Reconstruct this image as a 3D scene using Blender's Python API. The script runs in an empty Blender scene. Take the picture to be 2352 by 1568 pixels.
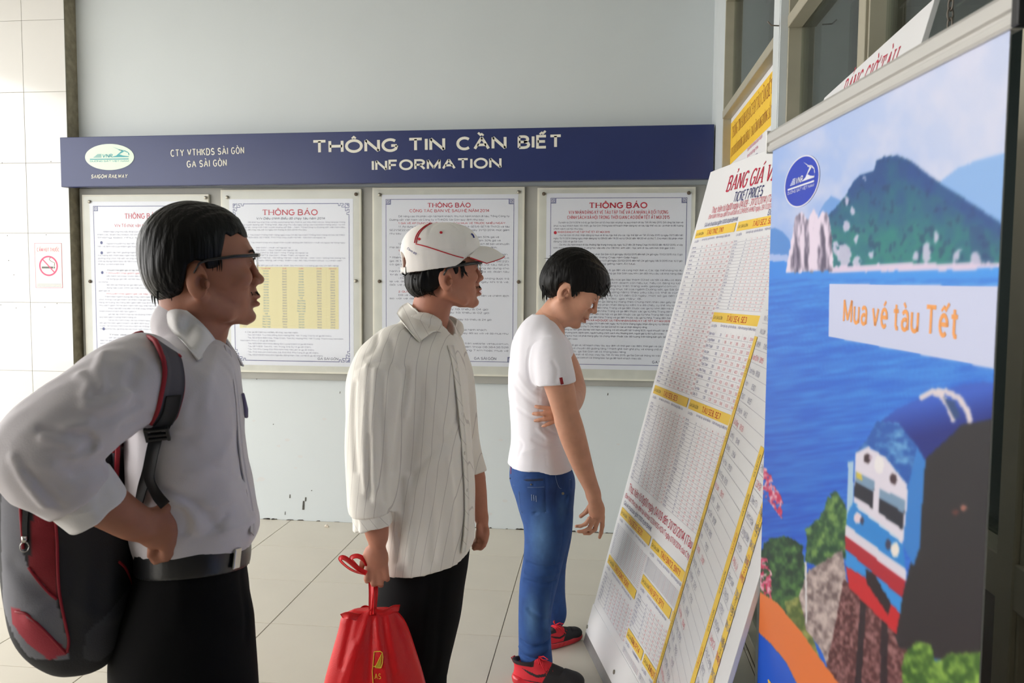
import bpy, bmesh, math, random
import numpy as np
from mathutils import Vector, Matrix

random.seed(7)
SC = bpy.context.scene
COL = SC.collection
PI = math.pi

# ------------------------------------------------------------------ camera
FPX = 1834.41                       # focal length in pixels of the 2352 px wide frame
CAM = np.array([1.70377, -4.71875, 1.45017])
PITCH, YAW, ROLL = 0.0657430, 0.1097730, 0.0080571
_F = np.array([-math.sin(YAW) * math.cos(PITCH), math.cos(YAW) * math.cos(PITCH), -math.sin(PITCH)])
_R0 = np.array([math.cos(YAW), math.sin(YAW), 0.0])
_U0 = np.cross(_R0, _F)
_R = math.cos(ROLL) * _R0 + math.sin(ROLL) * _U0
_U = -math.sin(ROLL) * _R0 + math.cos(ROLL) * _U0
cam_data = bpy.data.cameras.new('camera')
cam = bpy.data.objects.new('camera', cam_data)
COL.objects.link(cam)
cam_data.sensor_width = 36.0
cam_data.lens = FPX / 2352.0 * 36.0
cam_data.clip_start = 0.05
cam_data.clip_end = 200
cam.matrix_world = Matrix(((_R[0], _U[0], -_F[0], CAM[0]), (_R[1], _U[1], -_F[1], CAM[1]),
                           (_R[2], _U[2], -_F[2], CAM[2]), (0, 0, 0, 1)))
cam_data.dof.use_dof = True
cam_data.dof.focus_distance = 2.9
cam_data.dof.aperture_fstop = 9.0
SC.camera = cam

# ------------------------------------------------------------------ light
W = bpy.data.worlds.new('overcast_sky')
SC.world = W
W.use_nodes = True
_bg = W.node_tree.nodes['Background']
_bg.inputs[0].default_value = (1.0, 0.985, 0.96, 1)
_bg.inputs[1].default_value = 4.6

SC.view_settings.view_transform = 'Standard'
SC.view_settings.look = 'None'
SC.view_settings.gamma = 1.0
SC.view_settings.use_curve_mapping = False
SC.view_settings.exposure = 0.22


# ------------------------------------------------------------------ helpers: pixels of the photograph to places
def ray(x, y):
    return _F + (x - 1176) / FPX * _R - (y - 784) / FPX * _U


def hit(x, y, P0, n):
    d = ray(x, y)
    t = np.dot(np.asarray(P0, float) - CAM, n) / np.dot(d, n)
    return CAM + t * d


def atY(x, y, Y=0.0):
    return hit(x, y, (0, Y, 0), np.array([0, 1.0, 0]))


def atX(x, y, X):
    return hit(x, y, (X, 0, 0), np.array([1.0, 0, 0]))


def atZ(x, y, Z=0.0):
    return hit(x, y, (0, 0, Z), np.array([0, 0, 1.0]))


# ------------------------------------------------------------------ materials
def srgb(r, g, b):
    def f(c):
        c = c / 255.0
        return c / 12.92 if c <= 0.04045 else ((c + 0.055) / 1.055) ** 2.4
    return (f(r), f(g), f(b), 1.0)


def mat(name, col, rough=0.6, metal=0.0, var=0.0, vscale=8.0, bump=0.0, bscale=60.0, col2=None, spec=0.5,
        coat=0.0, stretch=(1, 1, 1), sub=0.0, trans=0.0, vc=None, detail=4.0, bdist=0.002, sheen=0.0):
    """one procedural material: base colour varied by noise, fine relief by noise"""
    m = bpy.data.materials.new(name)
    m.use_nodes = True
    nt = m.node_tree
    N, L = nt.nodes, nt.links
    b = N['Principled BSDF']
    b.inputs['Roughness'].default_value = rough
    b.inputs['Metallic'].default_value = metal
    b.inputs['Specular IOR Level'].default_value = spec
    b.inputs['Coat Weight'].default_value = coat
    b.inputs['Sheen Weight'].default_value = sheen
    if trans:
        b.inputs['Transmission Weight'].default_value = trans
    if sub:
        b.inputs['Subsurface Weight'].default_value = sub
        b.inputs['Subsurface Radius'].default_value = (0.012, 0.005, 0.003)
        b.inputs['Subsurface Scale'].default_value = 0.6
    c = srgb(*col)
    tc = N.new('ShaderNodeTexCoord')
    mp = N.new('ShaderNodeMapping')
    mp.inputs['Scale'].default_value = stretch
    L.new(tc.outputs['Object'], mp.inputs['Vector'])
    base = None
    if vc:
        a = N.new('ShaderNodeAttribute')
        a.attribute_name = vc
        base = a.outputs['Color']
    if var > 0 or col2:
        nz = N.new('ShaderNodeTexNoise')
        nz.inputs['Scale'].default_value = vscale
        nz.inputs['Detail'].default_value = detail
        L.new(mp.outputs['Vector'], nz.inputs['Vector'])
        rp = N.new('ShaderNodeValToRGB')
        rp.color_ramp.elements[0].position = 0.34
        rp.color_ramp.elements[1].position = 0.68
        c2 = srgb(*col2) if col2 else tuple(x * (1 - var) for x in c[:3]) + (1,)
        rp.color_ramp.elements[0].color = c2
        rp.color_ramp.elements[1].color = c
        L.new(nz.outputs['Fac'], rp.inputs['Fac'])
        if base is not None:
            mx = N.new('ShaderNodeMix')
            mx.data_type = 'RGBA'
            mx.blend_type = 'MULTIPLY'
            mx.inputs[0].default_value = 1.0
            L.new(base, mx.inputs[6])
            L.new(rp.outputs['Color'], mx.inputs[7])
            base = mx.outputs[2]
        else:
            base = rp.outputs['Color']
    if base is not None:
        L.new(base, b.inputs['Base Color'])
    else:
        b.inputs['Base Color'].default_value = c
    if bump > 0:
        n2 = N.new('ShaderNodeTexNoise')
        n2.inputs['Scale'].default_value = bscale
        n2.inputs['Detail'].default_value = 5
        L.new(mp.outputs['Vector'], n2.inputs['Vector'])
        bp = N.new('ShaderNodeBump')
        bp.inputs['Strength'].default_value = bump
        bp.inputs['Distance'].default_value = bdist
        L.new(n2.outputs['Fac'], bp.inputs['Height'])
        L.new(bp.outputs['Normal'], b.inputs['Normal'])
    return m


# ------------------------------------------------------------------ meshes and objects
class MB:
    """collects vertices and faces of one part"""
    def __init__(self):
        self.v, self.f, self.mi = [], [], []

    def add(self, vs, fs, mi=0):
        o = len(self.v)
        self.v += [tuple(map(float, p)) for p in vs]
        self.f += [tuple(o + i for i in f) for f in fs]
        self.mi += [mi] * len(fs)
        return self

    def box(self, lo, hi, mi=0):
        x0, y0, z0 = lo
        x1, y1, z1 = hi
        return self.hexa([(x0, y0, z0), (x1, y0, z0), (x1, y1, z0), (x0, y1, z0),
                          (x0, y0, z1), (x1, y0, z1), (x1, y1, z1), (x0, y1, z1)], mi)

    def hexa(self, p, mi=0):
        return self.add(p, [(3, 2, 1, 0), (4, 5, 6, 7), (0, 1, 5, 4), (1, 2, 6, 5), (2, 3, 7, 6), (3, 0, 4, 7)], mi)

    def bar(self, a, b, w, h, up=(0, 0, 1), mi=0):
        a, b = np.array(a, float), np.array(b, float)
        d = b - a
        d /= np.linalg.norm(d)
        s = np.cross(d, up)
        s /= np.linalg.norm(s)
        u = np.cross(s, d)
        s, u = s * w / 2, u * h / 2
        return self.hexa([a - s - u, a + s - u, b + s - u, b - s - u, a - s + u, a + s + u, b + s + u, b - s + u], mi)

    def tube(self, pts, rad, n=10, cap=True, mi=0, flat=None):
        pts = [np.array(p, float) for p in pts]
        if not hasattr(rad, '__len__'):
            rad = [rad] * len(pts)
        vs, fs = [], []
        prev = None
        for i, p in enumerate(pts):
            t = pts[min(i + 1, len(pts) - 1)] - pts[max(i - 1, 0)]
            t /= (np.linalg.norm(t) + 1e-9)
            if prev is None:
                a = np.array([0, 0, 1.0]) if abs(t[2]) < 0.9 else np.array([1.0, 0, 0])
            else:
                a = prev
            s = a - t * np.dot(a, t)
            s /= (np.linalg.norm(s) + 1e-9)
            prev = s
            u = np.cross(t, s)
            for k in range(n):
                q = 2 * PI * k / n
                fl = flat if flat else 1.0
                vs.append(p + rad[i] * (math.cos(q) * s + math.sin(q) * u * fl))
        for i in range(len(pts) - 1):
            for k in range(n):
                a, b = i * n + k, i * n + (k + 1) % n
                fs.append((a, b, b + n, a + n))
        if cap:
            fs.append(tuple(range(n - 1, -1, -1)))
            fs.append(tuple((len(pts) - 1) * n + k for k in range(n)))
        return self.add(vs, fs, mi)

    def cyl(self, a, b, r, n=16, r2=None, mi=0):
        return self.tube([a, b], [r, r if r2 is None else r2], n, True, mi)

    def grid(self, rows, mi=0, closed=False):
        R, Cn = len(rows), len(rows[0])
        vs = [p for r in rows for p in r]
        fs = []
        for i in range(R - 1):
            for j in range(Cn - (0 if closed else 1)):
                a, b = i * Cn + j, i * Cn + (j + 1) % Cn
                fs.append((a, b, b + Cn, a + Cn))
        return self.add(vs, fs, mi)

    def mesh(self, name):
        me = bpy.data.meshes.new(name)
        me.from_pydata(self.v, [], self.f)
        if any(self.mi):
            me.polygons.foreach_set('material_index', self.mi)
        me.update()
        return me


def link(name, me, m, parent=None, smooth=False, bevel=0.0, segs=2, sub=0, thick=0.0):
    o = bpy.data.objects.new(name, me)
    COL.objects.link(o)
    for mm in (m if isinstance(m, (list, tuple)) else [m]):
        if mm is not None and len(me.materials) < (len(m) if isinstance(m, (list, tuple)) else 1):
            me.materials.append(mm)
    if parent is not None:
        o.parent = parent
    if smooth:
        me.polygons.foreach_set('use_smooth', [True] * len(me.polygons))
    if thick:
        md = o.modifiers.new('thick', 'SOLIDIFY')
        md.thickness = thick
        md.offset = 0
    if sub:
        md = o.modifiers.new('sub', 'SUBSURF')
        md.levels = sub
        md.render_levels = sub
    if bevel:
        md = o.modifiers.new('bevel', 'BEVEL')
        md.width = bevel
        md.segments = segs
        md.limit_method = 'ANGLE'
        md.angle_limit = 0.7
    return o


def obj(name, mb, m, parent=None, **k):
    return link(name, mb.mesh(name), m, parent, **k)


def thing(name, label, cat, loc=(0, 0, 0), group=None, M=None):
    o = bpy.data.objects.new(name, None)
    COL.objects.link(o)
    o.empty_display_size = 0.1
    if M is not None:
        o.matrix_world = M
    else:
        o.location = loc
    o['label'] = label
    o['category'] = cat
    if group:
        o['group'] = group
    return o


def tag(o, label, cat, group=None):
    o['label'] = label
    o['category'] = cat
    if group:
        o['group'] = group
    return o


def struct(o):
    o['kind'] = 'structure'
    return o


# ------------------------------------------------------------------ lettering: a stroke alphabet drawn here
def _arc(cx, cy, rx, ry, a0, a1, n=8):
    return [(cx + rx * math.cos(math.radians(a0 + (a1 - a0) * i / n)), cy + ry * math.sin(math.radians(a0 + (a1 - a0) * i / n))) for i in range(n + 1)]


def _alphabet():
    A = _arc
    G = {}
    # capitals: (advance width without gap, strokes); cap height 1
    G['A'] = (.78, [[(0, 0), (.39, 1)], [(.39, 1), (.78, 0)], [(.14, .34), (.64, .34)]])
    G['B'] = (.62, [[(0, 0), (0, 1)], [(0, 1), (.32, 1)] + A(.32, .76, .24, .24, 90, -90, 6) + [(0, .52)], [(.3, .52)] + A(.34, .26, .28, .26, 90, -90, 6) + [(0, 0)]])
    G['C'] = (.72, [A(.38, .5, .38, .5, 48, 312, 14)])
    G['D'] = (.68, [[(0, 0), (0, 1), (.28, 1)] + A(.28, .5, .4, .5, 90, -90, 10) + [(0, 0)]])
    G['E'] = (.54, [[(.54, 1), (0, 1), (0, 0), (.54, 0)], [(0, .52), (.48, .52)]])
    G['F'] = (.5, [[(.5, 1), (0, 1), (0, 0)], [(0, .5), (.44, .5)]])
    G['G'] = (.76, [A(.39, .5, .39, .5, 48, 318, 14) + [(.74, .46), (.44, .46)]])
    G['H'] = (.66, [[(0, 0), (0, 1)], [(.66, 0), (.66, 1)], [(0, .52), (.66, .52)]])
    G['I'] = (.0, [[(0, 0), (0, 1)]])
    G['J'] = (.42, [[(.42, 1), (.42, .25)] + A(.21, .22, .21, .22, 0, -180, 7)])
    G['K'] = (.64, [[(0, 0), (0, 1)], [(.6, 1), (.02, .42)], [(.2, .6), (.64, 0)]])
    G['L'] = (.5, [[(0, 1), (0, 0), (.5, 0)]])
    G['M'] = (.8, [[(0, 0), (0, 1), (.4, .08), (.8, 1), (.8, 0)]])
    G['N'] = (.68, [[(0, 0), (0, 1), (.68, 0), (.68, 1)]])
    G['O'] = (.8, [A(.4, .5, .4, .5, 90, 450, 20)])
    G['P'] = (.58, [[(0, 0), (0, 1), (.3, 1)] + A(.3, .73, .28, .27, 90, -90, 7) + [(0, .46)]])
    G['Q'] = (.8, [A(.4, .5, .4, .5, 90, 450, 20), [(.48, .24), (.78, -.06)]])
    G['R'] = (.62, [[(0, 0), (0, 1), (.32, 1)] + A(.32, .74, .27, .26, 90, -90, 7) + [(0, .48)], [(.32, .48), (.62, 0)]])
    G['S'] = (.6, [A(.3, .74, .27, .26, 25, 250, 9) + A(.3, .26, .3, .26, 70, -155, 9)])
    G['T'] = (.66, [[(0, 1), (.66, 1)], [(.33, 1), (.33, 0)]])
    G['U'] = (.64, [[(0, 1), (0, .32)] + A(.32, .32, .32, .32, 180, 360, 9) + [(.64, 1)]])
    G['V'] = (.72, [[(0, 1), (.36, 0), (.72, 1)]])
    G['W'] = (1.0, [[(0, 1), (.25, 0), (.5, .95), (.75, 0), (1, 1)]])
    G['X'] = (.68, [[(0, 1), (.68, 0)], [(.68, 1), (0, 0)]])
    G['Y'] = (.7, [[(0, 1), (.35, .46), (.7, 1)], [(.35, .46), (.35, 0)]])
    G['Z'] = (.62, [[(0, 1), (.62, 1), (0, 0), (.62, 0)]])
    x = .74
    G['a'] = (.46, [A(.23, .5, .22, .24, 150, 0, 6) + [(.45, .0)], A(.22, .21, .22, .21, 60, 350, 9)])
    G['b'] = (.48, [[(0, 0), (0, 1.02)], A(.24, .37, .24, .37, 90, 450, 14)])
    G['c'] = (.44, [A(.24, .37, .24, .37, 48, 312, 10)])
    G['d'] = (.48, [[(.48, 0), (.48, 1.02)], A(.24, .37, .24, .37, 90, 450, 14)])
    G['e'] = (.48, [[(.02, .4), (.47, .4)] + A(.24, .37, .24, .37, 5, 315, 12)])
    G['f'] = (.3, [[(.3, 1.0), (.22, 1.02), (.13, .9), (.13, 0)], [(-.05, .72), (.32, .72)]])
    G['g'] = (.48, [A(.24, .37, .24, .37, 90, 450, 14), [(.48, x), (.48, -.05)] + A(.24, -.06, .24, .2, 0, -150, 7)])
    G['h'] = (.46, [[(0, 0), (0, 1.02)], [(0, .48)] + A(.23, .51, .23, .23, 170, 0, 7) + [(.46, 0)]])
    G['i'] = (.0, [[(0, 0), (0, x)], [(0, .92), (0, 1.04)]])
    G['ı'] = (.0, [[(0, 0), (0, x)]])
    G['j'] = (.1, [[(.1, x), (.1, -.15), (0, -.22)], [(.1, .92), (.1, 1.04)]])
    G['k'] = (.44, [[(0, 0), (0, 1.02)], [(.4, x), (.02, .3)], [(.15, .43), (.44, 0)]])
    G['l'] = (.0, [[(0, 0), (0, 1.02)]])
    G['m'] = (.78, [[(0, 0), (0, x)], [(0, .5)] + A(.195, .54, .195, .2, 170, 0, 6) + [(.39, 0)], [(.39, .5)] + A(.585, .54, .195, .2, 170, 0, 6) + [(.78, 0)]])
    G['n'] = (.46, [[(0, 0), (0, x)], [(0, .48)] + A(.23, .51, .23, .23, 170, 0, 7) + [(.46, 0)]])
    G['o'] = (.5, [A(.25, .37, .25, .37, 90, 450, 16)])
    G['p'] = (.48, [[(0, -.26), (0, x)], A(.24, .37, .24, .37, 90, 450, 14)])
    G['q'] = (.48, [[(.48, -.26), (.48, x)], A(.24, .37, .24, .37, 90, 450, 14)])
    G['r'] = (.28, [[(0, 0), (0, x)], [(0, .45)] + A(.22, .5, .22, .23, 175, 80, 4)])
    G['s'] = (.42, [A(.21, .55, .19, .19, 30, 250, 7) + A(.21, .19, .21, .19, 70, -150, 7)])
    G['t'] = (.36, [[(.15, .98), (.15, .14), (.22, .02), (.34, .02)], [(-.04, .72), (.36, .72)]])
    G['u'] = (.46, [[(0, x), (0, .24)] + A(.23, .24, .23, .24, 180, 350, 7), [(.46, x), (.46, 0)]])
    G['v'] = (.5, [[(0, x), (.25, 0), (.5, x)]])
    G['w'] = (.72, [[(0, x), (.18, 0), (.36, x), (.54, 0), (.72, x)]])
    G['x'] = (.46, [[(0, x), (.46, 0)], [(.46, x), (0, 0)]])
    G['y'] = (.5, [[(0, x), (.26, .02)], [(.5, x), (.2, -.2), (.06, -.26)]])
    G['z'] = (.44, [[(0, x), (.44, x), (0, 0), (.44, 0)]])
    G['0'] = (.54, [A(.27, .5, .27, .5, 90, 450, 16)])
    G['1'] = (.26, [[(0, .8), (.26, 1), (.26, 0)]])
    G['2'] = (.54, [A(.27, .73, .26, .27, 165, -20, 8) + [(0, 0), (.54, 0)]])
    G['3'] = (.54, [A(.26, .76, .24, .24, 150, -80, 8), A(.26, .27, .28, .27, 85, -150, 8)])
    G['4'] = (.58, [[(.42, 0), (.42, 1), (0, .3), (.58, .3)]])
    G['5'] = (.54, [[(.5, 1), (.1, 1), (.04, .52)] + A(.25, .33, .29, .33, 130, -145, 9)])
    G['6'] = (.54, [A(.27, .32, .26, .32, 90, 450, 14), [(.02, .36), (.06, .7)] + A(.3, .68, .24, .32, 160, 40, 5)])
    G['7'] = (.52, [[(0, 1), (.52, 1), (.18, 0)]])
    G['8'] = (.54, [A(.27, .76, .22, .24, 90, 450, 14), A(.27, .27, .27, .27, 90, 450, 14)])
    G['9'] = (.54, [A(.27, .68, .26, .32, 90, 450, 14), [(.52, .64), (.48, .3)] + A(.24, .32, .24, .32, -20, -140, 5)])
    G['.'] = (.0, [[(0, 0), (0, .11)]])
    G[','] = (.04, [[(.03, .1), (0, -.14)]])
    G[':'] = (.0, [[(0, 0), (0, .11)], [(0, .6), (0, .71)]])
    G[';'] = (.04, [[(.03, .1), (0, -.14)], [(.03, .6), (.03, .71)]])
    G['-'] = (.28, [[(0, .38), (.28, .38)]])
    G['/'] = (.34, [[(0, -.05), (.34, 1.02)]])
    G['('] = (.18, [A(.4, .42, .4, .7, 125, 235, 6)])
    G[')'] = (.18, [A(-.22, .42, .4, .7, 55, -55, 6)])
    G['*'] = (.3, [[(.15, .6), (.15, 1)], [(0, .7), (.3, .9)], [(0, .9), (.3, .7)]])
    G['%'] = (.8, [A(.16, .76, .16, .2, 90, 450, 8), A(.64, .24, .16, .2, 90, 450, 8), [(.62, 1), (.18, 0)]])
    return G


_GL = _alphabet()
_ACC = {'\u0300': 'grave', '\u0301': 'acute', '\u0302': 'circ', '\u0303': 'tilde', '\u0306': 'breve', '\u0309': 'hook', '\u0323': 'dot', '\u031b': 'horn'}
_SER = {'T': [(.33, 0)], 'H': [(0, 0), (.66, 0), (0, 1), (.66, 1)], 'N': [(0, 0), (0, 1), (.68, 1)], 'B': [(0, 0), (0, 1)], 'A': [(0, 0), (.78, 0)],
        'I': [(0, 0), (0, 1)], 'U': [(0, 1), (.64, 1)], 'V': [(0, 1), (.72, 1)], 'E': [(0, 0), (0, 1)], 'K': [(0, 0), (.64, 0), (0, 1), (.6, 1)],
        'R': [(0, 0), (0, 1), (.62, 0)], 'L': [(0, 0), (0, 1)], 'D': [(0, 0), (0, 1)], 'P': [(0, 0), (0, 1)], 'Y': [(.35, 0), (0, 1), (.7, 1)],
        'F': [(0, 0), (0, 1)], 'M': [(0, 0), (.8, 0), (0, 1), (.8, 1)], 'X': [(0, 0), (.68, 0), (0, 1), (.68, 1)], '1': [(.26, 0)], 'C': [], 'G': []}
_tcache = {}


def _stroke(pts, w, V, Fs, closed=False):
    """polyline thickened to width w with mitred joins"""
    P = [np.array(p, float) for p in pts]
    Q = [P[0]]
    for p in P[1:]:
        if np.linalg.norm(p - Q[-1]) > 1e-4:
            Q.append(p)
    P = Q
    n = len(P)
    if n < 2:
        return
    for i in range(1, n - 1):       # very sharp turns are drawn as two strokes
        a, b = P[i] - P[i - 1], P[i + 1] - P[i]
        if float(a @ b) < -.3 * np.linalg.norm(a) * np.linalg.norm(b):
            _stroke(P[:i + 1], w, V, Fs)
            _stroke(P[i:], w, V, Fs)
            return
    closed = np.linalg.norm(P[0] - P[-1]) < 1e-3 and n > 3
    o = len(V)
    for i, p in enumerate(P):
        a = P[i] - P[i - 1] if i > 0 else (P[0] - P[-2] if closed else P[1] - P[0])
        b = P[i + 1] - P[i] if i < n - 1 else (P[1] - P[0] if closed else P[-1] - P[-2])
        a = a / np.linalg.norm(a)
        b = b / np.linalg.norm(b)
        na, nb = np.array([-a[1], a[0]]), np.array([-b[1], b[0]])
        m = na + nb
        l = np.linalg.norm(m)
        if l < 0.3:
            m = na
            k = 1.0
        else:
            m = m / l
            k = min(1.0 / max(0.35, float(m @ na)), 1.35)
        V.append(tuple(p + m * w / 2 * k))
        V.append(tuple(p - m * w / 2 * k))
    for i in range(n - 1):
        Fs.append((o + 2 * i + 1, o + 2 * i + 3, o + 2 * i + 2, o + 2 * i))


def glyphs(s, weight=.13, serif=False, xs=1.0):
    """flat mesh of a string with cap height 1; xs widens the letters (not the strokes); returns (verts Nx2, faces)"""
    import unicodedata
    key = (s, round(weight, 3), serif, xs)
    if key in _tcache:
        return _tcache[key]
    V, Fs, x = [], [], 0.0
    w = weight
    gap = .12 + w * 1.05
    for ch in s:
        if ch == ' ':
            x += .32 * xs
            continue
        d = unicodedata.normalize('NFD', ch)
        base, acc = d[0], [_ACC[c] for c in d[1:] if c in _ACC]
        bar = None
        if base == 'Đ':
            base, bar = 'D', (-.13, .2, .52)
        elif base == 'đ':
            base, bar = 'd', (.24, .62, .87)
        if base == 'i' and any(a in ('grave', 'acute', 'tilde', 'hook', 'circ') for a in acc):
            base = 'ı'
        if base not in _GL:
            continue
        adv, st = _GL[base]
        low = base.islower() or base == 'ı'
        wd = adv * xs
        st = [[(px * xs + x, py) for px, py in q] for q in st]
        for q in st:
            thin = serif and len(q) == 2 and abs(q[0][1] - q[1][1]) < .01
            _stroke(q, w * (.55 if thin else 1), V, Fs)
        if serif:
            for sx, sy in _SER.get(base, []):
                yy = .035 if sy == 0 else .965
                _stroke([(x + sx * xs - w * 1.05, yy), (x + sx * xs + w * 1.05, yy)], .07, V, Fs)
            if base == 'T':
                for sx in (0, .66):
                    _stroke([(x + sx * xs, 1.03), (x + sx * xs, .78)], .06, V, Fs)
        if bar:
            _stroke([(x + bar[0], bar[2]), (x + bar[1], bar[2])], w * .8, V, Fs)
        cx = x + wd / 2
        top = (.74 if low else 1.0) + w * .5 + .06
        t = w * .8
        nacc = 0
        for a in acc:
            if a == 'dot':
                _stroke([(cx - w * .55, -.2), (cx + w * .55, -.2)], w * 1.1, V, Fs)
            elif a == 'horn':
                hx, hy = x + wd, (.62 if low else .9)
                _stroke([(hx - .02, hy), (hx + .1, hy + .06), (hx + .13, hy + .22)], t, V, Fs)
        if 'horn' in acc:
            cx -= .03
        c2 = cx
        if 'circ' in acc:
            _stroke([(cx - .17, top), (cx, top + .15), (cx + .17, top)], t * .85, V, Fs)
            c2 = cx + .2
            top += .1
            nacc = 1
        if 'breve' in acc:
            _stroke([(cx - .16, top + .14), (cx - .08, top + .03), (cx + .08, top + .03), (cx + .16, top + .14)], t * .85, V, Fs)
            top += .17
        for a in acc:
            if a == 'acute':
                _stroke([(c2 - .05, top), (c2 + .12, top + .19)], t, V, Fs)
            elif a == 'grave':
                if nacc:
                    _stroke([(cx - .3, top + .17), (cx - .16, top + .02)], t, V, Fs)
                else:
                    _stroke([(c2 - .12, top + .19), (c2 + .05, top)], t, V, Fs)
            elif a == 'tilde':
                _stroke([(cx - .18, top + (.08 if nacc else 0)), (cx - .08, top + .1 + (.08 if nacc else 0)), (cx + .07, top + .03 + (.08 if nacc else 0)), (cx + .17, top + .13 + (.08 if nacc else 0))], t * .85, V, Fs)
            elif a == 'hook':
                _stroke([(c2 - .07, top + .2), (c2 + .04, top + .24), (c2 + .07, top + .14), (c2, top + .08), (c2, top)], t * .8, V, Fs)
        x += wd + gap
    r = (np.array(V) if V else np.zeros((0, 2)), Fs)
    _tcache[key] = r
    return r


def put_text(mb, s, P, ex, ey, h, w=None, align='l', bold=0.0, slant=0.0, res=2, maxw=None, lift=0.0, serif=False, weight=None):
    """writes s on a plane: P = origin (baseline), ex/ey unit vectors, h cap height, w total width (else natural)"""
    wt = weight or (.13 + bold * 2.6)
    if serif:
        wt = wt * 1.1
    co, fs = glyphs(s, wt, serif)
    if len(co) == 0:
        return
    x0, x1 = co[:, 0].min(), co[:, 0].max()
    want = w or (maxw if maxw and (x1 - x0) * h > maxw else None)
    if want:        # widen or narrow the letters while the strokes keep their weight
        r = want / h / (x1 - x0)
        co, fs = glyphs(s, wt * min(1.0, max(.6, r)), serif, round(min(max(r * 1.08 - .08, .35), 2.2), 2))
        x0, x1 = co[:, 0].min(), co[:, 0].max()
    c = co.copy()
    c[:, 0] -= x0
    kx = h
    wn = (x1 - x0) * h
    if want:
        kx = h * want / wn
        wn = want
    off = {'l': 0, 'c': -wn / 2, 'r': -wn}[align]
    P, ex, ey = np.asarray(P, float), np.asarray(ex, float), np.asarray(ey, float)
    n = np.cross(ex, ey)
    X = c[:, 0] * kx + off + slant * c[:, 1] * h
    Y = c[:, 1] * h
    mb.add(P + X[:, None] * ex + Y[:, None] * ey + n * lift, fs)


def ink(mb, name, m, parent):
    if not mb.v:
        return None
    return obj(name, mb, m, parent)


def quad_on(mb, P, ex, ey, x0, y0, x1, y1, lift=0.0):
    P, ex, ey = np.asarray(P, float), np.asarray(ex, float), np.asarray(ey, float)
    n = np.cross(ex, ey) * lift
    mb.add([P + ex * x + ey * y + n for x, y in ((x0, y0), (x1, y0), (x1, y1), (x0, y1))], [(0, 1, 2, 3)])


def ellipse_on(mb, P, ex, ey, cx, cy, rx, ry, n=48, lift=0.0, r0=None):
    P, ex, ey = np.asarray(P, float), np.asarray(ex, float), np.asarray(ey, float)
    nn = np.cross(ex, ey) * lift
    A = [P + nn + ex * (cx + rx * math.cos(2 * PI * k / n)) + ey * (cy + ry * math.sin(2 * PI * k / n)) for k in range(n)]
    if r0 is None:
        mb.add(A, [tuple(range(n))])
    else:
        B = [P + nn + ex * (cx + r0 * rx * math.cos(2 * PI * k / n)) + ey * (cy + r0 * ry * math.sin(2 * PI * k / n)) for k in range(n)]
        mb.add(A + B, [(k, (k + 1) % n, n + (k + 1) % n, n + k) for k in range(n)])


def poly_on(mb, P, ex, ey, pts, lift=0.0):
    """possibly concave polygon, triangulated"""
    from mathutils.geometry import tessellate_polygon
    P, ex, ey = np.asarray(P, float), np.asarray(ex, float), np.asarray(ey, float)
    nn = np.cross(ex, ey) * lift
    V = [P + nn + ex * x + ey * y for x, y in pts]
    t = tessellate_polygon([[Vector((x, y, 0)) for x, y in pts]])
    fs = []
    for a, b, c in t:
        ar = (pts[b][0] - pts[a][0]) * (pts[c][1] - pts[a][1]) - (pts[b][1] - pts[a][1]) * (pts[c][0] - pts[a][0])
        fs.append((a, b, c) if ar > 0 else (a, c, b))
    mb.add(V, fs)
# ------------------------------------------------------------------ the setting
M_plaster = mat('painted_plaster', (205, 212, 214), rough=0.55, var=0.035, vscale=1.7, bump=0.15, bscale=45)
M_plaster_low = mat('scuffed_plaster', (222, 228, 230), rough=0.5, var=0.05, vscale=5, bump=0.15, bscale=45)
M_tilew = mat('glazed_wall_tile', (214, 213, 210), rough=0.12, var=0.02, vscale=2, coat=0.3)
M_grout = mat('wall_grout', (120, 118, 110), rough=0.9)
M_stone = mat('dirty_stone_edge', (158, 150, 128), rough=0.8, var=0.35, vscale=22, bump=0.3, bscale=80)
M_floor = mat('beige_floor_tile', (212, 205, 190), rough=0.33, var=0.045, vscale=3.0, detail=8)
M_fgrout = mat('dark_floor_grout', (112, 104, 92), rough=0.9)
M_ceil = mat('ceiling_paint', (190, 190, 186), rough=0.8)
M_alu = mat('beige_aluminium', (172, 166, 146), rough=0.4, var=0.1, vscale=9)
M_white = mat('white_column_paint', (212, 218, 220), rough=0.5, var=0.06, vscale=6)
M_panelgrey = mat('grey_backing_board', (160, 160, 154), rough=0.5, var=0.12, vscale=4)
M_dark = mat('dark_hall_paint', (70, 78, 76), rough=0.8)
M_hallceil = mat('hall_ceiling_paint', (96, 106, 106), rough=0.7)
M_slat = mat('hall_ceiling_strip', (215, 222, 222), rough=0.4)
M_grime = mat('chipped_base_grime', (92, 90, 84), rough=0.9, var=0.4, vscale=60)


def glass_mat(name, tint=(0.93, 0.97, 0.95), rough=0.02, boost=1.0):
    m = bpy.data.materials.new(name)
    m.use_nodes = True
    nt = m.node_tree
    N, L = nt.nodes, nt.links
    N.remove(N['Principled BSDF'])
    tr = N.new('ShaderNodeBsdfTransparent')
    tr.inputs[0].default_value = tint + (1,)
    gl = N.new('ShaderNodeBsdfGlossy')
    gl.inputs['Roughness'].default_value = rough
    fr = N.new('ShaderNodeFresnel')
    fr.inputs[0].default_value = 1.5
    mt = N.new('ShaderNodeMath')
    mt.operation = 'MULTIPLY'
    mt.use_clamp = True
    mt.inputs[1].default_value = boost
    mx = N.new('ShaderNodeMixShader')
    L.new(fr.outputs[0], mt.inputs[0])
    L.new(mt.outputs[0], mx.inputs[0])
    L.new(tr.outputs[0], mx.inputs[1])
    L.new(gl.outputs[0], mx.inputs[2])
    L.new(mx.outputs[0], N['Material Output'].inputs[0])
    return m


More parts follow.
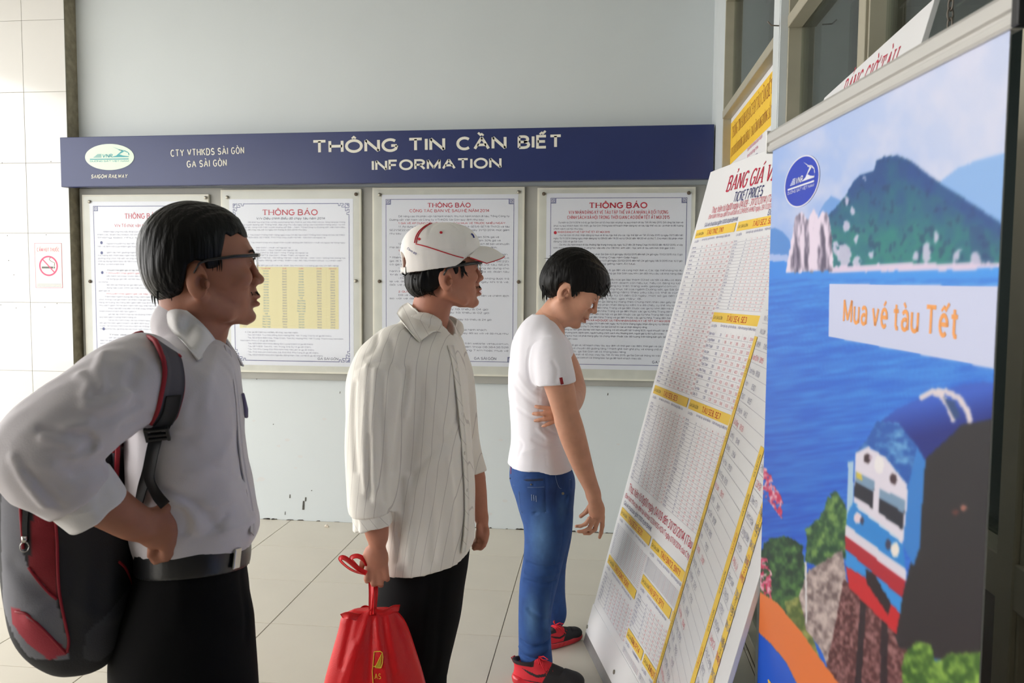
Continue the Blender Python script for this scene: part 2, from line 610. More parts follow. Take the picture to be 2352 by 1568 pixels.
M_glass = glass_mat('window_glass', (0.72, 0.78, 0.76), 0.02, 0.85)
M_acryl = glass_mat('acrylic_sheet', (0.97, 0.98, 0.99), 0.06, .3)

XL, XR, ZC = -1.54, 2.32, 3.215     # left pillar side, right wall, ceiling
JX, JY, TS = -0.19348, -0.48671, 0.5

# floor: grout slab and single tiles
mb = MB().box((-9, -12, -0.15), (4.2, 0.15, -0.004))
floor = struct(obj('floor', mb, M_fgrout))
tile_me = {}
for i in range(-9, 6):
    for j in range(-1, 12):
        x0, x1 = JX + i * TS, JX + (i + 1) * TS
        y1, y0 = JY - (j - 0) * TS + TS, JY - j * TS
        y0, y1 = y0, min(y1, 0.0)
        if j == -1:
            y0, y1 = JY, 0.0
        else:
            y1, y0 = JY - j * TS, JY - (j + 1) * TS
        if x0 > XR:
            continue
        x1 = min(x1, XR)
        key = (round(x1 - x0, 3), round(y1 - y0, 3))
        if key not in tile_me:
            g = 0.0016
            a, b = key[0] - g, key[1] - g
            e = 0.0012
            m2 = MB()
            m2.add([(g, g, -0.004), (a, g, -0.004), (a, b, -0.004), (g, b, -0.004),
                    (g, g, -e), (a, g, -e), (a, b, -e), (g, b, -e),
                    (g + e, g + e, 0), (a - e, g + e, 0), (a - e, b - e, 0), (g + e, b - e, 0)],
                   [(0, 1, 5, 4), (1, 2, 6, 5), (2, 3, 7, 6), (3, 0, 4, 7), (4, 5, 9, 8), (5, 6, 10, 9), (6, 7, 11, 10),
                    (7, 4, 8, 11), (8, 9, 10, 11)])
            tile_me[key] = m2.mesh('floor_tile')
        o = link('floor_tile', tile_me[key], M_floor, floor)
        o.location = (x0, y0, 0)

# outer apron: the rest of the platform floor to the left
# back wall
wall_back = struct(obj('wall_back', MB().box((XL, 0.0, 0), (XR + 0.3, 0.15, ZC)), M_plaster))
mb = MB()
rr = random.Random(3)
for k in range(60):   # chipped dark line along the foot of the wall
    x = rr.uniform(-1.5, 2.3)
    w = rr.uniform(0.01, 0.07)
    h = rr.uniform(0.003, 0.009)
    mb.add([(x, -0.002, 0.0), (x + w, -0.002, 0.0), (x + w * 0.8, -0.002, h), (x + w * 0.3, -0.002, h * 0.8)], [(0, 1, 2, 3)])
for (px, py, w, h) in [(697, 1160, 6, 22), (702, 1146, 4, 10), (655, 1178, 2, 8), (781, 901, 2, 5), (1396, 905, 3, 5),
                       (1170, 920, 3, 3), (628, 974, 3, 2), (590, 870, 4, 2), (666, 1139, 3, 9), (716, 1126, 3, 2)]:
    p = atY(px, py)
    s = 4.7 / FPX
    mb.add([(p[0] - w * s / 2, -0.002, p[2] - h * s / 2), (p[0] + w * s / 3, -0.002, p[2] - h * s / 2),
            (p[0] + w * s / 2, -0.002, p[2] + h * s / 2), (p[0] - w * s / 5, -0.002, p[2] + h * s / 2)], [(0, 1, 2, 3)])
obj('grime_mark', mb, M_grime, wall_back)
mb = MB()
for (px, py, r) in [(745, 962, 5), (690, 1048, 6), (679, 1074, 4), (600, 1100, 9), (592, 1104, 4), (660, 1010, 6), (583, 966, 4),
                    (1150, 1010, 5), (1160, 1150, 6), (1420, 1020, 4), (1125, 1180, 6), (640, 1024, 5)]:
    p = atY(px, py)
    ellipse_on(mb, (p[0], -0.001, p[2]), (1, 0, 0), (0, 0, 1), 0, 0, r * 0.0028, r * 0.0016, n=9)
obj('scuff_mark', mb, mat('grey_scuff', (204, 206, 206), rough=0.6), wall_back)

# tiled pillar at the left (projecting 11 cm)
PD = 0.11
wall_left = struct(obj('wall_left', MB().box((-3.1, -PD + 0.004, 0), (XL - 0.0, 0.15, ZC)), M_stone))
zs = [atY(155, y, -PD)[2] for y in (44, 208, 372, 534, 694, 853)]
dz = (zs[0] - zs[-1]) / 5
zj = [zs[0] + dz * k for k in range(2, -9, -1)]
xj = atY(57, 300, -PD)[0]
xs = [XL, xj, xj - 0.3, xj - 0.6, xj - 0.9, xj - 1.2]
for k in range(len(zj) - 1):
    z1, z0 = min(zj[k], ZC), max(zj[k + 1], 0.0)
    if z1 - z0 < 0.02:
        continue
    for q in range(len(xs) - 1):
        g = 0.001
        x1, x0 = xs[q] - g, max(xs[q + 1], -3.1) + g
        if x1 - x0 < 0.02:
            continue
        o = obj('wall_tile', MB().box((x0, -PD, z0 + g), (x1, -PD + 0.008, z1 - g)), M_tilew, wall_left, bevel=0.0008, segs=1)
obj('grout', MB().box((-3.1, -PD + 0.0025, 0), (XL - 0.001, -PD + 0.004, ZC)), M_grout, wall_left)
mb = MB()
for (px, py) in [(17, 541), (106, 539), (20, 598), (32, 631), (2, 700), (37, 707), (103, 705), (131, 697), (117, 371), (5, 374)]:
    p = atY(px, py, -PD - 0.0006)
    ellipse_on(mb, p, (1, 0, 0), (0, 0, 1), 0, 0, 0.0035, 0.003, n=7)
obj('drill_mark', mb, M_grime, wall_left)

# ceiling (canopy) and an added, unseen wall behind the camera to block light
ceiling = struct(obj('ceiling', MB().box((-3.4, -7.5, ZC), (2.5, 0.15, ZC + 0.15)), M_ceil))

struct(obj('wall_light_blocker', MB().box((-1.5, -5.8, 0), (4.2, -5.6, ZC)), mat('light_blocker_grey', (120, 118, 114), rough=.8)))
# right wall: lintel, sill wall, piers; two recessed windows
Y1 = atX(1661, 250, XR)[1]
XC = 2.295
Yn = atX(1806, 200, XR)[1]
Yf = atX(1773, 200, XC)[1]
wall_right = struct(obj('wall_right', MB().box((XR, Y1, 0), (XR + 0.2, 0.0, ZC))
                        , M_white))
struct(obj('trim_5', MB().box((XR, -7.5, ZC - 0.25), (XR + 0.2, Y1, ZC)), M_white))
column = obj('trim_1', MB().box((XC, Yn, 0), (XR + 0.2, Yf, ZC)).box((XC - 0.002, Yn + 0.01, 0), (XC, Yn + 0.016, ZC)), M_white, None, bevel=0.004)
struct(column)
XG = XR + 0.043


def window(name, ya, yb, mulls, zt=2.335, zs_=0.0, rail=None):
    """frame between ya (far) and yb (near), recessed glass"""
    w = thing(name, '', '')
    for kk in ('label', 'category'):
        del w[kk]
    w['kind'] = 'structure'
    D0, D1 = XR, XG + 0.012
    zb, ztop = zs_, ZC - 0.25
    fr = MB()
    fw = 0.03
    fr.box((D0, ya - fw * 0.3, zb), (D1, ya, ztop)).box((D0, yb, zb), (D1, yb + fw, ztop))
    fr.box((D0, yb, ztop - 0.04), (D1, ya, ztop)).box((D0, yb, zb), (D1, ya, zb + 0.06))
    obj('frame', fr, M_alu, w, bevel=0.002, segs=1)
    obj('transom', MB().box((D0 - 0.004, yb + fw, zt), (D1, ya - fw * 0.3, zt + 0.04)), M_alu, w, bevel=0.002, segs=1)
    edges = [ya] + mulls + [yb]
    for m in mulls:
        obj('mullion', MB().box((D0 - 0.004, m - 0.025, zb), (D1, m + 0.025, ztop)).box((D0 + 0.004, m - 0.031, zb), (D1, m - 0.025, ztop)), M_alu, w, bevel=0.002, segs=1)
    if rail:
        obj('rail', MB().box((D0 - 0.002, yb + fw, rail), (D1, ya - 0.01, rail + 0.07)), M_alu, w, bevel=0.002, segs=1)
    for a, b in zip(edges[:-1], edges[1:]):
        for z0, z1 in ((zb + 0.06, zt), (zt + 0.04, ztop - 0.04)):
            if rail and z0 < rail < z1:
                obj('pane', MB().box((XG, b, rail + 0.07), (XG + 0.005, a, z1)), M_glass, w)
                obj('kick_panel', MB().box((XG, b, z0), (XG + 0.005, a, rail)), mat('brown_panel', (62, 52, 44), rough=0.4), w)
            else:
                obj('pane', MB().box((XG, b, z0), (XG + 0.005, a, z1)), M_glass, w)
    return w


window('window_1', Y1, Yf, [])
YM = atX(1982, 60, XR)[1]
YM2 = atX(2338, 800, XR)[1]
window('window_2', Yn, -5.6, [YM, YM2, -4.5], rail=0.98)
wr2 = struct(obj('trim_2', MB().box((XR, -7.5, 0), (XR + 0.2, -5.6, ZC - 0.25)), M_white))

# chain hanging inside the second window
M_chain = mat('dull_chain_steel', (120, 112, 104), rough=.5, metal=.4)

# the dim ticket hall behind the glass
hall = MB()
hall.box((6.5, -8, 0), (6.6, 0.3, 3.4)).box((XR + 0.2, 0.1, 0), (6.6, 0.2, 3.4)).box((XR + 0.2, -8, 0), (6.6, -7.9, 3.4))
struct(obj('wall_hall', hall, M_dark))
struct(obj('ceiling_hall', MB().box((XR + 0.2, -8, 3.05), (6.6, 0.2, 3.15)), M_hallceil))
mb = MB()
for k in range(26):
    x = 2.6 + k * 0.15
    mb.box((x, -8, 3.042), (x + 0.011, 0.1, 3.05))
o = obj('trim_3', mb, M_slat)
struct(o)
struct(obj('floor_hall', MB().box((XR, -8, -0.1), (6.6, 0.2, 0.0)), mat('hall_floor', (120, 116, 108), rough=0.3)))
o = struct(obj('trim_4', MB().bar((3.6, -8, 2.55), (3.6, 0.1, 2.55), 0.05, 0.05).bar((4.6, -8, 2.35), (4.6, 0.1, 2.35), 0.08, 0.08), M_dark))

# unseen area lights added to brighten the hall
for yy in (-1.5, -4.0, -6.0):
    ld = bpy.data.lights.new('hall_fill_light', 'AREA')
    ld.shape = 'RECTANGLE'
    ld.size, ld.size_y, ld.energy = .3, 1.2, 26
    lo_ = bpy.data.objects.new('hall_fill_light', ld)
    COL.objects.link(lo_)
    lo_.location = (4.4, yy, 2.95)
pc = CAM + 1.36 / np.dot(ray(2183, 30), _F) * ray(2183, 30)
chn = thing('chain', 'dull metal chain hanging in front of the window glass above the roll-up banner', 'chain', tuple(pc))
for k in range(26):
    ring = MB()
    a0 = (k % 2) * PI / 2 + .3
    n_, rr_ = 12, .0058
    pts = []
    for q in range(n_ + 1):
        a = 2 * PI * q / n_
        w_, h_ = .0055 * math.cos(a), (.0105 if k else .0085) * math.sin(a)
        pts.append((w_ * math.cos(a0) * (1.3 if k == 0 else 1), w_ * math.sin(a0) * (1.3 if k == 0 else 1), h_))
    ring.tube(pts, .0017, 6, cap=False)
    o = obj('link', ring, M_chain, chn, smooth=True)
    o.location = (0, 0, -.035 + k * .0165)
up_ = ZC - pc[2] - .4
obj('upper_run', MB().tube([(0, 0, .39), (0, 0, ZC - pc[2])], .003, 6), M_chain, chn)

M_paintcrumb = mat('pale_crumb', (216, 206, 190), rough=.9)
hk = [atX(1810, 50, XC + .02), atX(1797, 58, XC - .01), atX(1790, 52, XC - .012)]
hk = [np.array([XC, Yn + .02, hk[0][2]]), np.array([XC - .03, Yn - .005, hk[0][2] - .006]), np.array([XC - .045, Yn - .01, hk[0][2] + .006])]
ho = obj('wire_hook', MB().tube(hk, .0025, 8), M_chain, None, smooth=True)
tag(ho, 'small bent wire hook on the edge of the white column', 'hook')
pp = atZ(750, 1210)
cb_ = MB()
cb_.tube([pp + np.array([-.012, 0, .004]), pp + np.array([0, .002, .009]), pp + np.array([.013, -.002, .004])], [.004, .009, .005], 7)
tag(obj('plaster_crumb', cb_, M_paintcrumb, None), 'small pale plaster crumb on the floor near the back wall', 'crumb')
# ------------------------------------------------------------------ the information board on the back wall
M_navy = mat('navy_sign_face', (38, 50, 98), rough=0.3, var=0.06, vscale=5)
M_cream = mat('cream_lettering', (222, 220, 208), rough=0.5)
M_logo = mat('pale_green_oval', (214, 232, 214), rough=0.5)
M_teal = mat('teal_print', (64, 160, 168), rough=0.5)
M_tealp = mat('pale_teal_print', (120, 176, 176), rough=0.5)
M_board = mat('aged_cream_board', (222, 220, 206), rough=0.45, var=0.08, vscale=14)
M_paper = mat('white_paper', (236, 236, 240), rough=0.55)
M_red = mat('red_print', (200, 40, 62), rough=0.6)
M_blue = mat('blue_print', (58, 66, 128), rough=0.6)
M_ink = mat('grey_violet_print', (104, 104, 132), rough=0.6)
M_inkdark = mat('dark_print', (74, 74, 100), rough=0.6)
M_yel = mat('pale_yellow_print', (238, 226, 168), rough=0.6)
M_gold = mat('golden_print', (244, 200, 62), rough=0.6)
M_cyan = mat('blue_station_print', (70, 130, 150), rough=0.6)
M_screw = mat('steel_screw', (150, 146, 134), rough=0.35, metal=0.8)
M_rust = mat('rusty_screw', (96, 84, 70), rough=0.6, metal=0.3)

EX, EZ = np.array([1.0, 0, 0]), np.array([0, 0, 1.0])
YB = -0.03
bp = obj('backing_panel', MB().box((XL + 0.012, YB, 0.885), (2.292, -0.0005, 2.05)), M_panelgrey, None, bevel=0.003)
tag(bp, 'shallow grey backing panel on the wall holding the four framed notices', 'panel')

# sign
YS = -0.165
c = [atY(137.4, 317.3, YS), atY(1638, 283, YS), atY(1641, 408, YS), atY(140, 431.5, YS)]
sx0, sx1 = (c[0][0] + c[3][0]) / 2, (c[1][0] + c[2][0]) / 2
sz1, sz0 = (c[0][2] + c[1][2]) / 2, (c[2][2] + c[3][2]) / 2
dzl = (c[0][2] - c[1][2]) / 2 * 0.7    # the sign hangs a touch out of level
sign = thing('information_sign', 'long navy blue sign lettered THÔNG TIN CẦN BIẾT INFORMATION above the notices', 'sign', ((sx0 + sx1) / 2, YS, sz0))


def rel(o, parent):
    o.parent = parent
    o.matrix_parent_inverse = Matrix.Translation(parent.location).inverted()
    return o


PRINTS = ('print', 'lettering', 'rule', 'figures', 'names', 'caption', 'title', 'stripes', 'mark')


def P(name, mb, m, parent, **k):
    """part given in world coordinates"""
    o = obj(name, mb, m, None, **k)
    o.parent = parent
    o.matrix_parent_inverse = parent.matrix_world.inverted() if parent.matrix_world != Matrix.Identity(4) else Matrix.Translation(parent.location).inverted()
    if any(w in name for w in PRINTS) and name != 'lettering':
        o['kind'] = 'stuff'
    return o


YBK = -0.1135
P('sign_box', MB().hexa([(sx0, YS, sz0 + dzl), (sx1, YS, sz0 - dzl), (sx1, YBK, sz0 - dzl), (sx0, YBK, sz0 + dzl),
                         (sx0, YS, sz1 + dzl), (sx1, YS, sz1 - dzl), (sx1, YBK, sz1 - dzl), (sx0, YBK, sz1 + dzl)]), M_navy, sign, bevel=0.003)
for xb in (-1.2, .4, 1.9):
    P('wall_bracket', MB().box((xb, YBK, sz0 + 0.06), (xb + .04, -0.0005, sz0 + 0.1)), M_alu, sign)
YT = YS - 0.0015


def line_px(mb, s, a, b, hpx, Y, bold=0.0, slant=0.0, serif=False, res=3, N=None):
    """string between two pixels (baseline ends) on the wall-parallel plane Y"""
    A, B = atY(*a, Y), atY(*b, Y)
    e = B - A
    w = np.linalg.norm(e)
    e /= w
    up = np.array([-e[2], 0, e[0]])
    d = np.dot((A + B) / 2 - CAM, _F)
    put_text(mb, s, A, e, up, hpx * d / FPX, w=w, bold=bold, slant=slant, serif=serif, res=res)


for txt, a_, b_, hh, bo, sl_ in (('THÔNG TIN CẦN BIẾT', (720, 350), (1288, 337), 25, .042, 0), ('INFORMATION', (854, 390), (1152, 384), 20, .04, 0), ('CTY VTHKĐS SÀI GÒN', (392, 359), (561, 352), 14, .025, 0),
                               ('GA SÀI GÒN', (429, 384), (521, 380.5), 14, .025, 0), ('SAIGON RAILWAY', (209, 409), (292, 408), 7.5, .035, .2)):
    wds = txt.split()
    full_w = glyphs(txt, .2)[0][:, 0].max()
    pos = 0.0
    for wd in wds:
        ww = glyphs(wd, .2)[0][:, 0].max()
        t0, t1 = pos / full_w, min(1.0, (pos + ww) / full_w)
        mb = MB()
        line_px(mb, wd, (a_[0] + (b_[0] - a_[0]) * t0, a_[1] + (b_[1] - a_[1]) * t0), (a_[0] + (b_[0] - a_[0]) * t1, a_[1] + (b_[1] - a_[1]) * t1), hh, YT, bold=bo, slant=sl_)
        P('lettering', mb, M_cream, sign)
        pos += ww + .32 + .12 + .2 * 1.05


def railway_logo(Pc, ex, ey, rx, ry, m_oval, m_main, m_pale, parent, ring=None, put=None):
    """oval railway emblem: swoosh like a train nose, VNR letters, bar and name below"""
    put = put or P
    mb = MB()
    ellipse_on(mb, Pc, ex, ey, 0, 0, rx, ry, n=64, lift=0.0008)
    ov = put('emblem_oval', mb, m_oval, parent)
    if ring:
        r = MB()
        ellipse_on(r, Pc, ex, ey, 0, 0, rx * 1.05, ry * 1.05, n=64, lift=0.001, r0=0.95)
        put('emblem_ring', r, ring, parent)
    m = MB()

    def pl(pts, L=0.0016):
        poly_on(m, Pc, ex, ey, [(x * rx, y * ry) for x, y in pts], lift=L)
    pl([(-0.8, -0.2), (0.78, -0.2), (0.78, -0.13), (-0.8, -0.13)])
    pl([(0.12, 0.78), (0.5, 0.45), (0.28, 0.1), (0.05, -0.02), (0.78, -0.02), (0.78, 0.03), (0.55, 0.1), (0.4, 0.2), (0.62, 0.42)])
    pts = [(0.4, 0.56), (0.62, 0.5), (0.78, 0.34), (0.82, 0.16), (0.78, 0.02)]
    for (a, b), (c_, d) in zip(pts[:-1], pts[1:]):
        pl([(a, b), (c_, d), (c_ - 0.03, d - 0.03), (a - 0.02, b - 0.06)])
    put_text(m, 'VNR', np.asarray(Pc) + ex * (-0.3 * rx) + ey * (-0.03 * ry), ex, ey, 0.24 * ry, w=0.42 * rx, bold=0.03, slant=0.2, lift=0.0016)
    put_text(m, 'ĐƯỜNG SẮT VIỆT NAM', np.asarray(Pc) + ex * (-0.8 * rx) + ey * (-0.37 * ry), ex, ey, 0.11 * ry, w=1.58 * rx, bold=0.01, lift=0.0016)
    put('emblem_mark', m, m_main, parent)
    m = MB()
    for k in range(4):
        x = -0.52 - 0.06 * k + 0.02
        pl2 = [(-0.66 + 0.05 * k, -0.03 + 0.07 * k), (-0.34, -0.03 + 0.07 * k), (-0.31, 0.02 + 0.07 * k), (-0.63 + 0.05 * k, 0.02 + 0.07 * k)]
        poly_on(m, Pc, ex, ey, [(a * rx, b * ry) for a, b in pl2], lift=0.0016)
    put('emblem_stripes', m, m_pale, parent)


a, b, c_, d_ = atY(195.5, 362, YT), atY(308, 359, YT), atY(251, 331, YT), atY(251, 391, YT)
railway_logo((a + b) / 2, EX, EZ, (b[0] - a[0]) / 2, (c_[2] - d_[2]) / 2, M_logo, M_teal, M_tealp, sign)

# ------------------------------------------------------------------ the four framed notices
words = ('nhằm đáp ứng nhu cầu đi lại của hành khách trong dịp hè ngành đường sắt tổ chức chạy thêm tàu khách thống nhất ga sài gòn thông báo '
         'vé tàu giảm giá tập thể từ ngày đến hết năm theo quy định bán vé số lượng người đăng ký mua trước giờ tàu chạy đổi trả cước phí '
         'khuyến mại áp dụng đối tượng chính sách xã hội hàng ngày chỗ ngồi giường nằm toa xe').split()


def filler(rnd, n):
    s = ''
    while len(s) < n:
        s += rnd.choice(words) + ' '
    return s[:n].strip()


YN = YB - 0.0005


def notice(x0, x1, z0, z1, label, head, lines, px, frame=0.045, style=0, screws=(), rusty=()):
    """px: pixel box of the printed border (left, top, right, bottom)"""
    t = thing('notice_board', label, 'notice board', ((x0 + x1) / 2, YN, z0))
    P('board', MB().box((x0, YN - 0.02, z0), (x1, YN, z1)), M_board, t, bevel=0.002)
    # printed sheet
    yp = YN - 0.0205
    A = atY(px[0], px[1], yp)
    B = atY(px[2], px[3], yp)
    bx0, bx1, bz1, bz0 = A[0], B[0], A[2], B[2]
    mg = 0.024
    P('paper', MB().box((bx0 - mg, yp - 0.0006, bz0 - mg * 1.1), (bx1 + mg, yp, bz1 + mg * 1.1)), M_paper, t)
    yi = yp - 0.0009
    O = np.array([0, yi, 0])
    Wd, Hd = bx1 - bx0, bz1 - bz0
    m = MB()
    lw = 0.0035 if style else 0.0028
    cs = 0.045 if style != 2 else 0.065
    for (u0, v0, u1, v1) in [(bx0 + cs, bz1 - lw, bx1 - cs, bz1), (bx0 + cs, bz0, bx1 - cs, bz0 + lw),
                             (bx0, bz0 + cs, bx0 + lw, bz1 - cs), (bx1 - lw, bz0 + cs, bx1, bz1 - cs)]:
        m = MB()
        quad_on(m, O, EX, EZ, u0, v0, u1, v1)
        P('border_line', m, M_blue, t)
    for sx, cx in ((1, bx0), (-1, bx1)):
        for sz, cz in ((-1, bz1), (1, bz0)):
            m = MB()

            def r(u0, v0, u1, v1):
                xa, xb = sorted((cx + sx * u0, cx + sx * u1))
                za, zb = sorted((cz + sz * v0, cz + sz * v1))
                quad_on(m, O, EX, EZ, xa, za, xb, zb)
            q = cs / 6
            if style == 2:      # wide meander corners
                for aa, bb in ((0, 1), (1, 0)):
                    def rs(u0, v0, u1, v1):
                        if aa == 0:
                            r(u0, v0, u1, v1)
                        else:
                            r(v0, u0, v1, u1)
                    w_ = 0.003
                    rs(0, 0, 2.2 * q, w_)
                    rs(2.2 * q, 0, 2.2 * q + w_, 2 * q)
                    rs(2.2 * q, 2 * q, 4 * q, 2 * q + w_)
                    rs(4 * q, 0.9 * q, 4 * q + w_, 2 * q + w_)
                    rs(3.1 * q, 0.9 * q, 4 * q, 0.9 * q + w_)
                    rs(3.1 * q, 0, 3.1 * q + w_, 0.9 * q)
                    rs(3.1 * q, 0, 5 * q, w_)
                    rs(5 * q, 0, 5 * q + w_, 1.2 * q)
                    rs(5 * q, 1.2 * q, 6 * q + w_, 1.2 * q + w_)
                    rs(6 * q, 0, 6 * q + w_, 1.2 * q + w_)
                r(q * 0.5, q * 0.5, q * 1.7, q * 0.9)
                r(q * 0.5, q * 0.5, q * 0.9, q * 1.7)
            else:               # small square fret
                r(0, 0, cs, lw)
                r(0, 0, lw, cs)
                s_ = cs * 0.62
                for k in range(3):
                    o_ = 0.006 + k * 0.0075
                    r(o_, o_, s_, o_ + 0.0034)
                    r(o_, o_, o_ + 0.0034, s_)
                r(s_, 0, s_ + 0.0034, s_)
                r(0, s_, s_ + 0.0034, s_ + 0.0034)
            P('corner_ornament', m, M_blue, t)['kind'] = 'stuff'
    inks = {}
    rnd = random.Random(hash(label) % 1000 if False else len(label))

    def L(s, u, v, h, col, w=None, bold=0.0, slant=0.0, serif=False, align='l', res=1, maxw=None):
        """u, v in fractions of the bordered area (v from the top), h cap height in fractions of its height"""
        mm = inks.setdefault(col, MB())
        put_text(mm, s, (bx0 + u * Wd, yi, bz1 - v * Hd), EX, EZ, h * Hd, w=(w * Wd if w else None), bold=bold,
                 slant=slant, serif=serif, align=align, res=res, maxw=(maxw * Wd if maxw else None))
    ctx = dict(L=L, rnd=rnd, inks=inks, bx0=bx0, bx1=bx1, bz0=bz0, bz1=bz1, Wd=Wd, Hd=Hd, t=t, O=O)
    head(ctx)
    lines(ctx)
    names = {id(M_red): 'red_print', id(M_blue): 'blue_print', id(M_ink): 'body_print', id(M_inkdark): 'bold_print', id(M_cyan): 'station_print'}
    for col, mm in inks.items():
        P(names[id(col)], mm, col, t)
    # clear acrylic sheet and its screws
    P('acrylic_sheet', MB().box((x0 + 0.012, yp - 0.006, z0 + 0.012), (x1 - 0.012, yp - 0.003, z1 - 0.012)), M_acryl, t)
    for i, (sx_, sy_) in enumerate(screws):
        q = atY(sx_, sy_, yp - 0.006)
        s = MB().tube([q, q + np.array([0, -0.003, 0]), q + np.array([0, -0.0065, 0]), q + np.array([0, -0.008, 0])], [0.0105, 0.0105, 0.008, 0.003], n=14)
        P('screw', s, M_rust if i in rusty else M_screw, t, smooth=False)
    return t


def body(ctx, v0, v1, spec, h=0.0078, u0=0.03, u1=0.965, col=M_ink):
    """spec: list of (indent, fill fraction, text or None, colour) laid out evenly between v0 and v1"""
    n = len(spec)
    for i, s in enumerate(spec):
        if s is None:
            continue
        ind, fill, txt, c_ = s[:4]
        v = v0 + (v1 - v0) * i / max(1, n - 1)
        wd = (u1 - u0) * fill - ind
        t_ = txt or filler(ctx['rnd'], int(wd * 84))
        ctx['L'](t_, u0 + ind, v, h * (s[5] if len(s) > 5 else 1), c_ or col, w=wd, bold=s[4] if len(s) > 4 else 0.004)


# 1: leftmost notice
def h1(c):
    c['L']('THÔNG BÁO', 0.485, 0.082, 0.031, M_red, w=0.34, serif=True, bold=0.012, align='c', res=2)
    c['L']('V/v Tổ chức vận tải hè năm 2014', 0.47, 0.137, 0.018, M_red, w=0.52, align='c', res=2)


def l1(c):
    f = None
    body(c, 0.173, 0.985 - 0.03, [
        (0.06, .97, 'Nhằm đáp ứng nhu cầu đi lại của hành khách trong dịp hè, Ga Sài Gòn tổ chức', f), (0, 1, 'thêm các đoàn tàu khách, tổ chức vận chuyển hành khách đi tàu năm 2014', f), (0, .5, 'thông báo như sau:', f), None,
        (.09, .95, None, f), (0, .97, None, f), None, (.09, 1, None, f), (0, .98, None, f), (0, 1, None, f), (0, .99, None, f),
        (0, .28, 'để phục vụ hành khách đi lại', f), None, (.09, .44, 'Khuyến mại giảm giá vé tập thể', M_inkdark, .02), (.08, .96, '* Khuyến mại giảm giá vé tập thể theo số lượng người', M_red), (.08, 1, None, f),
        (.08, .97, None, f), (0, .1, 'sử dụng', f), (.08, .97, None, f), (.08, .95, None, f), (0, .12, 'giảm giá vé', f),
        (.08, 1, 'Khuyến mại giảm giá vé tập thể theo thời hạn mua đăng', M_red), (.06, 1, None, f), (0, 1, None, f), (0, 1, None, f), (0, 1, None, f), (.09, .97, None, f),
        (0, .4, None, f), (.09, 1, None, f), (0, .4, None, f), (.09, 1, None, f), (0, 1, None, f), (0, .96, None, f), (0, 1, None, f), None,
        (.09, .8, 'Thời điểm áp dụng sau ngày', M_inkdark, .02), (.09, .95, None, f), (0, 1, None, f), (0, .9, None, f), None, (0, .5, None, f)], u0=0.035)
    for v in (0.245, 0.312, 0.443, 0.955 - 0.012 * 11.4):
        m = MB()
        ellipse_on(m, c['O'], EX, EZ, c['bx0'] + 0.075 * c['Wd'], c['bz1'] - v * c['Hd'] + 0.003, 0.0085, 0.0095, n=18)
        P('numbered_dot', m, M_blue, c['t'])


notice(-1.497, -0.674, 0.922, 2.010, 'framed notice beside the tiled pillar, printed with round blue numbered dots', h1, l1,
       (214, 473, 452, 822), style=1, screws=[(205, 463), (472, 454), (207, 646), (212, 826)], rusty=(2,))


# 2: notice with the yellow timetable
def h2(c):
    c['L']('THÔNG BÁO', 0.495, 0.072, 0.032, M_red, w=0.475, serif=True, bold=0.02, align='c', res=2)
    c['L']('V/v Điều chỉnh Biểu đồ chạy tàu năm 2014', 0.497, 0.1, 0.0125, M_inkdark, w=0.59, align='c', bold=0.02, slant=0.2, res=2)


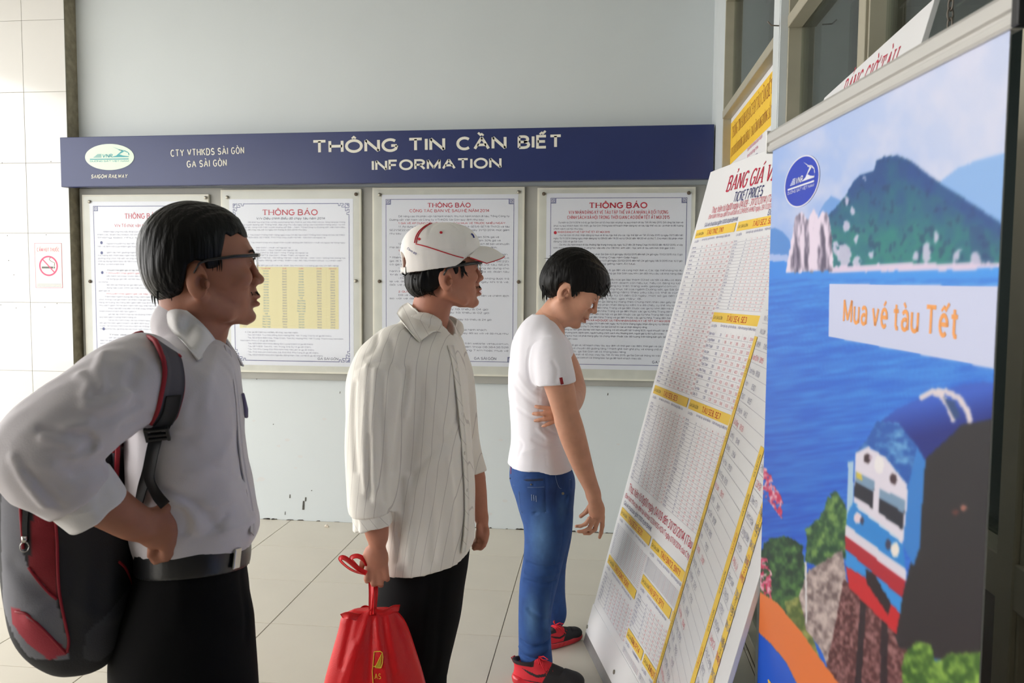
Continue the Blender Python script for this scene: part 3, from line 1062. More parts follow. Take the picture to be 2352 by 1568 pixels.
def l2(c):
    f = None
    body(c, 0.121, 0.394, [
        (.1, 1, 'Để phát huy khai thác có hiệu quả phương tiện, thiết bị, sức kéo, nhân vật lực, tăng năng lực thông', f), (0, 1, 'qua của tuyến đường sắt Thống nhất, đáp ứng nhu cầu ngày càng cao của khách hàng, phục vụ tốt', f),
        (0, 1, 'hơn công tác công trình trên tuyến đường sắt Bắc - Nam; Tổng Công ty Đường sắt Việt Nam điều', f), (0, .65, 'chỉnh Biểu đồ chạy tàu kể từ ngày 04 tháng 9 năm 2014 như sau:', M_inkdark),
        None, (.1, 1, '1. Tàu khách Thống nhất: Hàng ngày chạy 04 đôi tàu khách Thống nhất mang số hiệu SE1/SE2,', f), (0, .82, 'SE3/SE4, SE5/SE6, SE7/SE8, TN1/TN2 chạy suốt Hà Nội - Sài Gòn và ngược lại', f), None,
        (.1, 1, '2. Tàu nhanh chạy khu đoạn trên tuyến đường sắt Sài Gòn - Huế và ngược lại hàng ngày', f), None, (.15, .5, '- Sài Gòn - Huế và ngược lại', f), (.15, .56, '- Sài Gòn - Quy Nhơn và ngược lại', f),
        (.15, .66, 'SNT1/SNT2: Sài Gòn - Nha Trang và ngược lại', f), (.15, .66, 'SPT1/SPT2: Sài Gòn - Phan Thiết và ngược lại', f), (.06, 1, '3. Các khu đoạn: Hà Nội - Đà Nẵng, Hà Nội - Huế, Hà Nội - Vinh, Vinh - Đồng Hới, Đồng Hới', f),
        (.1, .97, '... hàng ngày đông, sẽ chạy thêm các đôi tàu khách phục vụ nhân dân', f), None, (.1, .94, 'Giờ tàu đi, đến ga cuối của các đoàn tàu như sau: (có bảng giờ tàu chi tiết riêng)', f)], h=0.0075)
    m = MB()
    u0, u1, v0, v1 = 0.045, 0.905, 0.4, 0.79
    quad_on(m, c['O'] + np.array([0, .0002, 0]), EX, EZ, c['bx0'] + u0 * c['Wd'], c['bz1'] - v1 * c['Hd'], c['bx0'] + u1 * c['Wd'], c['bz1'] - v0 * c['Hd'])
    P('yellow_table', m, M_yel, c['t'])
    m = MB()
    rows = 23
    cols = [0.045, 0.14, 0.37, 0.46, 0.705, 0.8, 0.905]
    cx = [0.09, 0.28, 0.44, 0.585, 0.74, 0.855]
    st = ['Hà Nội'] * 5 + ['Sài Gòn'] * 5 + ['Huế', 'Quy Nhơn', 'Nha Trang', 'Nha Trang', 'Phan Thiết', 'Phan Thiết'] + ['Sài Gòn'] * 6
    fr = ['Sài Gòn'] * 5 + ['Hà Nội'] * 5 + ['Sài Gòn'] * 6 + ['Huế', 'Quy Nhơn', 'Nha Trang', 'Nha Trang', 'Phan Thiết', 'Phan Thiết']
    hd = ['Tàu', 'Ga xuất phát', 'Giờ đi', 'Ga đến', 'Giờ đến', 'Hành trình']
    tn = 'SE1 SE3 SE5 SE7 TN1 SE2 SE4 SE6 SE8 TN2 SE21 SQN1 SNT1 SNT3 SPT1 PT1 SE22 SQN2 SNT2 SNT4 SPT2 PT2'.split()
    rnd = c['rnd']
    for r in range(rows):
        v = v0 + (v1 - v0) * (r + 0.75) / rows
        quad_on(m, c['O'], EX, EZ, c['bx0'] + u0 * c['Wd'], c['bz1'] - (v0 + (v1 - v0) * r / rows) * c['Hd'], c['bx0'] + u1 * c['Wd'], c['bz1'] - (v0 + (v1 - v0) * r / rows) * c['Hd'] + 0.0007)
        for q in range(6):
            if r == 0:
                c['L'](hd[q], cx[q], v, 0.008, M_red, align='c', maxw=.11)
            else:
                s = [tn[r - 1], fr[r - 1], '%02dh%02d' % (rnd.randint(5, 22), rnd.choice((0, 10, 20, 30, 45))), st[r - 1],
                     '%02dh%02d' % (rnd.randint(1, 23), rnd.randint(0, 59)), '%02dh%02d' % (rnd.randint(5, 37), rnd.randint(0, 59))][q]
                c['L'](s, cx[q], v, 0.0085, M_cyan if q in (1, 3) else M_ink, align='c', maxw=.13)
    for u in cols:
        quad_on(m, c['O'], EX, EZ, c['bx0'] + u * c['Wd'], c['bz1'] - v1 * c['Hd'], c['bx0'] + u * c['Wd'] + 0.0007, c['bz1'] - v0 * c['Hd'])
    P('table_rule', m, mat('table_line', (214, 196, 130), rough=0.7), c['t'])
    body(c, 0.82, 0.966, [
        (.06, .56, '4. Các ga đỗ thêm so với Biểu đồ chạy tàu hiện hành:', M_inkdark), (.07, .87, '- Tàu SE1/SE2: Tuy Hòa, Đồng Sơn, Hương Phố, Yên Trung, Chợ Sy (6 ga đỗ thêm).', f),
        (.07, .98, '- Tàu SE3/SE4: Biên Hòa, Tháp Chàm, Tam Kỳ, Hương Phố, Yên Trung, Thanh Hóa, Ninh Bình,', f), (.02, .35, 'Nam Định, Phủ Lý (9 ga đỗ thêm).', f),
        (.07, .7, '- Tàu SE5/SE6: Minh Khôi, Bồng Sơn, Long Khánh (3 ga đỗ thêm).', f), (.07, .68, '- Tàu SE7/SE8: Tam Kỳ, Yên Trung, Chợ Sy (3 ga đỗ thêm).', f), (.07, .71, '- Tàu TN1: Phù Cang, Đức Phổ, Ninh Hòa, Ma Lâm (4 ga đỗ thêm).', f),
        (.07, .75, '- Tàu TN2: Ma Lâm, Ninh Hòa, Giã, Đức Phổ, Phù Cang (5 ga đỗ thêm).', f), (.07, .79, '- Tàu SE21/SE22: Ma Lâm, Ngã Ba, Bồng Mạn, Giã, La Hai (5 ga đỗ thêm).', f)], h=0.0078)
    c['L']('GA SÀI GÒN', 0.81, 0.986, 0.013, M_inkdark, w=.18, align='c', serif=True, slant=.2, bold=.01)


notice(-0.597, 0.279, 0.928, 2.036, 'framed notice with a pale yellow timetable on its lower half', h2, l2,
       (535, 467.5, 804, 832), style=2, screws=[(522, 453), (817.5, 446), (817, 645), (524, 650), (524, 842), (816, 846)], rusty=(1,))


# 3: notice behind the man in the cap
def h3(c):
    c['L']('THÔNG BÁO', 0.498, 0.05, 0.0245, M_red, w=.335, serif=True, bold=.02, align='c', res=2)
    c['L']('CÔNG TÁC BÁN VÉ SAU HÈ NĂM 2014', 0.498, 0.079, 0.0155, M_red, w=.62, serif=True, bold=.01, align='c', res=2)


def l3(c):
    f = M_inkdark
    R_ = M_red
    body(c, 0.11, 0.955, [
        (.07, 1, 'Để nâng cao thị phần vận tải hành khách, thu hút hành khách đi tàu, Tổng Công ty', f), (0, .79, 'Đường sắt Việt Nam và Công ty VTHKĐS Sài Gòn quy định như sau:', f),
        (.07, .97, '1. GIÁ VÉ ÁP DỤNG ĐỐI VỚI HÀNH KHÁCH MUA VÉ TRƯỚC NHIỀU NGÀY:', R_, .02), (.07, 1, '1.1. Áp dụng đối với các tàu Thống nhất (SE1/2-SE3/4-SE5/6-SE7/8-TN1/2) và tàu', f),
        (0, 1, 'SE21/SE22 chạy trong thời gian từ ngày 04/9/2014 đến ngày 31/12/2014, mức giảm', f), (0, .1, 'như sau:', f), (.14, .92, '- Mua vé trước ngày đi tàu từ 40 ngày trở lên, giảm 50% giá vé.', f), (.14, .93, '- Mua vé trước ngày đi tàu từ 20 đến 39 ngày, giảm 30% giá vé', f),
        (.07, 1, '1.2. Số chỗ bán giảm giá: Mỗi toa dành 30% số chỗ của tàu và cách để bán vé khuyến', f), (0, .9, 'mại áp dụng cho từng đoàn tàu theo kế hoạch bán vé được quy định.', f), (.07, .5, '1.3. Điều kiện áp dụng giảm giá:', R_, .02),
        (.07, .99, '- Áp dụng cho vé cá nhân mua trước ngày tàu chạy các chặng bán,', f), (0, 1, '* Riêng tàu SE21/SE22 áp dụng cho hành khách mua vé có', f), (0, 1, 'ga đi từ Sài Gòn đến các ga từ Nha Trang trở ra (tàu SE22);', f), (0, 1, 'có ga đi từ Huế đến các ga Nha Trang trở vào (đối với tàu SE21).', f),
        (.07, 1, '- Giảm giá vé này đã bao gồm bảo hiểm và không áp dụng cho', f), (0, 1, 'hành khách là đối tượng chính sách, thuê nguyên cả toa xe, đoàn tàu', f), (0, .4, 'trả cước trọn gói.', f),
        (.07, 1, '- Đối với vé giảm giá mua trước 40 ngày hành khách đến không được trả', f), (0, 1, 'lại vé, đổi vé. Riêng vé mua trước từ 20 đến 59 ngày khi trả vé,', f), (0, .6, 'đổi vé phải chịu phí theo quy định.', f), None,
        (.07, .78, '2. QUY ĐỊNH TRẢ VÉ, ĐỔI VÉ VÀ THỜI GIAN TRẢ VÉ:', R_, .02), (.07, 1, 'Đổi vé với hành khách, thu phí trả vé và bù tiền thêm tiền vé chênh lệch', f), (0, .3, 'so với vé đã mua.', f), None, None,
        (.2, .83, '- Trước khi tàu chạy tối thiểu là 04 giờ', f), (.2, .84, '- Trước khi tàu chạy tối thiểu là 02 giờ.', f), None, (.2, .86, '- Vé tập thể trước khi tàu chạy tối thiểu là 24 giờ.', f), None, None,
        (.07, .82, '- Hành khách đổi ngày đi theo nhu cầu của hành khách;', f), (.07, 1, '- Các trường hợp khác khi có thông tin thay đổi so với vé đã mua như:', f), (0, .4, 'họ tên, số giấy tờ.', f), None,
        (.07, 1, 'Hành khách có thể tra cứu giờ tàu, giá vé trên website: vetau.com.vn,', f), (0, 1, 'gasaigon.com.vn hoặc liên hệ mua vé qua điện thoại 08.38436.528', f), (0, 1, 'để được giao vé tận nơi miễn phí trong vòng 7 km hoặc mua vé', f), (0, .5, 'tại các đại lý.', f)],
        h=0.0098)
    c['L']('GA SÀI GÒN', 0.785, 0.986, 0.014, M_inkdark, w=.175, align='c', serif=True, bold=.01)


notice(0.348, 1.256, 0.932, 2.043, 'framed notice behind the white cap, titled CÔNG TÁC BÁN VÉ', h3, l3,
       (886, 457.5, 1178, 832), style=0, screws=[(872, 447), (1191.5, 441), (871.5, 646), (1191, 647), (872, 845), (1190, 850)], rusty=(2, 3))


# 4: notice behind the young man
def h4(c):
    c['L']('THÔNG BÁO', 0.5, 0.06, 0.03, M_red, w=.425, serif=True, bold=.03, align='c', res=2)
    c['L']('V/V NHẬN ĐĂNG KÝ VÉ TÀU TẬP THỂ VÀ CÁ NHÂN LÀ ĐỐI TƯỢNG', 0.5, 0.095, 0.0185, M_red, w=.73, bold=.025, align='c')
    c['L']('CHÍNH SÁCH XÃ HỘI TRONG THỜI GIAN CAO ĐIỂM TẾT ẤT MÙI 2015', 0.5, 0.125, 0.0185, M_red, w=.75, bold=.025, align='c')


def l4(c):
    f = M_inkdark
    R_ = M_red
    body(c, 0.151, 0.963, [
        (.035, 1, 'Dự kiến từ 21/11/2014 trở đi, ga Sài Gòn sẽ tổ chức bán vé phục vụ quý khách đi tàu Tết Ất Mùi 2015. Để công tác bán vé', f), (0, 1, 'phục vụ quý khách được tốt nhất, ga Sài Gòn thông báo kế hoạch nhận đăng ký vé tàu tập thể và các cá nhân là đối tượng', f), (0, .23, 'chính sách xã hội như sau:', f),
        (.03, .44, 'NHẬN ĐĂNG KÝ VÉ TẬP THỂ TẾT ẤT MÙI 2015:', R_, .02), (.035, 1, '- Ga Sài Gòn tổ chức nhận đăng ký mua vé đi tàu tập thể cho các tập thể đặt vé Tết Ất Mùi 2015 từ ngày 01/11 đến hết', f), (0, 1, 'ngày 15/11/2014 (hàng ngày nhận đăng ký từ 08h00 đến 11h30 và từ 13h30 đến 16h30 kể cả thứ 7, Chủ nhật). Bộ phận nhận', f), (0, .23, 'đăng ký: Đội vé ga Sài Gòn.', f),
        (.035, 1, '- Do nhu cầu hành khách đi tàu thường tập trung trong các ngày từ 21 đến 28 tháng Chạp (từ 09/02 đến 16/02/2015), vì vậy', f), (0, .94, 'kính mong các cơ quan, các trường học sắp xếp cho CBCNV, sinh viên - học sinh đi tàu sớm hơn thời gian trên.', f), None,
        (.035, 1, '- Thời gian vé chiều đi: các tàu xuất phát Sài Gòn từ 0 giờ ngày 06/02/2015 đến hết 24 giờ ngày 17/02/2015 (tức 0 giờ', f), (0, .66, 'ngày 18 đến hết 24 giờ ngày 29 tháng Chạp năm Giáp Ngọ).', f), (.035, 1, '- Chiều về: các tàu xuất phát từ các ga từ 0 giờ ngày 22/02/2015 đến hết 24 giờ ngày 08/3/2015 (tức từ 0 giờ', f), (0, .64, 'ngày 04 đến 24 giờ ngày 18 tháng giêng năm Ất Mùi).', f), None,
        (.035, 1, '- Mỗi tập thể đăng ký cùng ngày đi, ga đi, ga đến và cùng một đơn vị. Các tập thể không hội đủ', f), (0, 1, 'điều kiện theo yêu cầu xin ý kiến của Trưởng ga Sài Gòn sau khi cân đối nhu cầu và khả năng đáp', f), None,
        (.035, 1, '- Danh sách đăng ký tổng hợp theo mẫu của ga (lập thành 03 bộ và tất cả đều có đóng', f), (0, 1, 'dấu), kèm bản sao giấy phép đăng ký kinh doanh còn hiệu lực. Nếu có đăng ký lượt', f), (0, .96, 'về phải ghi rõ. Quý khách tải mẫu đăng ký trên trang web: gasaigon.com.vn.', f), (0, 1, '- Ga sẽ sắp xếp theo khả năng đáp ứng thực tế của ngành Đường sắt, ga Sài Gòn', f), (0, .99, 'sẽ bố trí mác tàu, loại ghế ngồi (giường nằm) theo yêu cầu có thể là cùng', f), (0, .99, 'ngày đi có thể lệch so với yêu cầu từ 01 đến 03 ngày, một số ga đến có', f), (0, .7, 'thể không bán vé đến các ga này đi...', f),
        (0, 1, 'Khi nhận vé theo thời điểm, khi đến ga đăng ký mang theo Chứng minh nhân dân giấy tờ tùy', f), (0, .97, 'thân (bản cá nhân) để nhân viên bộ phận nhận đăng ký kiểm tra đối chiếu, cụ thể như sau:', f), (.04, .96, '- Ga đi thuộc các ga Sài Gòn đến Nha Trang và ga đến thuộc các ga từ Vinh đến Hà Nội.', f),
        (.04, .97, '- Ga đi thuộc các ga Sài Gòn đến Nha Trang và ga đến thuộc các ga từ Nha Trang đến Huế.', f), (.04, .96, '- Ga đi thuộc các ga từ Vinh đến Hà Nội và ga đến thuộc các ga từ Nha Trang đến Sài Gòn.', f), (.04, .97, '- Ga đi thuộc các ga từ Huế đến Nha Trang và ga đến thuộc các ga từ Nha Trang đến Sài Gòn.', f),
        (.03, .92, 'ĐỐI TƯỢNG CHÍNH SÁCH XÃ HỘI ĐƯỢC ƯU TIÊN NHẬN ĐĂNG KÝ VÉ TẾT ẤT MÙI 2015:', R_, .02), (.035, 1, '- Thời gian nhận đăng ký từ ngày 01/11 đến hết ngày 15/11/2014 (hàng ngày nhận đăng ký từ 08h00 đến 11h30', f), (0, .74, 'và từ 13h30 đến 16h30, kể cả thứ 7, Chủ nhật). Ga Sài Gòn bố trí cửa vé nhận đăng ký riêng.', f),
        (.035, 1, '- Đối tượng ưu tiên gồm: Bà Mẹ Việt Nam anh hùng, trẻ em khuyết tật trường SOS, người khuyết tật đặc biệt nặng,', f), (0, .87, 'bệnh nặng, thương binh, bệnh binh, người hưởng chính sách như thương binh, người già từ 60 tuổi trở lên.', f),
        (.035, 1, '- Khi đăng ký mua vé phải mang giấy tờ chứng nhận thuộc các đối tượng trên bằng bản gốc để đối chiếu, kh', f), (0, .2, 'kèm theo bản sao.', f), None,
        (.035, 1, '* Thông tin về giá vé, kế hoạch chạy tàu, quy định về thời gian cao điểm, thời gian và các ga đến phải ghi', f), (0, 1, 'rõ trên vé, bán vé chuyển đổi giường tầng 1 thành ghế, bán ghế phụ, vé không chỗ cho trẻ em có n', f), (0, .58, 'giảm giá (nếu có)... ga Sài Gòn sẽ có thông báo riêng.', f),
        (.035, 1, '* Thông tin mới nhất về tổ chức chạy tàu Tết Ất Mùi 2015, ga Sài Gòn sẽ thông tin trên các phương tiện', f), (0, .7, 'website: www.gasaigon.com.vn và thông báo tại ga để hành khách theo dõi.', f)],
        h=0.0092, u0=0.025, u1=0.975)
    c['L']('GA SÀI GÒN', 0.85, 0.985, 0.014, M_inkdark, w=.16, align='c', bold=.02)
    m = MB()
    ellipse_on(m, c['O'], EX, EZ, c['bx0'] + 0.037 * c['Wd'], c['bz1'] - 0.207 * c['Hd'], 0.009, 0.0095, n=18)
    P('numbered_dot', m, M_red, c['t'])


notice(1.331, 2.232, 0.922, 2.037, 'framed notice with two bold red subtitle lines, behind the young man in the T-shirt', h4, l4,
       (1265, 454.5, 1570, 841), style=0, screws=[(1249, 445), (1582, 443), (1247, 651), (1580, 650), (1247, 856)], rusty=(0, 1, 2))

# small bits on the wall below the panel
# no-smoking sticker on the tiled pillar
ysn = -PD - 0.0012
a, b = atY(79, 558, ysn), atY(144, 661, ysn)
ns = thing('no_smoking_sticker', 'small no-smoking sticker with pink ring on the white tiled pillar', 'sticker', ((a[0] + b[0]) / 2, ysn, b[2]))
P('sticker_sheet', MB().box((a[0], ysn, b[2]), (b[0], ysn + 0.001, a[2])), mat('sticker_white', (226, 224, 214), rough=0.5), ns)
M_pink = mat('faded_pink_print', (214, 84, 122), rough=0.6)
m = MB()
O = np.array([0, ysn - 0.0004, 0])
x0, x1, z0, z1 = a[0], b[0], b[2], a[2]
for q in ((x0, z0, x1, z0 + .002), (x0, z1 - .002, x1, z1), (x0, z0, x0 + .002, z1), (x1 - .002, z0, x1, z1)):
    quad_on(m, O, EX, EZ, *q)
put_text(m, 'CẤM HÚT THUỐC', ((x0 + x1) / 2, ysn - .0004, z1 - (z1 - z0) * .185), EX, EZ, (z1 - z0) * .075, w=(x1 - x0) * .82, align='c', bold=.02)
cx, cz, r = (x0 + x1) / 2, z0 + (z1 - z0) * .49, (x1 - x0) * .35
ellipse_on(m, O, EX, EZ, cx, cz, r, r, n=40, r0=.84)
P('pink_print', m, M_pink, ns)
m = MB()
quad_on(m, O, EX, EZ, cx - r * .72, cz - r * .25, cx + r * .5, cz - r * .06)
quad_on(m, O, EX, EZ, cx + r * .56, cz - r * .25, cx + r * .68, cz - r * .06)
pts = [(cx + r * .62, cz), (cx + r * .66, cz + r * .3), (cx + r * .3, cz + r * .45), (cx + r * .1, cz + r * .62), (cx + r * .2, cz + r * .85)]
m.tube([(p[0], ysn - .0004, p[1]) for p in pts], .0015, n=5)
for k in range(3):
    quad_on(m, O, EX, EZ, x0 + .008, z0 + .008 + k * .007, x1 - .008, z0 + .0095 + k * .007)
P('black_print', m, mat('faded_black_print', (96, 100, 96), rough=.6), ns)
m = MB()
s2 = r * .6
poly_on(m, O + np.array([0, -.0003, 0]), EX, EZ, [(cx - s2 - .003, cz + s2), (cx - s2 + .003, cz + s2 + .004), (cx + s2 + .004, cz - s2), (cx + s2 - .003, cz - s2 - .003)])
P('slash_bar', m, M_pink, ns)

# poster stuck on the outside of window 1
XPp = XG - 0.002
pl_ = [atX(1679, 268, XPp), atX(1773, 146, XPp)]
zt_ = (pl_[0][2] + pl_[1][2]) / 2
py0, py1 = pl_[0][1], pl_[1][1] - .02
EYm = np.array([0, -1.0, 0])
PXO = -.012
po = thing('glass_poster', 'yellow-headed passenger information poster stuck on the glass beside the white column', 'poster', (XPp, py0, zt_ - 1.1))
P('poster_sheet', MB().box((XPp, py1, zt_ - 1.1), (XPp + .001, py0, zt_)), M_paper, po)
wP = py0 - py1
OP = np.array([XPp - .0005, py0, zt_])
m = MB()
quad_on(m, OP, EYm, EZ, 0.0, -.245, wP, -.035)
P('yellow_header', m, M_gold, po)
m = MB()
put_text(m, 'THÔNG TIN HÀNH KHÁCH ĐI TÀU CẦN BIẾT', OP + EYm * .06 - EZ * .12, EYm, EZ, .055, w=wP * 1.0 - .06, serif=True, lift=.0006)
put_text(m, 'LỊCH CHUYẾN ĐI KHÔNG QUÁ ĐÊM LÀ - BAO GỒM VÀNG ĐƯỜNG SẮT', OP + EYm * .03 - EZ * .21, EYm, EZ, .042, w=wP * 1.0 - .03, serif=True, lift=.0006)
P('header_lettering', m, mat('brown_red_print', (170, 96, 40), rough=.6), po)
m = MB()
m2 = MB()
rp = random.Random(5)
for k in range(30):
    z = -.3 - k * .026
    if k % 9 == 0:
        put_text(m2, filler(rp, 20), OP + EYm * .04 + EZ * z, EYm, EZ, .013, lift=.0006, maxw=.3)
    else:
        put_text(m, filler(rp, rp.randint(18, 34)), OP + EYm * .04 + EZ * z, EYm, EZ, .012, maxw=wP * .42, lift=.0006)
for k in range(30):
    z = -.26 - k * .03
    (m2 if k in (0, 1, 4) else m) and put_text(m2 if k in (0, 1, 4) else m, filler(rp, rp.randint(24, 40)), OP + EYm * (wP * .5) + EZ * z, EYm, EZ, .014, maxw=wP * .47, lift=.0006)
P('body_print', m, M_blue, po)
P('red_print', m2, mat('magenta_print', (200, 70, 110), rough=.6), po)
# ------------------------------------------------------------------ leaning price board and timetable board
M_brd = mat('white_panel_board', (238, 238, 240), rough=0.35, coat=0.15)
M_edge = mat('board_edge_grey', (96, 104, 98), rough=0.6)
M_metal = mat('grey_metal_base', (150, 150, 150), rough=0.45, metal=0.4, var=.15, vscale=14)
M_bred = mat('deep_red_print', (196, 40, 70), rough=.6)
M_bblue = mat('indigo_print', (40, 40, 110), rough=.6)
M_pgold = mat('table_gold_print', (242, 204, 82), rough=.6)
M_pnum = mat('pink_figures', (214, 120, 132), rough=.6)
M_pblu = mat('lilac_figures', (118, 118, 160), rough=.6)
M_prule = mat('thin_grey_rule', (176, 174, 186), rough=.7)

L0 = atZ(1340, 1475)
E1 = np.array([0.232, -0.973, 0])
E1 /= np.linalg.norm(E1)
NH = np.array([-E1[1], E1[0], 0])
LEAN = math.radians(14.4)
U1 = NH * math.sin(LEAN) + np.array([0, 0, 1.0]) * math.cos(LEAN)
N1 = np.cross(E1, U1)            # faces the men
if N1[0] > 0:
    N1 = -N1
W1, H1 = 0.868, 1.99


def local(P0, ex, ey, n, px, py):
    q = hit(px, py, P0, n) - P0
    return float(q @ ex), float(q @ ey)


MP = Matrix(((E1[0], U1[0], N1[0], L0[0]), (E1[1], U1[1], N1[1], L0[1]), (E1[2], U1[2], N1[2], 0.0), (0, 0, 0, 1)))
XX, YY = np.array([1.0, 0, 0]), np.array([0, 1.0, 0])
O0 = np.zeros(3)
pb = thing('price_board', 'leaning white ticket price board headed BẢNG GIÁ VÉ TICKET PRICES', 'board', M=MP)
T0 = -0.012


def uv(px, py):
    return local(L0, E1, U1, N1, px, py)


obj('panel', MB().box((0, 0.1, T0), (W1, H1, -0.0006)), [M_brd, M_edge], pb, bevel=.002)
obj('panel_edge', MB().box((0.0, 0.1, T0 - .004), (W1 + .004, H1 - .002, T0)), M_edge, pb)
obj('foot_panel', MB().box((-.006, 0.045, T0), (W1 + .004, .165, .0015)), M_brd, pb, bevel=.001)
ft = MB().box((-.006, 0.0, T0 - .03), (W1 + .004, .045, 0.0))
obj('metal_base', ft, M_metal, pb, bevel=.002)
# back legs down to the floor
for x in (0.06, W1 - .06):
    b = MB()
    for (ya,) in ((1.55,),):
        top = np.array([x, ya, T0 - .015])
        # straight down and back in world space: base vector expressed in board axes
        wv = NH * 0.62 * 0.9 - U1 * 0
        Rm = np.array([E1, U1, N1])
        wt = L0 * 0 + E1 * x + U1 * ya + N1 * (T0 - .015)
        wb = wt + NH * 0.10
        wb[2] = 0.0 + 0.012 - L0[2]
        lb = Rm @ wb
        b.bar(top, lb, .03, .02, up=(1, 0, 0))
    obj('prop_leg', b, M_metal, pb)
for px, py in ((1350, 1439), (1412, 1543)):
    u, v = uv(px, py)
    obj('screw', MB().cyl((u, v, .001), (u, v, .0045), .008, 12), M_screw, pb)

bl = {}


def ink_to(mname):
    return bl.setdefault(mname, MB())


# heading, traced from its place on the board
def head_line(s, a, b, hh, m, **k):
    A, B = uv(*a), uv(*b)
    w = math.hypot(B[0] - A[0], B[1] - A[1])
    e = np.array([(B[0] - A[0]) / w, (B[1] - A[1]) / w, 0])
    put_text(ink_to(m), s, (A[0], A[1], 0), e, np.array([-e[1], e[0], 0]), hh, w=w, lift=.0012, **k)




def hpx(x, y, n):
    return uv(x, y - n)[1] - uv(x, y)[1]


def head2(s, a, b, n, m, frac=1.0, **k):
    """frac: how much of the line the two pixels span"""
    A, B = uv(*a), uv(*b)
    B = (A[0] + (B[0] - A[0]) / frac, A[1] + (B[1] - A[1]) / frac)
    w = math.hypot(B[0] - A[0], B[1] - A[1])
    e = np.array([(B[0] - A[0]) / w, (B[1] - A[1]) / w, 0])
    put_text(ink_to(m), s, (A[0], A[1], 0), e, np.array([-e[1], e[0], 0]), hpx(a[0], a[1], n), w=w, lift=.0012, **k)


head2('BẢNG GIÁ VÉ', (1667, 440), (1770, 414), 31, 'r', .92, serif=True)
head2('TICKET PRICES', (1684, 464), (1750, 449), 20, 'b', 1, bold=.012)
head2('Thực hiện từ 0g00 ngày 04/09 - 31/12/2014 (Tàu TN)', (1634, 490), (1772, 463), 13, 'r', .9)
head2('(Ban hành theo quy định tại văn bản số 2249/ĐS-KHKD ngày 29/7/2014 của ĐSVN)', (1627, 503), (1772, 478), 9, 'r', .86)
head2('Giá vé chưa bao gồm 1.000 đ phí BHHK', (1618, 521), (1694, 507), 8, 'b', 1)
vE = uv(1763, 494)
put_text(ink_to('b'), 'Đơn vị: 1.000đ', (vE[0], vE[1], 0), XX, YY, .018, w=.15, lift=.0012)

SEED = random.Random(11)
STN = ('Biên Hòa,Long Khánh,Bình Thuận,Ma Lâm,Sông Mao,Tháp Chàm,Nha Trang,Ninh Hòa,Giã,Tuy Hòa,Diêu Trì,Bồng Sơn,Đức Phổ,Quảng Ngãi,Núi Thành,Tam Kỳ,Phù Cang,'
       'Trà Kiệu,Đà Nẵng,Lăng Cô,Huế,Đông Hà,Mỹ Đức,Đồng Hới,Đồng Lê,Hương Phố,Yên Trung,Vinh,Chợ Sy,Minh Khôi,Thanh Hóa,Bỉm Sơn,Ninh Bình,Nam Định,Phủ Lý,Hà Nội').split(',')


def table(u0, u1, vt, vb, title, rows, ncol=7, first=None, hd=.034):
    rl, nb, nm = ink_to('rule'), ink_to('blu'), ink_to('num')
    g = MB()
    quad_on(g, O0, XX, YY, u0, vt - hd, u1, vt, lift=.001)
    obj('golden_table_bar', g, M_pgold, pb)
    put_text(ink_to('b2'), 'GA SÀI GÒN', (u0 + .008, vt - hd * .7, 0), XX, YY, hd * .32, maxw=.08, lift=.0014)
    put_text(ink_to('o'), title, ((u0 + u1) / 2 + .01, vt - hd * .78, 0), XX, YY, hd * .52, align='c', lift=.0014, bold=.012, maxw=(u1 - u0) * .5, serif=True)
    hv = vt - hd - .014
    put_text(nb, 'GA ĐẾN', (u0 + .01, hv - .004, 0), XX, YY, .008, w=.045, lift=.0012)
    put_text(nb, 'Giá vé ngồi cứng - ngồi mềm điều hòa', (u0 + .09, hv, 0), XX, YY, .008, w=(u1 - u0) * .33, lift=.0012)
    put_text(nb, 'Nằm khoang 6 điều hòa', (u0 + (u1 - u0) * .6, hv, 0), XX, YY, .008, w=(u1 - u0) * .33, lift=.0012)
    v1 = vt - hd - .03
    rh = (v1 - vb) / rows
    cw = (u1 - u0 - .11) / max(1, ncol - 1)
    for r in range(rows):
        v = v1 - (r + 1) * rh
        quad_on(rl, O0, XX, YY, u0, v, u1, v + .0009, lift=.0008)
        put_text(nb, STN[r % len(STN)], (u0 + .008, v + rh * .25, 0), XX, YY, rh * .42, lift=.0012, maxw=.075)
        for c in range(ncol):
            x = u0 + .105 + cw * (c + .1 if c else 0)
            n = int(30 + r * 45 + c * 33 + SEED.randint(0, 20))
            s = str(n) if n < 1000 else '%d.%03d' % (n // 1000, n % 1000)
            if c == 0:
                s = str(30 + r * 50)
            put_text(nb if c == 0 else nm, s, (x, v + rh * .25, 0), XX, YY, rh * .42, lift=.0012, maxw=cw * .7)
    for c in range(ncol + 1):
        x = u0 + .1 + cw * (c - .05) if c else u0
        if x < u1 + .01:
            quad_on(rl, O0, XX, YY, min(x, u1), vb, min(x, u1) + .0007, v1, lift=.0008)


def vrow(px, py):
    return uv(px, py)[1]


def urow(px, py):
    return uv(px, py)[0]


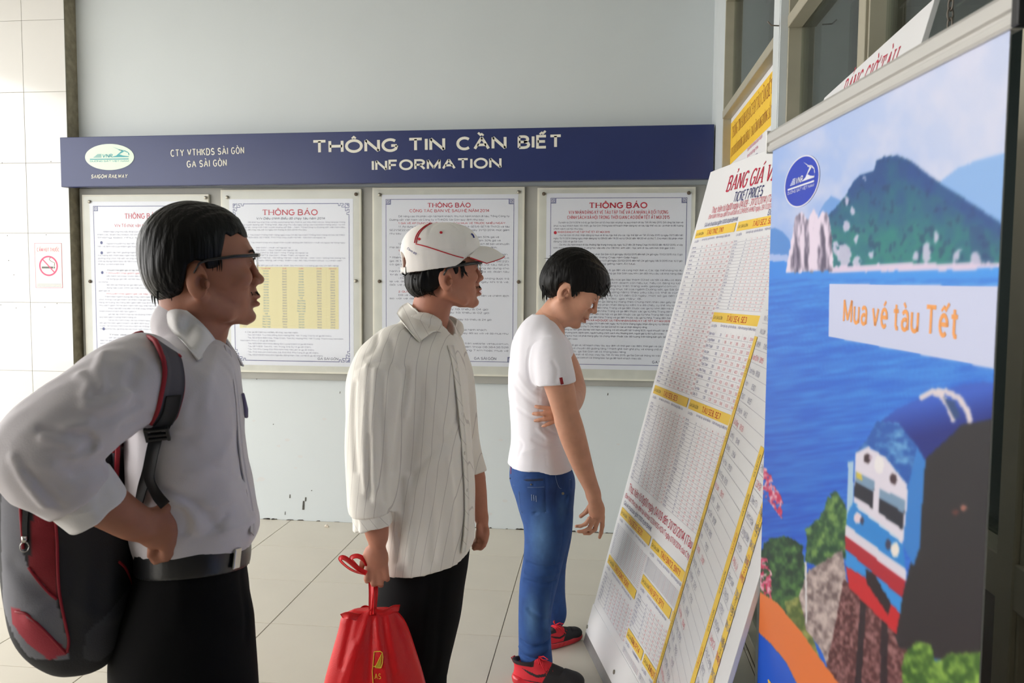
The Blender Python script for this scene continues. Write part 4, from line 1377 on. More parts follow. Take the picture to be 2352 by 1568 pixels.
vA = uv(1611, 527)[1]
vM = (vrow(1516, 895) + vrow(1690, 948)) / 2
v34 = vrow(1657, 718)
vB = (vrow(1436, 1178) + vrow(1586, 1310)) / 2
table(.03, .425, vA, vM + .012, 'TÀU TN2, TN1', 33)
table(.445, .84, vA, v34 + .012, 'TÀU SE2, SE1', 22, 8)
table(.445, .84, v34, vM + .012, 'TÀU SE4, SE3', 11)
v2 = vrow(1447, 1146) + .03
table(.03, .425, vM, v2 + .045, 'TÀU SE6, SE5', 24)
table(.445, .84, vM, v2 + .045, 'TÀU SE8, SE7', 24)
put_text(ink_to('r'), 'Thực hiện từ 0g00 ngày 04/09 đến 31/12/2014 (Tàu ĐP)', (.05, v2 - .005, 0), XX, YY, .028, w=.79, lift=.0012)
put_text(ink_to('r'), '(Ban hành theo quy định tại văn bản 1229/KSG-KDVT ngày 07/8/2014 của Cty KSG)', (.03, v2 - .038, 0), XX, YY, .017, w=.81, lift=.0012)
put_text(ink_to('b'), 'Giá vé chưa bao gồm 1.000 đ phí BHHK', (.04, v2 - .066, 0), XX, YY, .015, w=.37, lift=.0012)
vC = v2 - .08
vD = vrow(1440, 1414) if False else .39
table(.03, .425, vC, vD + .01, 'TÀU SE22, SE21', 18)
table(.445, .84, vC, .47, 'TÀU SNT2, SNT1', 13)
table(.445, .76, .46, .27, 'TÀU SPT2, SPT1', 9, 6)
table(.77, .85, .46, .27, 'PT2', 1, 1)
table(.03, .425, vD, .2, 'TÀU SQN2, SQN1', 9)
table(.445, .63, .26, .175, 'TÀU PT4', 4, 4)
table(.645, .85, .26, .175, 'TÀU PT3', 4, 4)
ml = {'r': (M_bred, 'red_lettering'), 'b': (M_bblue, 'indigo_lettering'), 'g': (M_pgold, 'golden_table_bar'), 'rule': (M_prule, 'table_rule'),
      'blu': (M_pblu, 'station_names'), 'num': (M_pnum, 'price_figures'), 'b2': (mat('olive_print', (120, 104, 60), rough=.6), 'bar_caption'),
      'o': (mat('orange_red_print', (206, 84, 40), rough=.6), 'bar_title')}
for k, mbb in bl.items():
    obj(ml[k][1], mbb, ml[k][0], pb)['kind'] = 'stuff'
for v in (0.14, 0.16):
    pass

# the second leaning board: timetable, cut at a slant along the top
TL = CAM + 2.2 / ray(1895, 225)[1] * ray(1895, 225)
E2 = np.array([0, -1.0, 0])
U2 = np.cross(np.cross(ray(1895, 225), ray(1500, 1568)), E2)
U2 /= np.linalg.norm(U2) * np.sign(U2[2])
N2 = np.cross(E2, U2)
LT = TL[2] / U2[2]
L2 = TL - U2 * LT
NH2 = np.array([1.0, 0, 0])
MP2 = Matrix(((E2[0], U2[0], N2[0], L2[0]), (E2[1], U2[1], N2[1], L2[1]), (E2[2], U2[2], N2[2], 0.0), (0, 0, 0, 1)))


def uv2(px, py):
    return local(L2, E2, U2, N2, px, py)


tb = thing('timetable_board', 'leaning white timetable board lettered BẢNG GIỜ TÀU behind the roll-up banner', 'board', M=MP2)
off = 0.0
W2 = uv2(2150, -5)[0]
mb = MB()
tp = [(0, 0.03), (W2, 0.03), (W2, uv2(2150, -5)[1]), (0, LT)]
mb.add([(x, y, T0 + .004) for x, y in tp] + [(x, y, .002) for x, y in tp], [(3, 2, 1, 0), (4, 5, 6, 7), (0, 1, 5, 4), (1, 2, 6, 5), (2, 3, 7, 6), (3, 0, 4, 7)])
obj('panel', mb, M_brd, tb, bevel=.001)
obj('metal_base', MB().box((0, 0, T0 - .03), (W2, .03, 0.002)), M_metal, tb)
for x in (.08, W2 - .08):
    b = MB()
    wt = E2 * x + U2 * 1.5 + N2 * (T0 - .015)
    wb = wt + NH2 * 0.08
    wb[2] = 0.012
    Rm = np.array([E2, U2, N2])
    b.bar((x, 1.5, T0 - .006), Rm @ wb, .03, .02, up=(1, 0, 0))
    obj('prop_leg', b, M_metal, tb)
A, B = [((hit(*q, L2 + N2 * .0026, N2) - L2) @ E2, (hit(*q, L2 + N2 * .0026, N2) - L2) @ U2) for q in ((1929, 230), (2051, 161))]
eL = math.hypot(B[0] - A[0], B[1] - A[1])
eD = np.array([(B[0] - A[0]) / eL, (B[1] - A[1]) / eL, 0])
m = MB()
put_text(m, 'BẢNG GIỜ TÀU', (A[0], A[1] - .012, 0), eD, np.array([-eD[1], eD[0], 0]), .058, w=eL, serif=True, lift=.0026, bold=-.004)
obj('red_lettering', m, M_bred, tb)
BANDS = ((.012, .05, uv2(1762, 780)[1], .06), (uv2(1640, 1395)[0] + .0, uv2(1640, 1395)[0] + .038, uv2(1755, 1095)[1] + .05, .06), (.56, .6, 1.3, .06))
print(BANDS)
# yellow bands run up and down the sheet with tables between
m = MB()
m2, m3, m4 = MB(), MB(), MB()
for (u0, u1, top, bot) in BANDS:
    m = MB()
    quad_on(m, O0, XX, YY, u0, bot, u1, top, lift=.0034)
    obj('golden_band', m, M_pgold, tb)
    for k in range(int((top - bot) / .09)):
        v = bot + .03 + k * .09
        # captions turned along the band
        put_text(m4 if k % 3 else m3, 'TÀU SE%d' % (k % 8 + 1) if k % 3 == 0 else 'GA SÀI GÒN', (u1 - .009, v, 0), YY, -XX, .012, lift=.0, maxw=.05)
for vv in (m3, m4):
    vv.v = [(x, y, .0042) for x, y, z in vv.v]
for k in range(40):
    v = .08 + k * .035
    quad_on(m2, O0, XX, YY, .055, v, BANDS[1][0], v + .0009, lift=.003)
    quad_on(m2, O0, XX, YY, BANDS[1][1], v, .55, v + .0009, lift=.003)
obj('table_rule', m2, M_prule, tb)['kind'] = 'stuff'
n1, n2 = MB(), MB()
for k in range(39):
    v = .088 + k * .035
    for cgrp, u in enumerate((.065, BANDS[1][1] + .015)):
        if cgrp and v > BANDS[1][2]:
            continue
        tgt = n1 if (k + cgrp * 2) % 5 == 0 else n2
        put_text(tgt, STN[(k * 3 + cgrp) % len(STN)] if k % 4 else '%02dh%02d' % (SEED.randint(0, 23), SEED.randint(0, 59)), (u, v, 0), XX, YY, .013, lift=.0038, maxw=.075)
        put_text(tgt, '%02dh%02d' % (SEED.randint(0, 23), SEED.randint(0, 59)), (u + .09, v, 0), XX, YY, .013, lift=.0038, maxw=.045)
obj('departure_figures', n1, M_pnum, tb)['kind'] = 'stuff'
obj('station_names', n2, mat('grey_figures', (150, 150, 170), rough=.6), tb)['kind'] = 'stuff'
obj('band_title', m3, ml['o'][0], tb)['kind'] = 'stuff'
obj('band_caption', m4, ml['b2'][0], tb)['kind'] = 'stuff'
# ------------------------------------------------------------------ roll-up banner at the right
HB = 1.70
A_ = CAM + (HB - CAM[2]) / ray(1775, 350)[2] * ray(1775, 350)
B_ = CAM + (HB - CAM[2]) / ray(2320, 75)[2] * ray(2320, 75)
WB = float(np.linalg.norm(B_ - A_))
EB = (B_ - A_) / WB
NB = np.cross(EB, [0, 0, 1.0])
LB = np.array([A_[0], A_[1], 0.0])
MPB = Matrix(((EB[0], 0, NB[0], LB[0]), (EB[1], 0, NB[1], LB[1]), (EB[2], 1, NB[2], 0.0), (0, 0, 0, 1)))
rb = thing('roll_up_banner', 'tall roll-up banner picturing a blue train below a green island in the sea', 'banner', M=MPB)
ZB0 = 0.07


def uvb(px, py):
    return local(LB, EB, np.array([0, 0, 1.0]), NB, px, py)


NX, NY = 290, 640
us = np.linspace(0, WB, NX)
vs = np.concatenate([np.linspace(ZB0, .5, 60)[:-1], np.linspace(.5, HB + .01, NY - 59)])
UU, VV = np.meshgrid(us, vs)
PW = LB[None, :] + UU.ravel()[:, None] * EB + VV.ravel()[:, None] * np.array([0, 0, 1.0])
dd = PW - CAM
zz = dd @ _F
PX = (1176 + FPX * (dd @ _R) / zz).reshape(UU.shape)
PY = (784 - FPX * (dd @ _U) / zz).reshape(UU.shape)
rng = np.random.default_rng(4)


def vnoise(X, Y, sx, sy, seed=0, oct_=3):
    out = np.zeros_like(X)
    amp, tot = 1.0, 0
    for o in range(oct_):
        g = np.random.default_rng(seed * 7 + o).random((256, 256))
        x, y = X / sx * 2 ** o + 50, Y / sy * 2 ** o + 50
        xi, yi = np.floor(x).astype(int), np.floor(y).astype(int)
        fx, fy = x - xi, y - yi
        fx, fy = fx * fx * (3 - 2 * fx), fy * fy * (3 - 2 * fy)
        a = g[yi % 256, xi % 256] * (1 - fx) + g[yi % 256, (xi + 1) % 256] * fx
        b = g[(yi + 1) % 256, xi % 256] * (1 - fx) + g[(yi + 1) % 256, (xi + 1) % 256] * fx
        out += amp * (a * (1 - fy) + b * fy)
        tot += amp
        amp *= .55
    return out / tot


def inpoly(X, Y, pts):
    m = np.zeros(X.shape, bool)
    n = len(pts)
    for i in range(n):
        x0, y0 = pts[i]
        x1, y1 = pts[(i + 1) % n]
        if y0 == y1:
            continue
        c = ((Y > y0) != (Y > y1)) & (X < (x1 - x0) * (Y - y0) / (y1 - y0) + x0)
        m ^= c
    return m


img = np.zeros(UU.shape + (3,))
X_, Y_ = PX, PY
wob = (vnoise(X_, Y_, 9, 9, 3) - .5) * 9


def C3(*c):
    return np.array(c, float)


def paint(mask, a, b=None, n=None, k=1.0):
    if b is None:
        img[mask] = img[mask] * (1 - k) + a * k
    else:
        q = np.clip(n[mask], 0, 1)[:, None]
        img[mask] = img[mask] * (1 - k) + (a * (1 - q) + b * q) * k


def sharp(n, lo, hi):
    return np.clip((n - lo) / (hi - lo), 0, 1)


full = np.ones(UU.shape, bool)
# sky and clouds
g = np.clip((X_ - 1775) / 500 + (400 - Y_) / 900, 0, 1)
paint(full, C3(156, 184, 238), C3(200, 210, 240), g)
paint(full, C3(225, 222, 240), k=.0)
cl = sharp(vnoise(X_, Y_, 80, 110, 5, 4), .45, .75)
img[...] = img * (1 - cl[..., None] * .6) + C3(222, 222, 242) * cl[..., None] * .6
# far hills
paint(inpoly(X_, Y_, [(1760, 524), (1782, 524), (1797, 532), (1812, 548), (1825, 592), (1760, 590)]), C3(84, 142, 218))
paint(inpoly(X_ + wob * .3, Y_, [(1876, 500), (1893, 466), (1909, 450), (1929, 458), (1950, 500)]), C3(112, 160, 226))
paint(inpoly(X_, Y_ + wob * .3, [(2340, 340), (2307, 351), (2250, 366), (2199, 386), (2159, 417), (2170, 500), (2340, 560)]), C3(140, 182, 238))
# sea
s = np.clip((Y_ - 600) / 560, 0, 1)
sea = inpoly(X_, Y_, [(1700, 594), (2352, 606), (2352, 1700), (1700, 1700)])
paint(sea, C3(66, 156, 244), C3(24, 84, 214), s * .7 + (1 - np.clip((X_ - 1760) / 300, 0, 1)) * .22)
st = vnoise(X_, Y_ + X_ * .12, 60, 5, 9, 3)
paint(sea & (Y_ > 640), C3(14, 70, 200), C3(90, 172, 246), sharp(st, .25, .8), k=.4)
paint(inpoly(X_, Y_, [(1700, 580), (1822, 586), (1822, 600), (1700, 600)]), C3(170, 190, 240))
# island
isl = inpoly(X_ + wob * .4, Y_ + wob * .4, [(1904, 493), (1944, 448), (1960, 417), (1980, 399), (2006, 394), (2013, 371), (2031, 360), (2062, 357), (2092, 369), (2118, 392), (2154, 417),
                             (2205, 450), (2256, 483), (2301, 514), (2340, 540), (2340, 612), (2100, 618), (1909, 624), (1901, 550)])
nn = vnoise(X_, Y_, 22, 30, 12, 4)
hgt = np.clip((Y_ - 380 - np.abs(X_ - 2060) * .35) / 150, 0, 1)
paint(isl, C3(26, 74, 138), C3(36, 128, 128), sharp(nn * .6 + hgt * .6, .3, .95))
paint(isl & (vnoise(X_, Y_, 10, 16, 33, 2) > .68), C3(16, 56, 104), k=.6)
rid = inpoly(X_ + wob, Y_, [(2092, 369), (2154, 417), (2301, 514), (2330, 545), (2250, 520), (2160, 455), (2080, 420)])
paint(rid, C3(30, 74, 150), k=.45)
paint(isl & inpoly(X_ + wob, Y_, [(2225, 520), (2255, 515), (2290, 620), (2235, 620)]), C3(28, 64, 130), k=.5)
for cx, cy, rx, ry in [(2128, 580, 9, 26), (2150, 545, 6, 14), (2103, 588, 7, 11), (2203, 594, 14, 22), (2240, 596, 12, 18), (2001, 583, 5, 10), (1967, 548, 5, 12),
                       (1938, 585, 16, 26), (1968, 600, 10, 14), (1945, 462, 4, 10), (1958, 484, 4, 9), (1944, 520, 7, 14), (1921, 570, 7, 16), (1987, 408, 7, 5)]:
    paint((((X_ - cx + wob) / rx) ** 2 + ((Y_ - cy + wob) / ry) ** 2 < 1) & (nn > .3), C3(216, 204, 232), k=.85)
paint(inpoly(X_, Y_ + wob * .5, [(1905, 612), (2050, 604), (2200, 606), (2330, 600), (2330, 612), (2200, 621), (2050, 622), (1905, 626)]), C3(222, 206, 232))
cf = inpoly(X_ + wob * .6, Y_ + wob * .6, [(1806, 626), (1812, 580), (1819, 545), (1827, 499), (1842, 486), (1854, 505), (1868, 478), (1880, 500), (1890, 484), (1902, 490), (1911, 540), (1914, 622)])
paint(cf, C3(92, 84, 110), C3(232, 218, 238), sharp(vnoise(X_, Y_, 9, 50, 21, 3), .28, .55))
# caption box
box = inpoly(X_, Y_, [(1906, 652), (2340, 658.5), (2340, 857), (1904, 772)])
paint(box, C3(206, 212, 242))
# shore: bushes, rocks, track
gn = vnoise(X_, Y_, 12, 14, 40, 3)
paint(inpoly(X_ + wob, Y_ + wob, [(1850, 1290), (1852, 1216), (1882, 1192), (1901, 1143), (1921, 1128), (1942, 1160), (1950, 1280), (1887, 1300)]), C3(28, 70, 48), C3(120, 158, 84), sharp(gn, .3, .75))
paint(inpoly(X_ + wob, Y_ + wob, [(1730, 1280), (1769, 1236), (1808, 1231), (1842, 1251), (1850, 1319), (1835, 1400), (1860, 1568), (1730, 1400)]), C3(18, 52, 40), C3(92, 140, 72), sharp(gn, .3, .8))
paint(inpoly(X_ + wob, Y_ + wob, [(1800, 1380), (1840, 1370), (1860, 1450), (1905, 1568), (1850, 1568)]), C3(84, 104, 50), C3(168, 170, 96), sharp(gn, .3, .8))
paint(inpoly(X_ + wob * .8, Y_ + wob * .8, [(1857, 1310), (1935, 1262), (1945, 1339), (1918, 1452), (1901, 1530), (1882, 1486), (1852, 1447), (1835, 1363)]), C3(116, 98, 100), C3(206, 188, 184), sharp(gn, .25, .7))
paint(inpoly(X_ + wob * .5, Y_, [(1936, 1330), (2000, 1380), (2068, 1440), (2088, 1486), (2080, 1700), (1880, 1700), (1900, 1520), (1918, 1440)]), C3(84, 44, 48), C3(164, 116, 116), sharp(vnoise(X_, Y_, 6, 7, 44, 2), .35, .8))
for a, b, w in (((1984, 1370), (1962, 1700), 14), ((2032, 1400), (2028, 1700), 16)):
    t = (Y_ - a[1]) / (b[1] - a[1])
    cx = a[0] + (b[0] - a[0]) * t
    paint((np.abs(X_ - cx) < w / 2) & (Y_ > a[1]), C3(44, 30, 40))
paint(inpoly(X_, Y_, [(1848, 1290), (1853, 1290), (1854, 1432), (1850, 1432)]), C3(220, 216, 220))
# train
paint(inpoly(X_ + wob * .3, Y_, [(2122, 1050), (2176, 1006), (2210, 971), (2340, 945), (2340, 1520), (2141, 1512), (2063, 1485), (2050, 1440), (2083, 1329), (2107, 1231)]), C3(40, 37, 44))
paint(inpoly(X_, Y_, [(1999, 996), (2024, 967), (2063, 937), (2112, 915), (2161, 898), (2210, 883), (2260, 876), (2340, 890), (2340, 950), (2210, 975), (2176, 1008), (2124, 1055), (2060, 1040)]),
      C3(52, 96, 206), C3(22, 40, 132), np.clip((Y_ - 880 - (2330 - X_) * .22) / 75, 0, 1))
paint(inpoly(X_, Y_, [(1962, 1042), (1990, 1012), (2014, 967), (2063, 971), (2107, 1025), (2126, 1058), (2088, 1143), (2050, 1075), (1999, 1025)]), C3(34, 92, 184), C3(110, 172, 226), sharp(vnoise(X_, Y_, 16, 10, 50, 3), .4, .8))
paint(inpoly(X_, Y_, [(2107, 1025), (2126, 1058), (2122, 1100), (2112, 1260), (2098, 1300), (2074, 1251), (2085, 1120)]), C3(52, 130, 214))
paint(inpoly(X_, Y_, [(1965, 1040), (1994, 1025), (2034, 1050), (2083, 1113), (2085, 1143), (2073, 1255), (1960, 1158)]), C3(228, 222, 238))
paint(inpoly(X_, Y_, [(1948, 1060), (1960, 1058), (1960, 1155), (1943, 1210)]), C3(176, 208, 236))
for q in ([(1965, 1082), (2009, 1104), (2004, 1167), (1962, 1138)], [(2021, 1121), (2080, 1150), (2073, 1216), (2019, 1177)]):
    paint(inpoly(X_, Y_, q), C3(36, 38, 54))
    h = [q[0], q[1], ((q[1][0] + q[2][0]) / 2, (q[1][1] + q[2][1]) / 2 - 5), ((q[0][0] + q[3][0]) / 2, (q[0][1] + q[3][1]) / 2 - 5)]
    paint(inpoly(X_, Y_, h), C3(126, 158, 190))
paint(inpoly(X_, Y_, [(1967, 1084), (1980, 1090), (1980, 1104), (1967, 1098)]), C3(214, 196, 80))
paint(inpoly(X_, Y_, [(1960, 1152), (2074, 1250), (2082, 1322), (1943, 1212), (1946, 1180)]), C3(42, 138, 222))
paint(inpoly(X_, Y_, [(1966, 1158), (2066, 1236), (2066, 1242), (1966, 1164)]), C3(214, 222, 240))
paint(inpoly(X_, Y_, [(1943, 1204), (2083, 1310), (2080, 1334), (1941, 1229)]), C3(226, 220, 236))
paint(inpoly(X_, Y_, [(1941, 1229), (2080, 1334), (2072, 1373), (1942, 1260)]), C3(182, 32, 52))
paint(inpoly(X_, Y_, [(1942, 1260), (2072, 1373), (2067, 1412), (1943, 1300)]), C3(50, 148, 230))
paint(inpoly(X_, Y_, [(1943, 1300), (1985, 1324), (2024, 1363), (2067, 1407), (2059, 1456), (2034, 1432), (1950, 1349)]), C3(206, 34, 46))
paint(inpoly(X_ + wob * .5, Y_, [(1988, 1305), (2010, 1322), (2046, 1385), (2040, 1412), (2014, 1372), (1990, 1340)]), C3(40, 24, 34))
for cx, cy, rx, ry, c_ in [(2019, 1067, 11, 21, (240, 236, 240)), (1992, 1053, 8, 11, (60, 40, 50)), (2000, 1050, 4, 6, (190, 170, 190)), (2052, 1100, 8, 12, (70, 50, 60)),
                           (1970, 1189, 9, 13, (236, 214, 226)), (2056, 1262, 10, 17, (240, 232, 226)), (2040, 1250, 6, 12, (60, 60, 90)), (1980, 1196, 4, 8, (60, 60, 90)),
                           (2213, 1166, 8, 6, (172, 110, 96)), (2194, 1176, 8, 5, (110, 60, 56))]:
    paint(((X_ - cx) / rx) ** 2 + ((Y_ - cy) / ry) ** 2 < 1, C3(*c_))
for seg in ([(2118, 912), (2140, 899), (2160, 906), (2178, 930), (2190, 962)], [(2140, 899), (2172, 898), (2204, 915), (2222, 944), (2228, 964)]):
    for (a, b), (c_, d_) in zip(seg[:-1], seg[1:]):
        L_ = math.hypot(c_ - a, d_ - b)
        t = np.clip(((X_ - a) * (c_ - a) + (Y_ - b) * (d_ - b)) / L_ ** 2, 0, 1)
        paint(np.hypot(X_ - a - t * (c_ - a), Y_ - b - t * (d_ - b)) < 6.5, C3(226, 214, 222))
paint(inpoly(X_, Y_, [(2166, 912), (2192, 922), (2208, 960), (2192, 962)]), C3(44, 76, 130))
# near bushes, flowers, swoosh
paint(inpoly(X_ + wob, Y_ + wob, [(2073, 1510), (2102, 1471), (2138, 1480), (2150, 1520), (2185, 1500), (2262, 1496), (2340, 1500), (2340, 1700), (2073, 1700)]), C3(52, 92, 36), C3(150, 190, 84), sharp(gn, .3, .8))
fl = (inpoly(X_ + wob, Y_ + wob, [(1750, 1072), (1768, 1078), (1776, 1110), (1790, 1130), (1802, 1170), (1794, 1190), (1780, 1170), (1750, 1130)]) |
      inpoly(X_ + wob, Y_ + wob, [(1736, 1275), (1760, 1280), (1772, 1320), (1770, 1375), (1760, 1372), (1736, 1330)]))
paint(fl & (vnoise(X_, Y_, 7, 8, 61, 2) > .38), C3(206, 44, 92), C3(240, 190, 206), sharp(vnoise(X_, Y_, 6, 7, 66, 2), .4, .7))
paint(inpoly(X_, Y_, [(1720, 1340), (1738, 1354), (1784, 1383), (1838, 1447), (1882, 1510), (1931, 1575), (1990, 1700), (1850, 1700), (1833, 1575), (1808, 1525), (1774, 1481), (1737, 1447), (1720, 1436)]), C3(238, 126, 62))
paint(inpoly(X_, Y_, [(1720, 1436), (1737, 1447), (1774, 1481), (1808, 1525), (1833, 1575), (1860, 1700), (1700, 1700)]), C3(28, 92, 216))
# soft print
for _ in range(2):
    k_ = img.copy()
    k_[1:-1, 1:-1] = (img[1:-1, 1:-1] * 4 + img[:-2, 1:-1] + img[2:, 1:-1] + img[1:-1, :-2] + img[1:-1, 2:]) / 8
    img = k_
lin = np.where(img / 255 <= .04045, img / 255 / 12.92, ((img / 255 + .055) / 1.055) ** 2.4)
idx = np.arange(NX * len(vs)).reshape(len(vs), NX)
q = np.stack([idx[:-1, :-1], idx[:-1, 1:], idx[1:, 1:], idx[1:, :-1]], -1).reshape(-1, 4)


def fast_mesh(name, V, Q):
    me = bpy.data.meshes.new(name)
    V = np.ascontiguousarray(V, dtype=np.float32)
    Q = np.ascontiguousarray(Q, dtype=np.int32)
    me.vertices.add(len(V))
    me.vertices.foreach_set('co', V.ravel())
    k = Q.shape[1]
    me.loops.add(Q.size)
    me.loops.foreach_set('vertex_index', Q.ravel())
    me.polygons.add(len(Q))
    me.polygons.foreach_set('loop_start', np.arange(0, Q.size, k, dtype=np.int32))
    me.polygons.foreach_set('loop_total', np.full(len(Q), k, dtype=np.int32))
    me.update(calc_edges=True)
    return me


me = fast_mesh('printed_sheet', np.stack([UU.ravel(), VV.ravel(), np.zeros(UU.size)], -1), q)
ca = me.color_attributes.new('print', 'FLOAT_COLOR', 'POINT')
ca.data.foreach_set('color', np.concatenate([lin.reshape(-1, 3), np.ones((UU.size, 1))], 1).astype(np.float32).ravel())
M_print = mat('satin_print', (255, 255, 255), rough=.38, vc='print')
link('printed_sheet', me, M_print, rb)
obj('backing', MB().box((0, ZB0, -.0015), (WB, HB + .01, -.0004)), mat('banner_back', (170, 170, 170), rough=.7), rb)
m = MB()
poly_on(m, O0, XX, YY, [(min(x, WB), y) for x, y in (uvb(1904, 772), uvb(2297, 846), uvb(2302, 658.5), uvb(1906, 652))], lift=.0004)
obj('caption_box', m, mat('lavender_print', (206, 212, 242), rough=.4), rb)
m = MB()
A, B = uvb(1937, 737), uvb(2199, 775)
eL = math.hypot(B[0] - A[0], B[1] - A[1])
eD = np.array([(B[0] - A[0]) / eL, (B[1] - A[1]) / eL, 0])
hM = uvb(1940, 688)[1] - uvb(1940, 737)[1]
put_text(m, 'Mua vé tàu Tết', (A[0], A[1], 0), eD, np.array([-eD[1], eD[0], 0]), hM, w=eL, bold=.02, lift=.0008, weight=.17)
obj('orange_lettering', m, mat('orange_print', (246, 168, 96), rough=.4), rb)
m = MB()
a, b = uvb(1764, 1566), uvb(1800, 1566)
put_text(m, 'ĐƯỜNG SẮT', (a[0], a[1] - .03, 0), XX, YY, .035, lift=.0008, serif=True)
obj('yellow_lettering', m, M_gold, rb)


def put_local(name, mb, m, parent, **k):
    return obj(name, mb, m, parent, **k)


c0, cl_, cr, ct, cb = uvb(1841, 417), uvb(1803, 420), uvb(1879, 413), uvb(1841, 362), uvb(1841, 472)
railway_logo(np.array([c0[0], c0[1], 0.0]), XX, YY, (cr[0] - cl_[0]) / 2, (ct[1] - cb[1]) / 2, mat('deep_blue_print', (30, 62, 190), rough=.4),
             mat('white_print', (232, 234, 246), rough=.4), mat('pale_print', (200, 208, 240), rough=.4), rb, ring=mat('ring_print', (226, 228, 244), rough=.4), put=put_local)
# rails, end caps, pole, cassette
M_rail = mat('silver_rail', (206, 204, 200), rough=.35, metal=.25)
M_cap = mat('black_plastic', (34, 34, 36), rough=.45)
m = MB()
sec = [(-.009, 0), (.004, 0), (.006, .003), (.006, .010), (.003, .012), (.003, .015), (.007, .017), (.007, .031), (.002, .037), (-.006, .037), (-.009, .031)]
x0, x1 = -.012, WB + .012
m.add([(x0, HB + .002 + b, a) for a, b in sec] + [(x1, HB + .002 + b, a) for a, b in sec],
      [tuple(range(len(sec))), tuple(range(2 * len(sec) - 1, len(sec) - 1, -1))] + [(i, len(sec) + i, len(sec) + (i + 1) % len(sec), (i + 1) % len(sec)) for i in range(len(sec))])
obj('top_rail', m, M_rail, rb)
obj('end_cap', MB().box((x1, HB + .0, -.012), (x1 + .012, HB + .041, .008)), M_cap, rb, bevel=.002)
obj('end_cap', MB().box((x0 - .004, HB + .0, -.012), (x0, HB + .041, .008)), M_rail, rb, bevel=.002)
obj('hook', MB().box((WB / 2 - .01, HB + .0, -.024), (WB / 2 + .01, HB + .03, -.0105)), M_cap, rb)
obj('pole', MB().cyl((WB / 2, .06, -.018), (WB / 2, HB + .02, -.018), .007), M_rail, rb)
obj('base_cassette', MB().add([(x0, .006, -.06), (x0, .006, .04), (x0, .05, .04), (x0, .075, .01), (x0, .075, -.03), (x0, .05, -.06),
                               (x1, .006, -.06), (x1, .006, .04), (x1, .05, .04), (x1, .075, .01), (x1, .075, -.03), (x1, .05, -.06)],
                              [(5, 4, 3, 2, 1, 0), (6, 7, 8, 9, 10, 11)] + [(i, (i + 1) % 6, 6 + (i + 1) % 6, 6 + i) for i in range(6)]), M_rail, rb, bevel=.003)
obj('foot', MB().box((.05, 0, -.14), (.09, .008, .12)), M_rail, rb, bevel=.002)
obj('foot', MB().box((WB - .09, 0, -.14), (WB - .05, .008, .12)), M_rail, rb, bevel=.002)
